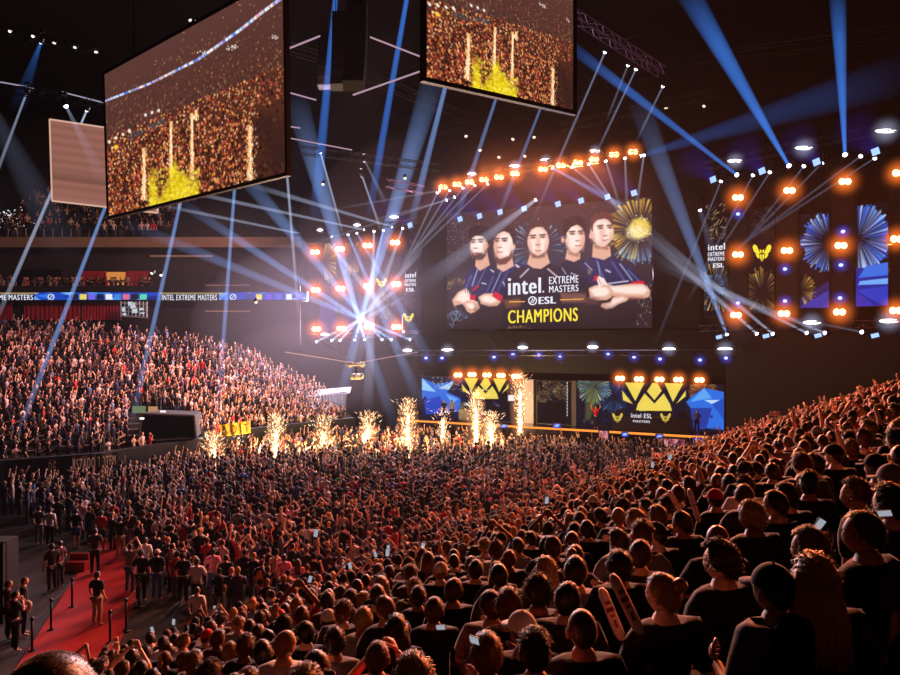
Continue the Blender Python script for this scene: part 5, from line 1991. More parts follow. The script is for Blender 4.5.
M_PINK = emit('thin pinkish LED line', (200, 165, 185), .75)
for i, (x1, y1, x2, y2, Y) in enumerate(((285, 50, 320, 36, 34), (370, 37, 424, 58, 34), (353, 95, 424, 70, 34), (287, 92, 316, 100, 40), (286, 126, 300, 128, 44), (289, 138, 352, 150, 50), (0, 82, 34, 88, 46), (62, 92, 105, 103, 46))):
    mb = MB()
    a_, b_ = P(x1, y1, Y), P(x2, y2, Y * 1.03)
    mb.tube([a_, b_], .045, 6)
    o = mb.obj('roof_light_line', M_PINK if i < 6 else emit('thin white LED line', (190, 190, 215), .6), None, True, origin=a_)
    tag(o, 'thin glowing line under the roof, ' + ('short one touching the big crowd screen top', 'sloping down to the second screen', 'rising to the second screen, lowest of the pair', 'beside the big crowd screen, below the loudspeakers', 'tiny one beside the big crowd screen', 'longest faint one left of centre', 'at the far left edge', 'over the brown screen')[i], 'light', 'thin light lines under the roof')
# row of small lamps top left
for i, (px, py) in enumerate(((10, 31), (33, 36), (54, 43), (75, 47), (96, 52), (190, 20), (196, 21), (466, 136), (513, 139), (534, 137), (525, 156), (499, 157), (666, 108), (704, 106), (323, 184), (405, 178), (480, 150), (161, 275), (256, 302), (152, 273))):
    Y = 50 if i < 5 else 56
    c = P(px, py, Y)
    mb = MB()
    d = Vector((random.uniform(-.5, .5), -.6, -.8)).normalized()
    mb.tube([c - d * .35, c - d * .1, c], [.12, .16, .17], 10)
    o = mb.obj('spot_can', M_BLACK, None, True, origin=c - d * .2)
    tag(o, 'small warm white spot can, ' + ((f'{ORD[i]} in the top left corner row') if i < 5 else f'{ORD[(i - 5) % 14]}{" again" if i > 18 else ""} among the scattered ones under the roof'), 'stage light', 'small spot cans under the roof')
    mb = MB()
    mb.ell(c, (.13, .08, .13), 8, 6)
    mb.obj('lens', emit('warm white spot', (255, 240, 215), 1.6), o, True)


def line_array(x, y, Y, n, label, curve=.06, sc=1.0, dirx=0):
    t = empty('line_array_speaker', P(x, y, Y), label, 'loudspeaker', 'hanging loudspeaker columns')
    p = P(x, y, Y)
    ang = 0
    for k in range(n):
        m_ = Matrix.Rotation(ang, 3, 'X')
        mb = MB()
        mb.box(p, (1.15 * sc, .7 * sc, .34 * sc), m_)
        mb.box(p + m_ @ Vector((0, -.36 * sc, 0)), (1.0 * sc, .03, .26 * sc), m_)
        mb.obj('cabinet', M_BLACK if k % 2 else mat('speaker grille', (26, 26, 30), .5, .3), t)
        p = p + m_ @ Vector((0, 0, -.37 * sc))
        ang += curve
    mb = MB()
    q = P(x, y, Y)
    mb.box(q + Vector((0, 0, .3)), (1.1, .9, .12))
    mb.obj('flying_frame', M_TRUSSD, t)
    for s in (-1, 1):
        mb = MB()
        mb.tube([q + Vector((s * .4, 0, .35)), Vector((q.x + s * .4, q.y, 40))], .025, 4)
        mb.obj('chain', M_BLACK, t)


line_array(357, 8, 40, 15, 'curved loudspeaker column hanging between the two crowd screens', -.045)
line_array(342, 20, 44, 13, 'loudspeaker column just behind the curved one, beside a blue beam', -.03)
line_array(327, 40, 50, 10, 'short loudspeaker column, smallest of the hanging group', -.02)
line_array(702, 92, 58, 6, 'small dark loudspeaker cluster hanging over the wing', -.04, .8)
line_array(625, 118, 58, 5, 'small dark loudspeaker cluster behind the end of the amber truss', -.04, .8)
# camera hung on wires in mid air
sc_ = P(356, 372, 52)
t = empty('cable_camera', sc_, 'small camera hung on thin wires in mid air above the crowd', 'camera')
mb = MB()
mb.box(sc_ + Vector((0, 0, .55)), (1.3, .5, .22))
mb.ell(sc_ + Vector((-.45, 0, .55)), (.22, .25, .22), 8, 6)
mb.ell(sc_ + Vector((.45, 0, .55)), (.22, .25, .22), 8, 6)
mb.obj('carriage', mat('pale camera body', (150, 150, 140), .5), t, True)
mb = MB()
mb.tube([sc_ + Vector((0, 0, .5)), sc_ + Vector((0, 0, -.2))], .05, 6)
mb.obj('mast', M_BLACK, t)
mb = MB()
mb.box(sc_ + Vector((0, 0, -.35)), (.7, .6, .4))
mb.tube([sc_ + Vector((0, -.3, -.35)), sc_ + Vector((0, -.65, -.4))], .14, 10)
mb.ell(sc_ + Vector((.45, 0, -.3)), (.14, .2, .22), 8, 6)
mb.obj('camera_head', mat('pale camera body', (150, 150, 140), .5), t, True)
for (x, y, Y) in ((285, 352, 50), (312, 335, 58), (418, 352, 57)):
    mb = MB()
    mb.tube([sc_ + Vector((0, 0, .65)), P(x, y, Y)], .02, 4)
    mb.obj('wire', mat('thin pale wire', (150, 140, 150), .5), t)
# thin curved cable top right
mb = MB()
mb.tube([P(616 + 50 * math.sin(a_), -8 + 48 * math.cos(a_) ** 1 * 1.0, 44) for a_ in np.linspace(0, 1.5, 12)], .05, 5)
tag(mb.obj('roof_cable', M_TRUSS, None, True), 'thin curved cable loop hanging at the top above the violet truss', 'cable')

# ------------------------------------------------------------------ sparks
SPARKS = ((157, 452, 490, 55, 'beside the carpet-side crowd, outermost'), (205, 452, 492, 50, 'second from the carpet side'), (214, 436, 484, 47, 'third from the carpet side, close pair'), (276, 418, 468, 50, 'tallest, fourth from the carpet side'), (323, 420, 470, 50, 'fifth, in front of the tent'),
          (368, 416, 456, 54, 'sixth, behind the wire-hung camera'), (408, 403, 450, 50, 'seventh, at the tent end of the stage strip'), (443, 412, 440, 54, 'small, by the blue facets'), (476, 394, 444, 53, 'in front of the yellow zigzag, brighter of the pair'),
          (491, 416, 448, 52, 'beside the brighter one before the yellow zigzag'), (520, 378, 428, 56, 'beside the pale grey pillar'), (238, 434, 470, 52, 'fine one between the fourth and the banner'))
M_SPK = emit('burning spark', (255, 222, 175), 3.2)
M_SPK2 = emit('orange spark', (255, 160, 90), 2.0)
R_ = random.Random(77)
SPK_POS = []
for i, (px, yt, yb, Y, lab) in enumerate(SPARKS):
    base, top = P(px, yb, Y), P(px, yt, Y)
    SPK_POS.append((base, top))
    Hh = top.z - base.z
    t = empty('spark_fountain', (base.x, base.y, 0 if base.z < 3 else base.z), 'fountain of bright sparks ' + lab, 'pyrotechnics', 'spark fountains in the hall')
    mb = MB()
    mb.tube([(base.x, base.y, 0), (base.x, base.y, .35)], .14, 8)
    mb.obj('spark_machine', M_BLACK, t)
    mb = MB()
    n = 620 if i not in (7, 11) else 200
    for k in range(n):
        v = R_.random() ** 1.15
        z = base.z - .6 + (Hh + .9) * v
        wd = .10 + .30 * v ** 1.5
        x, y = base.x + R_.gauss(0, wd), base.y + R_.gauss(0, wd)
        L = R_.uniform(.05, .22)
        s = R_.uniform(.012, .034) * (1.2 - .5 * v)
        dx = (x - base.x) * .25
        mb.mi = 0 if R_.random() < .6 else 1
        mb.add([(x - s, y, z), (x + s, y, z), (x + dx, y, z + L), (x, y + s, z)], [(0, 1, 2), (1, 3, 2), (3, 0, 2)])
    for k in range(90):
        v = R_.random() * .8
        mb.mi = 0
        z = base.z - .4 + Hh * v
        s = .05 * (1 - v * .6)
        x, y = base.x + R_.gauss(0, .05), base.y
        mb.add([(x - s, y, z), (x + s, y, z), (x, y, z + .45), (x, y + s, z)], [(0, 1, 2), (1, 3, 2), (3, 0, 2)])
    mb.obj('sparks', [M_SPK, M_SPK2], t)['kind'] = 'stuff'
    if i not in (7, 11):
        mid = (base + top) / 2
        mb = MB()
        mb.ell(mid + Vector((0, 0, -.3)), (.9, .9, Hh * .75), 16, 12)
        o = mb.obj('painted_smoke_glow', M_BEAM, t, True)  # self-glowing shell painting spark light on the smoke
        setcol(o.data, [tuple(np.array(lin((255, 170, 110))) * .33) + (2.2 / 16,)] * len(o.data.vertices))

# tent, banners, odd things on the far side
t = empty('white_tent', P(327, 416, 62), 'small white lit tent at the stage end of the opposite stand', 'tent')
mb = MB()
A_, B_ = P(309, 405, 63), P(346, 392, 62)
n = 26
for k in range(n):
    u0, u1 = k / n, (k + 1) / n
    d0, d1 = .10 * (k % 2), .10 * ((k + 1) % 2)
    x0_, x1_ = A_.x + (B_.x - A_.x) * u0, A_.x + (B_.x - A_.x) * u1
    zt0, zt1 = CAMH + (HY - np.interp(u0, [0, 1], [396, 391.5])) / FP * 62.5, CAMH + (HY - np.interp(u1, [0, 1], [396, 391.5])) / FP * 62.5
    mb.add([(x0_, 62.5 + d0, .8), (x1_, 62.5 + d1, .8), (x1_, 62.5 + d1, zt1), (x0_, 62.5 + d0, zt0)], [(0, 1, 2, 3)])
mb.obj('side_wall', mat('white tent cloth', (120, 122, 135), .8), t)
mb = MB()
mb.add([(A_.x - .3, 62.3, 3.9), (B_.x + .3, 62.3, 4.25), (B_.x, 65.5, 4.6), (A_.x, 65.5, 4.3)], [(0, 1, 2, 3), (3, 2, 1, 0)])
mb.obj('roof', mat('white tent cloth', (120, 122, 135), .8), t)
for p_ in ((A_.x, 62.2), (B_.x, 62.2)):
    mb = MB()
    mb.tube([(p_[0], p_[1], 0), (p_[0], p_[1], 4.0)], .06, 6)
    mb.obj('pole', M_TRUSS, t)


def banner(q, cols, letters, label, lcol, cols2=None):
    t = empty('banner', (q[0] + q[2]) / 2, label, 'banner')
    mb = MB()
    n = 14
    qq = [Vector(v) for v in q]
    vs = []
    for j in range(2):
        for k in range(n + 1):
            u = k / n
            p = (qq[0].lerp(qq[1], u)) if j == 0 else (qq[3].lerp(qq[2], u))
            vs.append(p + Vector((0, .05 * math.sin(k * 1.7), 0)))
    nv = len(vs)
    vs += [v + Vector((0, .03, 0)) for v in vs]
    mb.add(vs, [(k, n + 1 + k, n + 2 + k, k + 1) for k in range(n)] + [(nv + k, nv + k + 1, nv + n + 2 + k, nv + n + 1 + k) for k in range(n)])
    mb.obj('cloth', mat('banner cloth ' + str(cols), cols, .8), t)
    if letters:
        v, f = text_mesh(letters, .03)
        lo, hi = v.min(0), v.max(0)
        mb = MB()
        vv_ = []
        for x, y, _ in v:
            a_, b_ = .04 + .92 * (x - lo[0]) / (hi[0] - lo[0]), .15 + .7 * (hi[1] - y) / (hi[1] - lo[1])
            p = (qq[0].lerp(qq[1], a_)).lerp(qq[3].lerp(qq[2], a_), b_)
            vv_.append(p + Vector((0, -.09, 0)))
        mb.add(vv_, f)
        mb.obj('lettering', mat('banner letters ' + str(lcol), lcol, .8), t)


def par(px, top, bot, off=.85):
    Y = float(np.interp(px, PXS, YF)) - off
    x = (px - CXP) / FP * Y
    return Vector((x, Y, top)), Vector((x, Y, bot))


a1, a0 = par(49, 2.15, 1.25)
b1, b0 = par(57, 2.15, 1.25)
banner([a1, b1, b0, a0], (60, 24, 24), 'DE', 'small dark banner with two pale letters on the barrier of the opposite stand', (220, 190, 160))
a1, a0 = par(72, 2.2, 1.3)
b1, b0 = par(118, 2.2, 1.3)
banner([a1, b1, b0, a0], (56, 22, 22), 'RSZADO TOTEM', 'long dark banner with pale letters on the barrier of the opposite stand', (220, 190, 160))
banner([P(219, 425, 50), P(250, 421, 50.5), P(251, 433, 50.5), P(221, 437, 50)], (225, 175, 50), 'ADIT', 'yellow banner with dark letters held up near the tunnel', (60, 30, 20))
banner([P(205, 432, 50), P(217, 431, 50), P(217, 447, 50), P(205, 447, 50)], (215, 140, 80), None, 'small plain orange banner beside the yellow lettered one', (0, 0, 0))
banner([P(116, 509, 36.5), P(126, 509.5, 36.5), P(126, 513, 36.5), P(116, 512.5, 36.5)], (230, 200, 110), None, 'small yellow sign held overhead above the carpet', (0, 0, 0))
# tunnel in the opposite stand
t = empty('stand_tunnel', P(165, 436, 46.8), 'dark tunnel opening in the opposite stand with small lit signs above', 'tunnel')
mb = MB()
pA, pB, pC, pD = P(138, 442, 46), P(196, 438, 47), P(194, 416, 47.5), P(142, 414, 46.5)
bk = Vector((-.6, 3.0, 0))
mb.add([pA, pB, pC, pD] + [v + bk for v in (pA, pB, pC, pD)], [(0, 1, 5, 4), (1, 2, 6, 5), (2, 3, 7, 6), (3, 0, 4, 7), (4, 5, 6, 7)])
mb.obj('lining', mat('very dark lining', (16, 14, 20), .9), t)
mb = MB()
for q_ in ((pD, pC), (pA, pD), (pB, pC)):
    mb.tube([q_[0], q_[1]], .08, 4)
mb.obj('edge', M_CONC, t)
for (x, y, w, h, c_, st_) in ((139, 409.5, 13, 7, (150, 170, 130), .5), (153, 409, 9, 5, (230, 170, 120), .6), (142, 418.5, 4, 1.8, (240, 250, 255), 1.6), (163, 411.5, 5, 1.6, (250, 240, 225), 1.4)):
    p_ = P(x, y, 45.9)
    mb = MB()
    mb.box(p_, (w / FP * 45.9, .08, h / FP * 45.9))
    mb.obj('sign', emit('tunnel sign ' + str(c_), c_, st_), t)
# lit steel rig under the ribbon
t = empty('steel_rig', P(134, 316, 69), 'brightly lit silver steel rig standing under the ribbon display', 'rig')
mb = MB()
for k in range(8):
    x = 121 + k * 3.7
    mb.tube([P(x, 301.5, 69.5), P(x, 317, 69.5)], .06, 4)
for y in (303, 307, 311, 316):
    mb.tube([P(120, y, 69.5), P(148, y, 69.5)], .05, 4)
    mb.tube([P(120, y, 69.0), P(148, y + 2, 69.0)], .04, 4)
mb.obj('scaffold', mat('bright steel', (200, 205, 215), .3, .5), t)
for k in range(9):
    p_ = P(R_.uniform(122, 146), R_.uniform(303, 315), 68.8)
    mb = MB()
    mb.box(p_, (R_.uniform(.15, .5), .1, R_.uniform(.1, .45)))
    mb.obj('lamp_panel', emit('rig lamp', (205, 215, 225), .9), t)

# ------------------------------------------------------------------ light objects
def area(name, loc, target, size, power, col, sy=None, spread=180):
    l = bpy.data.lights.new(name, 'AREA')
    l.energy = power
    l.color = lin(col)
    l.shape = 'RECTANGLE'
    l.size = size
    l.size_y = sy or size
    l.spread = math.radians(spread)
    o = bpy.data.objects.new(name, l)
    C.objects.link(o)
    o.location = loc
    o.rotation_euler = (Vector(target) - Vector(loc)).to_track_quat('-Z', 'Y').to_euler()
    return o


def spot(name, loc, target, power, col, ang, blend=.6, r=.4):
    l = bpy.data.lights.new(name, 'SPOT')
    l.energy = power
    l.color = lin(col)
    l.spot_size = math.radians(ang)
    l.spot_blend = blend
    l.shadow_soft_size = r
    o = bpy.data.objects.new(name, l)
    C.objects.link(o)
    o.location = loc
    o.rotation_euler = (Vector(target) - Vector(loc)).to_track_quat('-Z', 'Y').to_euler()
    return o


# amber blinders: one wide lamp for each cluster, hung in front of its fixtures
area('blinder_glow_main', MAIN.at(540, 168, 2.4), (8, 12, 4), 10, 9500, (255, 138, 76), .6, 75)
area('blinder_glow_right', RW.at(818, 250, 1.6), (6, 12, 5), 8, 7000, (255, 115, 55), 7, 90)
area('blinder_glow_left', LW.at(356, 290, 1.6), (-22, 40, 2), 13, 20000, (235, 205, 225), 9, 150)
# pictures of the main screen light the hall in front of it
area('screen_glow_main', MAIN.at(550, 262, .6), (-5, 25, 0), 16, 8500, (225, 210, 240), 9, 150)
# warm keys over the opposite stand and the floor
spot('key_main_truss', MAIN.at(470, 175, 3.0), (-27, 52, 5), 66000, (255, 172, 145), 44, .7, 1.5)
spot('key_roof', (-2, 45, 31), (-27, 55, 5), 45000, (255, 170, 160), 52, .8, 1.5)
spot('boxes_fill_spot', (-8, 46, 22), (-33, 73, 18), 26000, (255, 190, 165), 46, .7, 1)  # extra spot added to brighten the boxes and upper tier
spot('floor_roof', (-6, 52, 30), (-8, 41, 0), 26000, (255, 180, 160), 62, .8, 1.5)
spot('carpet_roof', (-8, 38, 26), (-13, 26, 0), 6500, (255, 190, 170), 34, .8, 1)
for i, (b_, t_) in enumerate(SPK_POS):
    if i in (7, 11, 2, 9):
        continue
    l = bpy.data.lights.new('spark_glow', 'POINT')
    l.energy = 3600 if i < 7 else 1800
    l.color = lin((255, 205, 140))
    l.shadow_soft_size = .5
    o = bpy.data.objects.new('spark_glow', l)
    C.objects.link(o)
    o.location = (b_.x, b_.y - .3, b_.z + 1.4)
area('tent_glow', P(327, 385, 60), P(327, 405, 62.5), 1.5, 60, (215, 220, 255), 1, 120)

# thin theatrical haze hanging in the whole hall
m, nt, out = nodes_of('theatrical haze')
vs_ = nt.nodes.new('ShaderNodeVolumeScatter')
vs_.inputs['Density'].default_value = .00017
vs_.inputs['Anisotropy'].default_value = .3
vs_.inputs['Color'].default_value = (.8, .85, 1, 1)
nt.links.new(vs_.outputs[0], out.inputs['Volume'])
mb = MB()
mb.box((-8, 50, 14.5), (100, 80, 28.9))
tag(mb.obj('haze', m), 'thin theatrical haze filling the hall between the stage and the opposite stand', 'haze', None, 'stuff')

m, nt, out = nodes_of('drifting smoke')
vs_ = nt.nodes.new('ShaderNodeVolumeScatter')
vs_.inputs['Density'].default_value = .0034
vs_.inputs['Color'].default_value = (.92, .86, 1, 1)
nt.links.new(vs_.outputs[0], out.inputs['Volume'])
for c_, r_, lab in ((P(360, 325, 62), (15, 7, 8), 'broad cloud of lilac smoke in front of the crossing beams'), (P(300, 372, 58), (6.5, 3, 4.2), 'smaller cloud of lilac smoke over the end of the opposite stand'), (P(255, 290, 62), (13, 5, 8), 'thin veil of smoke before the boxes beside the tent-side wing')):
    mb = MB()
    mb.ell(c_, r_, 24, 16)
    tag(mb.obj('smoke', m), lab, 'smoke', None, 'stuff')

m2_ = nodes_of('thin smoke')
v2_ = m2_[1].nodes.new('ShaderNodeVolumeScatter')
v2_.inputs['Density'].default_value = .0011
v2_.inputs['Color'].default_value = (.95, .85, .95, 1)
m2_[1].links.new(v2_.outputs[0], m2_[2].inputs['Volume'])
mb = MB()
mb.ell(MAIN.at(520, 225, 4.5), (17, 8, 8), 24, 16)
tag(mb.obj('smoke', m2_[0]), 'thin warm smoke hanging in front of the huge main screen', 'smoke', None, 'stuff')
bpy.data.objects['smoke.002'].data.materials[0] = m2_[0]
# ================================================================== the audience
def headplane(px, py):
    """where the ray through a photo pixel meets the surface the heads of the near stand make"""
    k = (px - CXP) / FP
    q = (py - HY) / FP
    Y = .87 / (q + .32 * k - .244)
    return Y


def stand_row(s):
    return int(round((s + 15.85) / .8))


PLACED = []          # (x, y) of everybody in the near stand
FEAT = (
    # px, py, hair, colour, shirt, pose, yaw, facing, cap, label, landmark
    (665, 596, 'bun', 'blond', 'black', 'down', 28, 15, None, 'person with blond tied-up hair in a black top, beside two pale clap sticks', 'blond tied-up hair'),
    (723, 563, 'curly', 'dark brown', 'black', 'down', 28, 20, None, 'person with curly dark hair rimmed orange in a black shirt', 'curly dark hair'),
    (776, 592, None, 'black', 'dark grey', 'phone_low', 0, 25, 'black', 'person in a black cap and grey patterned T-shirt holding a hand out low', 'black cap and grey shirt'),
    (818, 582, 'long', 'blond', 'black', 'down', 0, 10, None, 'person with long loose light brown hair lit orange at the crown', 'long light brown hair'),
    (867, 535, 'short', 'dark brown', 'black', 'down', 28, 32, None, 'tall person in black at the right edge, face turned to the stage', 'tall black silhouette'),
    (858, 496, 'curly', 'reddish', 'black', 'down', 28, 40, None, 'person with a big reddish curly head seen in profile', 'big reddish curls'),
    (893, 505, 'messy', 'dark brown', 'black', 'down', 0, 20, None, 'person with messy dark hair cut by the right edge', 'messy head at the edge'),
    (777, 505, 'short', 'dark brown', 'black', 'phone_low', 28, 20, None, 'person in black with short dark hair holding a phone at chest height', 'dark-haired phone holder'),
    (716, 500, None, 'dark brown', 'black', 'down', 0, 15, 'red', 'person in a red baseball cap and black shirt', 'red cap'),
    (745, 497, 'short', 'brown', 'dark grey', 'down', 0, 8, None, 'person with neat short brown hair right of the red cap', 'neat brown head'),
    (683, 524, 'short', 'dark brown', 'black', 'chin', 28, 15, None, 'person in black resting a hand on the chin below the red cap', 'hand on chin'),
    (658, 536, None, 'black', 'black', 'down', 28, 15, 'dark', 'person in a dark baseball cap, face turned to the stage', 'dark cap'),
    (640, 556, 'short', 'brown', 'dark grey', 'down', -28, 0, None, 'person with short brown hair and grey top behind the clap sticks', 'grey top by the sticks'),
    (620, 568, 'messy', 'dark brown', 'black', 'clap', 0, 10, None, 'person in black raising two pale clap sticks', 'clap stick holder'),
    (730, 484, 'short', 'dark brown', 'dark grey', 'down', 0, 5, None, 'person with dark hair just above the red cap and neat brown head', 'head above the red cap'),
    (813, 550, 'messy', 'reddish', 'black', 'down', 28, 20, None, 'person mostly hidden behind the long light brown hair', 'half-hidden reddish head'),
    (757, 470, 'messy', 'dark brown', 'black', 'down', 28, 20, None, 'person with messy dark hair in black, three heads below the crest', 'messy dark head'),
    (878, 468, None, 'dark brown', 'dark grey', 'down', 0, 30, 'dark', 'person in a dark cap near the right edge above the curly head', 'dark cap at the edge'),
    (894, 482, None, 'grey', 'navy', 'down', 0, 20, 'grey', 'person in a grey-blue cap touching the right edge', 'grey-blue cap'),
    (538, 593, 'curly', 'dark brown', 'dark grey', 'down', 0, 5, None, 'broad person with bushy dark hair in a charcoal T-shirt, bottom centre', 'bushy dark head'),
    (576, 573, 'short', 'dark brown', 'grey', 'down', 0, 0, None, 'person with short dark hair and grey shirt just right of the bushy head', 'grey shirt'),
    (583, 632, 'buzz', 'brown', 'black', 'down', 0, 5, None, 'person with a close-shaved head in black', 'shaved head'),
    (535, 655, 'quiff', 'brown', 'black', 'down', 0, 0, None, 'person with swept brown hair at the bottom edge, right of centre', 'swept brown hair'),
    (487, 657, 'short', 'reddish', 'black', 'clap', 0, 5, None, 'person with rounded reddish hair at the bottom edge, centre', 'rounded reddish head'),
    (492, 607, 'short', 'brown', 'grey', 'clap', 28, 0, None, 'person with brown hair and grey shirt clapping, left of the bushy head', 'clapping grey shirt'),
    (509, 608, 'messy', 'reddish', 'black', 'down', 0, 0, None, 'person with reddish hair squeezed beside the clapping grey shirt', 'squeezed reddish head'),
    (434, 612, 'short', 'brown', 'black', 'down', 0, -5, None, 'person in a black jacket with neat brown hair rimmed orange, bottom centre-left', 'neat head in black jacket'),
    (396, 631, 'long', 'dark brown', 'black', 'down', 0, -5, None, 'person with long straight dark hair beside the neat black-jacketed head', 'long dark hair'),
    (363, 621, 'short', 'blond', 'grey', 'down', 0, -5, None, 'person with cropped blond hair and grey shirt, bottom left of centre', 'cropped blond head'),
    (377, 660, 'short', 'reddish', 'red', 'hands_face', 0, -5, None, 'person at the bottom edge lifting both hands in front of reddish hair', 'lifted hands'),
    (335, 643, 'messy', 'black', 'grey', 'down', 28, -10, None, 'person with black hair in a light grey top left of the lifted hands', 'light grey top'),
    (418, 598, 'messy', 'dark brown', 'black', 'down', 0, 0, None, 'person with messy dark hair just behind the neat black-jacketed head', 'messy head in the middle'),
    (453, 592, 'short', 'brown', 'black', 'clap', -28, 0, None, 'person turned sideways with hands together, ear lit orange', 'sideways clapper'),
    (498, 573, 'long', 'dark brown', 'dark grey', 'down', 28, 0, None, 'person with wavy dark shoulder-length hair in profile', 'wavy dark hair'),
    (547, 547, 'short', 'dark brown', 'dark grey', 'down', 0, 5, None, 'person in a charcoal shirt with neat dark hair, between two pale caps', 'charcoal neat head'),
    (575, 533, 'messy', 'black', 'grey', 'down', 0, 5, None, 'person with tousled black hair and striped grey shirt', 'tousled black head'),
    (257, 634, 'short', 'brown', 'black', 'fist', 0, -15, None, 'person with brown hair raising one arm, lower left', 'raised arm'),
    (193, 662, 'messy', 'black', 'grey', 'down', 0, -20, None, 'person with black hair cut by the bottom edge near the carpet', 'black head near carpet'),
    (217, 640, 'long', 'reddish', 'grey', 'down', 0, -15, None, 'person with long reddish hair between the carpet and the raised arm', 'long reddish hair'),
    (105, 652, 'messy', 'dark brown', 'white', 'phone_up', 0, -25, None, 'person in a pale shirt photographing the carpet with both arms raised', 'carpet photographer'),
    (130, 663, 'messy', 'reddish', 'black', 'down', 0, -15, None, 'person with thick reddish hair just right of the carpet photographer', 'thick reddish hair'),
    (68, 658, 'buzz', 'reddish', 'dark grey', 'down', 0, -20, None, 'person with a pale shaved head at the lower left by the carpet', 'pale shaved head'),
)
people_feat = []
BIG = person(Vector((-.72, 1.25, 0)) + Vector((0, 0, 6.77)), 25, 1.72, 'down', 0, 'smooth', 'brown', 'black', label='huge blurred reddish-brown head right in front at the lower left corner', group=None)
PLACED.append((-.72, 1.25))
LAND = []
for (px, py, hr, hc, sh, pose, yaw, fc, cap, lab, lm) in FEAT:
    Y = headplane(px, py)
    p = P(px, py, Y)
    s = GX * p.x + GY * p.y
    k = stand_row(s)
    z = zstep(k)
    hh = p.z - z
    o = person((p.x, p.y, z), fc, hh, pose, yaw, hr, hc, sh, 'black', False, cap, label=lab)
    PLACED.append((p.x, p.y))
    LAND.append((p.x, p.y, lm, k))

# the rest of the near stand
R_ = random.Random(101)
cands = []
for k in range(NROW):
    s = s_of(k)
    t = -28.0 + R_.uniform(0, .4)
    while t < TMAX - .5:
        t += R_.uniform(.50, .62)
        if R_.random() < .05:
            continue
        ss = s + R_.uniform(-.12, .12)
        x, y = GX * ss - GY * t, GY * ss + GX * t
        if y < 3.3:
            continue
        hz = zstep(k) + R_.uniform(1.57, 1.72)
        px = CXP + FP * x / y
        py = HY - FP * (hz - CAMH) / y
        m = 80 / y + 4
        if px < -m or px > 900 + m or py > 675 + 130 / y + 30:
            continue
        if px > 845 and y < 5.2 or px > 870 and y < 6:
            continue
        if any((x - a) ** 2 + (y - b) ** 2 < .44 ** 2 for a, b in PLACED):
            continue
        PLACED.append((x, y))
        cands.append((y, x, zstep(k), hz, k))
cands.sort()
HS = ['short'] * 5 + ['messy'] * 4 + ['quiff'] * 3 + ['curly'] * 2 + ['buzz'] * 2 + ['long'] * 2 + ['ponytail', 'bun']
HCN = ['black', 'dark brown', 'dark brown', 'brown', 'brown', 'reddish', 'blond', 'light brown']
SHN = ['black'] * 9 + ['dark grey'] * 4 + ['navy'] * 2 + ['grey', 'grey', 'white', 'maroon', 'red', 'olive']
HWORD = {'short': 'short', 'messy': 'messy', 'quiff': 'swept-up', 'curly': 'curly', 'buzz': 'close-cropped', 'long': 'long', 'ponytail': 'ponytailed', 'bun': 'tied-up'}
PW = {'down': '', 'clap': ', clapping', 'phone_up': ', both hands overhead', 'fist': ', one arm up', 'cheer': ', both arms up', 'phone_low': ', hand at chest', 'chin': ', hand on chin'}
NUMW = 'no one two three four five six seven eight nine ten eleven twelve thirteen fourteen fifteen sixteen seventeen eighteen nineteen twenty'.split()
NIND = 222
USED = set()
used_lab = set()


def facing_of(x, y, jit=12):
    # everybody looks towards the stage and the sparks
    tx, ty = 1.0, 55.0
    return math.degrees(math.atan2(-(tx - x), ty - y)) * .9 + R_.gauss(6, jit)


for (y, x, z, hz, k) in cands[:NIND]:
    hs, hc, sh = R_.choice(HS), R_.choice(HCN), R_.choice(SHN)
    pose = R_.choice(['down'] * 8 + ['clap'] * 3 + ['chin', 'phone_low', 'phone_low'] + (['fist', 'phone_up'] if y > 8 and R_.random() < .6 else []))
    cap = R_.choice(['black', 'dark', 'grey', 'white', 'red']) if R_.random() < .08 else None
    t_ = -GY * x + GX * y
    lx, ly, lm, lk = min(LAND, key=lambda q: (q[0] - x) ** 2 + (q[1] - y) ** 2)
    lt = -GY * lx + GX * ly
    dr, dt = k - lk, int(round((t_ - lt) / .56))
    who = (f'person in a {cap} cap' if cap else f'person with {HWORD[hs]} {hc} hair') + f' in {sh}' + PW[pose]
    a_ = '' if dr == 0 else f'{NUMW[min(20, abs(dr))]} row{"s" if abs(dr) > 1 else ""} {"above" if dr > 0 else "below"}'
    b_ = '' if dt == 0 else f'{NUMW[min(20, abs(dt))]} place{"s" if abs(dt) > 1 else ""} {"stageward" if dt > 0 else "back"}'
    rel = ' and '.join(q for q in (a_, b_) if q) or 'right beside'
    if a_ == '' and b_:
        rel = b_ + ' from'
    elif a_ and b_:
        rel = a_.replace(' rows', ' rows') + ', ' + b_ + ' of'
    lab = f'{who}, {rel} the {lm}'
    w_ = lab.split()
    if len(w_) > 16:
        who = (f'person in {cap} cap' if cap else f'{HWORD[hs]}-haired person') + PW[pose]
        lab = f'{who}, {rel} the {lm}'
    n_ = 0
    while lab in used_lab and n_ < 8:
        hs = R_.choice(HS)
        sh = R_.choice(SHN)
        lab = f'{HWORD[hs]}-haired person in {sh}{PW[pose]}, {rel} the {lm}'
        cap = None
        n_ += 1
    if len(lab.split()) > 16:
        lab = lab.replace(' rows', '').replace(' row', '').replace(' places', '').replace(' place', '').replace(' both hands overhead', ' hands up')
    used_lab.add(lab)
    o = person((x, y, z), facing_of(x, y), hz - z, pose, R_.choice(YAWS), None if cap else hs, hc, sh, R_.choice(['black', 'dark', 'denim']), False, cap, R_.choice(SKINS), label=lab)

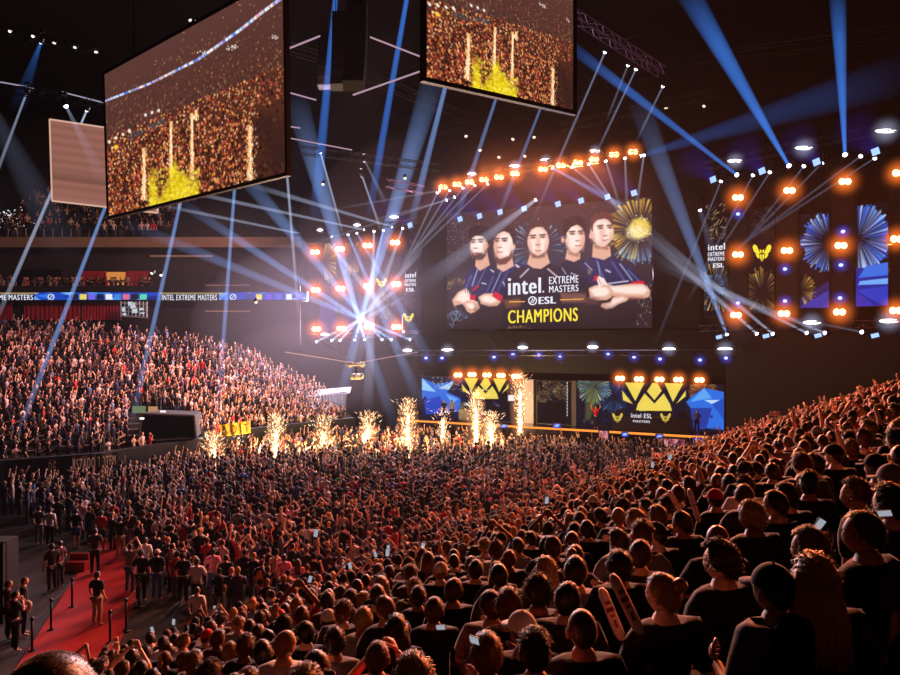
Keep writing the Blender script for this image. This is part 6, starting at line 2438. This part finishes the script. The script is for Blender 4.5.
MASS = []
PSK = [(230, 180, 155), (215, 160, 130), (195, 140, 112), (160, 112, 85), (110, 72, 52)]
PHA = [(20, 14, 12), (40, 26, 18), (70, 44, 28), (110, 66, 36), (180, 130, 80), (16, 14, 16)]
PSH = [(14, 13, 16)] * 9 + [(40, 38, 44)] * 3 + [(190, 170, 165)] * 2 + [(24, 28, 60)] * 2 + [(170, 24, 34), (120, 112, 118), (90, 100, 130), (60, 40, 70), (190, 150, 140)]
PLE = [(18, 18, 24), (30, 34, 54), (50, 60, 90), (90, 84, 76)]


def rec(x, y, z, fa, k, lvl, up=.3, R=R_):
    r = R.random()
    if r < up:
        pose = R.choice(['phone_up', 'cheer', 'fist', 'cheer', 'clap'])
    else:
        pose = R.choice(['down', 'down', 'clap', 'clap', 'chin', 'phone_low'])
    return (x, y, z, fa, k, pose, lvl, R.choice(PSK), R.choice(PHA), R.choice(PSH), R.choice(PLE))


for (y, x, z, hz, k) in cands[NIND:]:
    MASS.append(rec(x, y, z, facing_of(x, y, 14), (hz - z) / HEADC.z, 0 if y < 26 else 1, .05 if y < 22 else .13))

# ---- standing crowd on the floor
EDGE_A, EDGE_B = EDGE.at(398, 400), EDGE.at(714, 400)


def inside_floor(x, y):
    if y < 16:
        return False
    s = GX * x + GY * y
    if s > -16.8:
        return False
    px = CXP + FP * x / y
    yf = float(np.interp(px, PXS, YF))
    if px < 352 and y > yf - 1.3:
        return False
    # stage front
    n = (EDGE.n[0] * (x - EDGE.p[0]) + EDGE.n[1] * (y - EDGE.p[1]))
    if n < 1.6:
        return False
    if px >= 352 and y > 60:
        return False
    return True


CARP = ((-10.75, 19.0), (-14.9, 32.4))


def open_floor(x, y):
    """the clear floor around the carpet"""
    px = CXP + FP * x / y
    py = HY + FP * CAMH / y
    lim = np.interp(px, [-40, 30, 60, 100, 135, 165, 200, 230, 260], [520, 524, 540, 545, 560, 600, 618, 626, 640])
    return py > lim


# people around the carpet, seen head to foot: feet pixel, clothes ...
FLOORP = (
    (97, 626, 'down', 'short', 'dark brown', 'black', 'khaki', False, -20, None, 'person in black T-shirt with pale back print and khaki trousers alone on the red carpet'),
    (130, 594, 'phone_up', 'short', 'brown', 'grey', 'denim', False, -10, None, 'person in grey top taking a picture with both arms up beside the carpet'),
    (145, 586, 'down', 'short', 'brown', 'white', 'black', False, -5, None, 'person in a white number jersey behind the carpet photo taker'),
    (157, 601, 'down', None, 'brown', 'black', 'denim', False, -5, 'white', 'person in a white cap, dark T-shirt and blue jeans near the carpet'),
    (141, 602, 'down', 'messy', 'dark brown', 'black', 'black', False, 0, None, 'person all in black between the white cap and the photo taker'),
    (101, 551, 'down', 'short', 'dark brown', 'red', 'black', True, -5, None, 'person in a bright red T-shirt and black shorts at the end of the carpet'),
    (76, 549, 'down', 'short', 'black', 'black', 'blue', True, -5, None, 'person in black T-shirt and light blue shorts left of the red T-shirt'),
    (50, 547, 'down', 'short', 'dark brown', 'white', 'black', False, -5, None, 'person in a white T-shirt and black trousers, last at the left of the crowd'),
    (39, 545, 'down', 'short', 'brown', 'olive', 'grey', False, -5, None, 'person in olive top and grey trousers beside the white T-shirt at the left'),
    (29, 520, 'down', 'messy', 'brown', 'grey', 'black', False, -5, None, 'person in grey behind the olive top at the left of the crowd'),
    (120, 560, 'cheer', 'short', 'dark brown', 'black', 'khaki', True, -5, None, 'person in black and khaki shorts holding the yellow sign overhead'),
    (131, 552, 'down', 'messy', 'dark brown', 'dark grey', 'grey', False, -5, None, 'person in dark T-shirt and grey trousers right of the yellow sign holder'),
    (158, 558, 'fist', 'short', 'light brown', 'white', 'black', False, -5, None, 'person in a white shirt raising one arm behind the number jersey'),
    (197, 612, 'clap', 'short', 'black', 'white', 'black', False, 0, None, 'person in a white T-shirt with dark back print near the stand foot'),
    (213, 600, 'down', 'messy', 'dark brown', 'pink', 'denim', False, 0, None, 'person in a pale pink T-shirt between white and black shirts'),
    (226, 606, 'down', 'short', 'black', 'black', 'black', False, 0, None, 'person in black right of the pale pink T-shirt'),
    (183, 604, 'down', 'messy', 'black', 'black', 'dark', False, 0, None, 'person in black left of the white T-shirt with back print'),
    (197, 645, 'down', 'buzz', 'brown', 'white', 'black', False, -5, None, 'person with a shaved head and white T-shirt, biggest of those below the back print'),
    (262, 612, 'down', 'short', 'dark brown', 'black', 'pink', False, 0, None, 'person in black with a bright orange backpack'),
    (284, 606, 'down', 'messy', 'brown', 'pink', 'khaki', False, 0, None, 'person in a pink top right of the orange backpack'),
    (298, 612, 'down', 'long', 'brown', 'pink', 'denim', False, 0, None, 'person with long hair in pink, second right of the orange backpack'),
    (95, 575, 'chin', 'short', 'dark brown', 'dark grey', 'dark', False, 15, None, 'person in dark clothes standing at the left edge of the carpet, facing away'),
    (52, 592, 'down', 'messy', 'dark brown', 'dark', 'dark', False, 60, None, 'person in dark clothes left of the carpet, nearest the red seat'),
    (60, 588, 'phone_low', 'short', 'brown', 'maroon', 'dark', False, 80, None, 'person in a dark red top left of the carpet'),
    (24, 636, 'down', 'short', 'brown', 'dark', 'black', False, -60, None, 'person with a pale shoulder bag at the lower left edge by the black booth'),
    (15, 652, 'chin', 'messy', 'dark brown', 'dark', 'black', False, -40, None, 'person in dark clothes in front of the black booth, lower of two'),
    (8, 640, 'down', 'short', 'brown', 'dark grey', 'black', False, -50, None, 'person at the very left edge in front of the black booth'),
    (214, 545, 'down', 'short', 'black', 'red', 'black', False, 0, None, 'person in a red and black top in the middle of the floor crowd'),
    (238, 548, 'down', 'short', 'brown', 'grey', 'denim', False, 0, None, 'person in a lilac-grey T-shirt right of the red and black top'),
    (258, 550, 'cheer', 'short', 'brown', 'grey', 'black', False, 0, None, 'person in grey stretching both arms, right of the lilac-grey T-shirt'),
    (292, 545, 'phone_up', 'short', 'light brown', 'pink', 'black', False, 0, None, 'person in pale pink holding a phone up in the smoke'),
    (348, 522, 'down', 'short', 'brown', 'red', 'black', False, 0, None, 'person in a bright red jersey in the floor crowd below the fifth spark fountain'),
    (340, 505, 'down', 'short', 'brown', 'green', 'black', False, 0, None, 'person in a bright green top just above the red jersey'),
    (402, 512, 'down', 'short', 'black', 'red', 'black', False, 0, None, 'person in a red shirt near the middle of the floor crowd'),
    (393, 512, 'down', 'short', 'brown', 'blue', 'black', False, 0, None, 'person in a blue shirt left of the central red shirt'),
    (378, 500, 'cheer', 'short', 'brown', 'white', 'black', False, 0, None, 'person in white with both arms up, centre of the floor crowd'),
    (310, 520, 'down', 'short', 'brown', 'maroon', 'black', False, 0, None, 'person in a dark red top left of the bright red jersey'),
    (182, 520, 'down', 'short', 'brown', 'blue', 'black', False, 180, None, 'person in light blue facing the crowd beside the outermost sparks'),
    (193, 506, 'down', 'short', 'brown', 'blue', 'blue', False, 150, None, 'person in blue shirt between the first two spark fountains'),
    (243, 500, 'down', 'short', 'brown', 'blue', 'white', False, 170, None, 'person in pale blue between spark fountains near the yellow banner'),
    (375, 560, 'down', 'messy', 'dark brown', 'grey', 'black', False, 0, None, 'person in grey at the foot of the near stand, below the central red shirt'),
)
NFL = 0
for (px, py, pose, hr, hc, sh, lg, shorts, fc, cap, lab) in FLOORP:
    f = PZ(px, py, 0)
    person((f.x, f.y, 0), fc, R_.uniform(1.60, 1.70), pose, 0, hr, hc, sh, lg, shorts, cap, R_.choice(SKINS[:3]), label=lab)
    PLACED.append((f.x, f.y))
    NFL += 1

fc_ = []
cell = .72
gx = -34.0
while gx < 22:
    gy = 16.0
    while gy < 62:
        x, y = gx + R_.uniform(-.27, .27), gy + R_.uniform(-.27, .27)
        gy += cell
        if not inside_floor(x, y) or open_floor(x, y):
            continue
        px = CXP + FP * x / y
        if px < -15 or px > 760:
            continue
        if any((x - b_.x) ** 2 + (y - b_.y) ** 2 < 1.0 for b_, t__ in SPK_POS):
            continue
        if R_.random() < .06 or any((x - a) ** 2 + (y - b) ** 2 < .2 for a, b in PLACED[-60:]):
            continue
        fc_.append((y, x))
    gx += cell
fc_.sort()
# the first of them individually
n_ind = 300 - NIND - len(FEAT) - 1 - NFL
for (y, x) in fc_:
    fa = math.degrees(math.atan2(-(-8 - x), 52 - y)) + R_.gauss(0, 25)
    sc_k = R_.uniform(.94, 1.06)
    MASS.append(rec(x, y, 0, fa, sc_k, 0 if y < 38 else 1, .26))

# ---- opposite stand
R2 = random.Random(55)
for r in range(NR2):
    px = -30.0
    while px < 350:
        p = opp(px, (r + .5) / NR2)
        q = opp(px + 1, (r + .5) / NR2)
        ds = (q - p).length
        px += R2.uniform(.48, .66) / ds
        if R2.random() < .10:
            continue
        # thinner towards the top and the far end, gap of the tunnel
        if px > 348:
            continue
        z = opp(px, r / NR2).z
        py = HY - FP * (z + 1 - CAMH) / p.y
        if 136 < px < 198 and 404 < py < 442:
            continue
        if px > 145 and py < np.interp(px, [145, 200, 250, 290, 330], [334, 336, 342, 366, 392]) and R2.random() < .86:
            continue
        if r > NR2 - 3 and R2.random() < .35:
            continue
        fa = math.degrees(math.atan2(-(2 - p.x), 50 - p.y)) + R2.gauss(0, 18)
        MASS.append(rec(p.x, p.y, z, fa, R2.uniform(.94, 1.05), 1, .28, R2))
# boxes and upper tier
for k in range(60):
    px = R2.uniform(-5, 150)
    p = P(px, 288, 72.8)
    MASS.append(rec(p.x, p.y, 13.75, 180 + R2.uniform(-40, 40), 1.0, 1, .2, R2))
for r in range(12):
    y0, z0 = 71.7 + .9 * r + .45, 19.47 + .55 * r
    x = -48.0
    while x < (-30.5 if r > 1 else -30.5):
        x += R2.uniform(.6, 1.5)
        if R2.random() < .3:
            continue
        MASS.append(rec(x, y0, z0, 200 + R2.gauss(0, 20), 1.0, 1, .25, R2))
mass('crowd', MASS, 'dense crowd of standing spectators filling the floor, the opposite stand and the far near-stand rows')
print('people', len(MASS), 'floor', len(fc_), 'cands', len(cands))

# people on the stage
for i, (px, off, sh, pose, lab) in enumerate(((444, 1.2, 'black', 'down', 'at the blue facets'), (452, 1.4, 'grey', 'down', 'second from the blue facets'), (475, 1.3, 'black', 'clap', 'before the yellow zigzag at the tent end'), (596, 1.2, 'red', 'cheer', 'before the green burst'),
                                              (634, 2.6, 'navy', 'down', 'behind the long desk, tent side'), (656, 2.7, 'navy', 'cheer', 'behind the middle of the long desk'), (684, 2.6, 'navy', 'down', 'behind the long desk, corner side'), (697, 1.5, 'blue', 'down', 'before the blue star'))):
    # off = distance behind the front edge
    q = EDGE.at(px, HY, -off)
    person((q.x, q.y, STZ), 155, 1.66, pose, 0, 'short', 'dark brown', sh, 'black', label='person standing on the stage ' + lab + ', dressed in ' + sh, group=None)

# ------------------------------------------------------------------ things people hold, barriers, carpet
def slab_obj(name, m, c, size, rot, label, cat, group=None, kids=()):
    mb = MB()
    mb.box((0, 0, 0), size)
    o = mb.obj(name, m)
    bv = o.modifiers.new('round', 'BEVEL')
    bv.width = min(size) * .3
    bv.segments = 2
    o.location = c
    o.rotation_euler = rot
    tag(o, label, cat, group)
    return o


M_STICK = mat('pale printed clap stick', (225, 190, 175), .6)
M_INK = mat('red print', (140, 30, 30), .6)


def clap_stick(p0, p1, w, label):
    p0, p1 = Vector(p0), Vector(p1)
    mb = MB()
    c = (p0 + p1) / 2
    L = (p1 - p0).length
    n = 9
    pts = [p0.lerp(p1, k / n) for k in range(n + 1)]
    rr = [w * .25] + [w * .5] * (n - 1) + [w * .25]
    mb.tube(pts, rr, 12, True, .75)
    o = mb.obj('clap_stick', M_STICK, None, True, origin=c)
    mb = MB()
    d = (p1 - p0).normalized()
    up = Vector((0, -1, 0))
    sd = d.cross(up).normalized()
    nf = sd.cross(d).normalized()
    if nf.y > 0:
        nf = -nf
    for f0, f1, ww in ((.30, .36, .5), (.42, .50, .7), (.56, .60, .35), (.66, .80, .25)):
        a_, b_ = p0.lerp(p1, f0) + nf * w * .46, p0.lerp(p1, f1) + nf * w * .46
        mb.add([a_ - sd * w * ww * .5, a_ + sd * w * ww * .5, b_ + sd * w * ww * .5, b_ - sd * w * ww * .5], [(0, 1, 2, 3), (3, 2, 1, 0)])
    mb.obj('red_print', M_INK, o)
    tag(o, label, 'clap stick', 'pale clap sticks')


clap_stick(P(601, 588, 4.1), P(622, 640, 3.9), .062, 'pale clap stick, shorter and outer of the pair held at bottom centre-right')
clap_stick(P(612, 574, 3.9), P(641, 634, 3.7), .066, 'pale clap stick, longer of the pair beside the blond tied-up hair')
clap_stick(P(669, 491, 7.0), P(683, 516, 7.0), .07, 'pale clap stick, slanting, beyond the hand-on-chin person')
clap_stick(P(689, 489, 6.6), P(699, 522, 6.6), .07, 'pale clap stick, steep one left of the red cap')
clap_stick(P(858, 387, 22), P(863, 397, 22), .10, 'small pale clap stick raised at the crest of the near stand')


def phone(px, py, Y, rot, label, lit=True, s=1.0):
    o = slab_obj('smartphone', M_BLACK, P(px, py, Y), (.075 * s, .009, .155 * s), rot, label, 'phone', 'smartphones held up')
    mb = MB()
    mb.box((0, -.0055, 0), (.068 * s, .001, .143 * s))
    c = mb.obj('display', emit('phone display', (205, 210, 225), .55))
    c.parent = o
    c.location = (0, 0, 0)


phone(817, 527, 4.0, (.3, .5, .3), 'bright phone held by the person above the long light brown hair', s=.75)
phone(441, 627, 4.6, (.6, 1.3, .2), 'phone with a lit display beside the neat head in black jacket', s=.45)
phone(475, 640, 3.6, (.9, 1.4, 0), 'pale phone held flat beside the rounded reddish head', s=.5)
phone(383, 582, 10, (.2, .2, 0), 'phone raised in the lower middle of the stand')
phone(316, 533, 19, (.2, .2, 0), 'small bright phone in the smoke on the floor', s=1.6)
phone(885, 513, 3.6, (.8, 1.2, 0), 'phone near the right edge under the messy head', s=.45)
for i in range(14):
    y_, x_, z_, hz_, k_ = cands[NIND + 8 + i * 17]
    px_, py_ = CXP + FP * x_ / y_, HY - FP * (hz_ + .25 - CAMH) / y_
    phone(px_, py_, y_ - .2, (.15, R_.uniform(-.3, .3), 0), f'tiny lit phone held over the crowd, {ORD[i]} nearest of those beyond the close rows', s=1.1)
banner([P(770, 411.5, 24), P(779, 411.5, 24), P(778.5, 416, 24), P(770, 416, 24)], (235, 215, 190), None, 'small pale paper sign held up at the crest of the near stand', (0, 0, 0))

# red carpet
c0, c1 = Vector((-9.4, 15.2, 0)), Vector((-14.75, 32.2, 0))
d_ = (c1 - c0).normalized()
w_ = Vector((d_.y, -d_.x, 0)) * 1.25
mb = MB()
n = 40
vs = []
for k in range(n + 1):
    p = c0.lerp(c1, k / n)
    vs += [p - w_ + Vector((0, 0, .02)), p - w_ + Vector((0, 0, .035)), p + w_ + Vector((0, 0, .035)), p + w_ + Vector((0, 0, .02))]
mb.add(vs, [(k * 4 + j, k * 4 + j + 1, k * 4 + j + 5, k * 4 + j + 4) for k in range(n) for j in range(3)])
tag(mb.obj('red_carpet', M_CARPET), 'long bright red carpet running over the dark floor at the lower left', 'carpet')
mb = MB()
p_ = PZ(77, 571, 0)
mb.box((p_.x, p_.y, .2), (.75, .35, .4))
mb.box((p_.x, p_.y + .18, .5), (.75, .06, .3))
tag(mb.obj('bench', mat('red bench', (170, 20, 30), .8), None, False, origin=(p_.x, p_.y, 0)), 'small red bench left of the carpet', 'bench')

# barrier posts with belts
M_POST = mat('black post', (20, 18, 20), .35, .4)
posts = ((32, 652), (51, 631), (72, 608), (110, 644), (126, 631), (139, 607))
PP = []
for i, (px, py) in enumerate(posts):
    f = PZ(px, py, 0)
    PP.append(f)
    t = empty('barrier_post', f, 'black barrier post, ' + ('nearest on the booth side of the carpet', 'middle on the booth side of the carpet', 'farthest on the booth side of the carpet', 'nearest on the crowd side of the carpet', 'middle on the crowd side of the carpet', 'farthest on the crowd side of the carpet')[i], 'barrier post', 'barrier posts along the red carpet')
    mb = MB()
    mb.tube([f, f + Vector((0, 0, .02)), f + Vector((0, 0, .05))], [.19, .19, .05], 16)
    mb.obj('base', M_POST, t, True)
    mb = MB()
    mb.tube([f + Vector((0, 0, .04)), f + Vector((0, 0, .95))], .035, 10)
    mb.obj('pole', M_POST, t, True)
    mb = MB()
    mb.tube([f + Vector((0, 0, .90)), f + Vector((0, 0, 1.02))], .05, 10)
    mb.obj('belt_head', M_POST, t, True)
for i, (a_, b_) in enumerate(((0, 1), (1, 2), (3, 4), (4, 5))):
    A_, B_ = PP[a_] + Vector((0, 0, .94)), PP[b_] + Vector((0, 0, .94))
    mb = MB()
    vs = []
    for k in range(9):
        p = A_.lerp(B_, k / 8) - Vector((0, 0, .10 * math.sin(math.pi * k / 8)))
        vs += [p + Vector((0, 0, .025)), p - Vector((0, 0, .025))]
    vs += [v + Vector((.004, .004, 0)) for v in vs]
    mb.add(vs, [(2 * k, 2 * k + 1, 2 * k + 3, 2 * k + 2) for k in range(8)] + [(18 + 2 * k, 18 + 2 * k + 2, 18 + 2 * k + 3, 18 + 2 * k + 1) for k in range(8)])
    tag(mb.obj('barrier_belt', mat('dark belt', (24, 20, 24), .8)), 'thin dark barrier belt, ' + ('booth side, nearer', 'booth side, farther', 'crowd side, nearer', 'crowd side, farther')[i] + ' of the carpet posts', 'barrier belt', 'belts between the carpet posts')
# black booth at the left edge
t = empty('black_booth', PZ(2, 650, 0), 'tall black fabric booth with a pale edge at the far left', 'booth')
a_ = PZ(12, 620, 0)
mb = MB()
mb.box((a_.x - 1.4, a_.y + .1, 1.3), (2.6, .8, 2.6))
mb.obj('fabric_body', M_DRAPE, t)
mb = MB()
mb.tube([(a_.x + .02, a_.y - .32, 0), (a_.x + .02, a_.y - .32, 2.62), (a_.x - 2.8, a_.y - .32, 2.75)], .025, 6)
mb.obj('metal_edge', M_TRUSS, t)
# orange backpack, shoulder bag
f = PZ(262, 612, 0)
mb = MB()
mb.ell((f.x + .02, f.y - .24, 1.22), (.17, .11, .26), 14, 10)
bp = tag(mb.obj('backpack', mat('orange backpack', (240, 150, 30), .7), None, True, origin=(f.x, f.y - .2, 1.2)), 'bright orange backpack worn by the person in black on the floor', 'backpack')
mb = MB()
mb.ell((f.x + .02, f.y - .33, 1.12), (.11, .05, .11), 10, 8)
mb.obj('pocket', mat('dark pocket', (60, 40, 20), .7), bp, True)
f = PZ(24, 636, 0)
mb = MB()
mb.ell((f.x + .2, f.y - .15, 1.0), (.14, .09, .16), 12, 8)
bg = tag(mb.obj('shoulder_bag', mat('pale bag', (200, 185, 165), .7), None, True, origin=(f.x + .2, f.y - .15, 1.0)), 'pale shoulder bag on the person by the black booth', 'bag')
mb = MB()
mb.tube([(f.x + .2, f.y - .2, 1.1), (f.x + .02, f.y - .17, 1.45), (f.x - .1, f.y + .02, 1.5)], .018, 6)
mb.obj('strap', mat('pale bag', (200, 185, 165), .7), bg, True)

# glowing specks added for a bright-lit patch of the upper-tier crowd
mb = MB()
for k in range(150):
    p_ = P(R_.gauss(8, 8), R_.gauss(222, 6), R_.uniform(73.5, 78))
    r_ = R_.uniform(.04, .10)
    mb.add([p_ + Vector((-r_, 0, 0)), p_ + Vector((r_, 0, 0)), p_ + Vector((0, 0, r_)), p_ + Vector((0, 0, -r_))], [(0, 1, 2), (1, 0, 3)])
tag(mb.obj('lit_crowd_specks', emit('crowd glow speck', (235, 238, 250), .9)), 'tiny white specks added to look like a bright-lit crowd patch, upper tier, left edge', 'lights', None, 'stuff')
# ================================================================== camera and render settings
cam = bpy.data.cameras.new('camera')
cam.sensor_width = 36
cam.lens = 28
cam.clip_start = .05
cam.clip_end = 400
co = bpy.data.objects.new('camera', cam)
C.objects.link(co)
co.location = (0, 0, CAMH)
co.rotation_euler = (math.pi / 2, 0, 0)
SC.camera = co
w = bpy.data.worlds.new('dark hall')
w.use_nodes = True
w.node_tree.nodes['Background'].inputs[0].default_value = (.012, .010, .016, 1)
w.node_tree.nodes['Background'].inputs[1].default_value = .5
SC.world = w
SC.view_settings.view_transform = 'Standard'
SC.view_settings.look = 'None'
SC.view_settings.exposure = 0
SC.view_settings.gamma = 1
cy = SC.cycles
cy.max_bounces = 3
cy.diffuse_bounces = 1
cy.glossy_bounces = 1
cy.transmission_bounces = 1
cy.transparent_max_bounces = 96
cy.sample_clamp_indirect = 3
cy.use_denoising = True
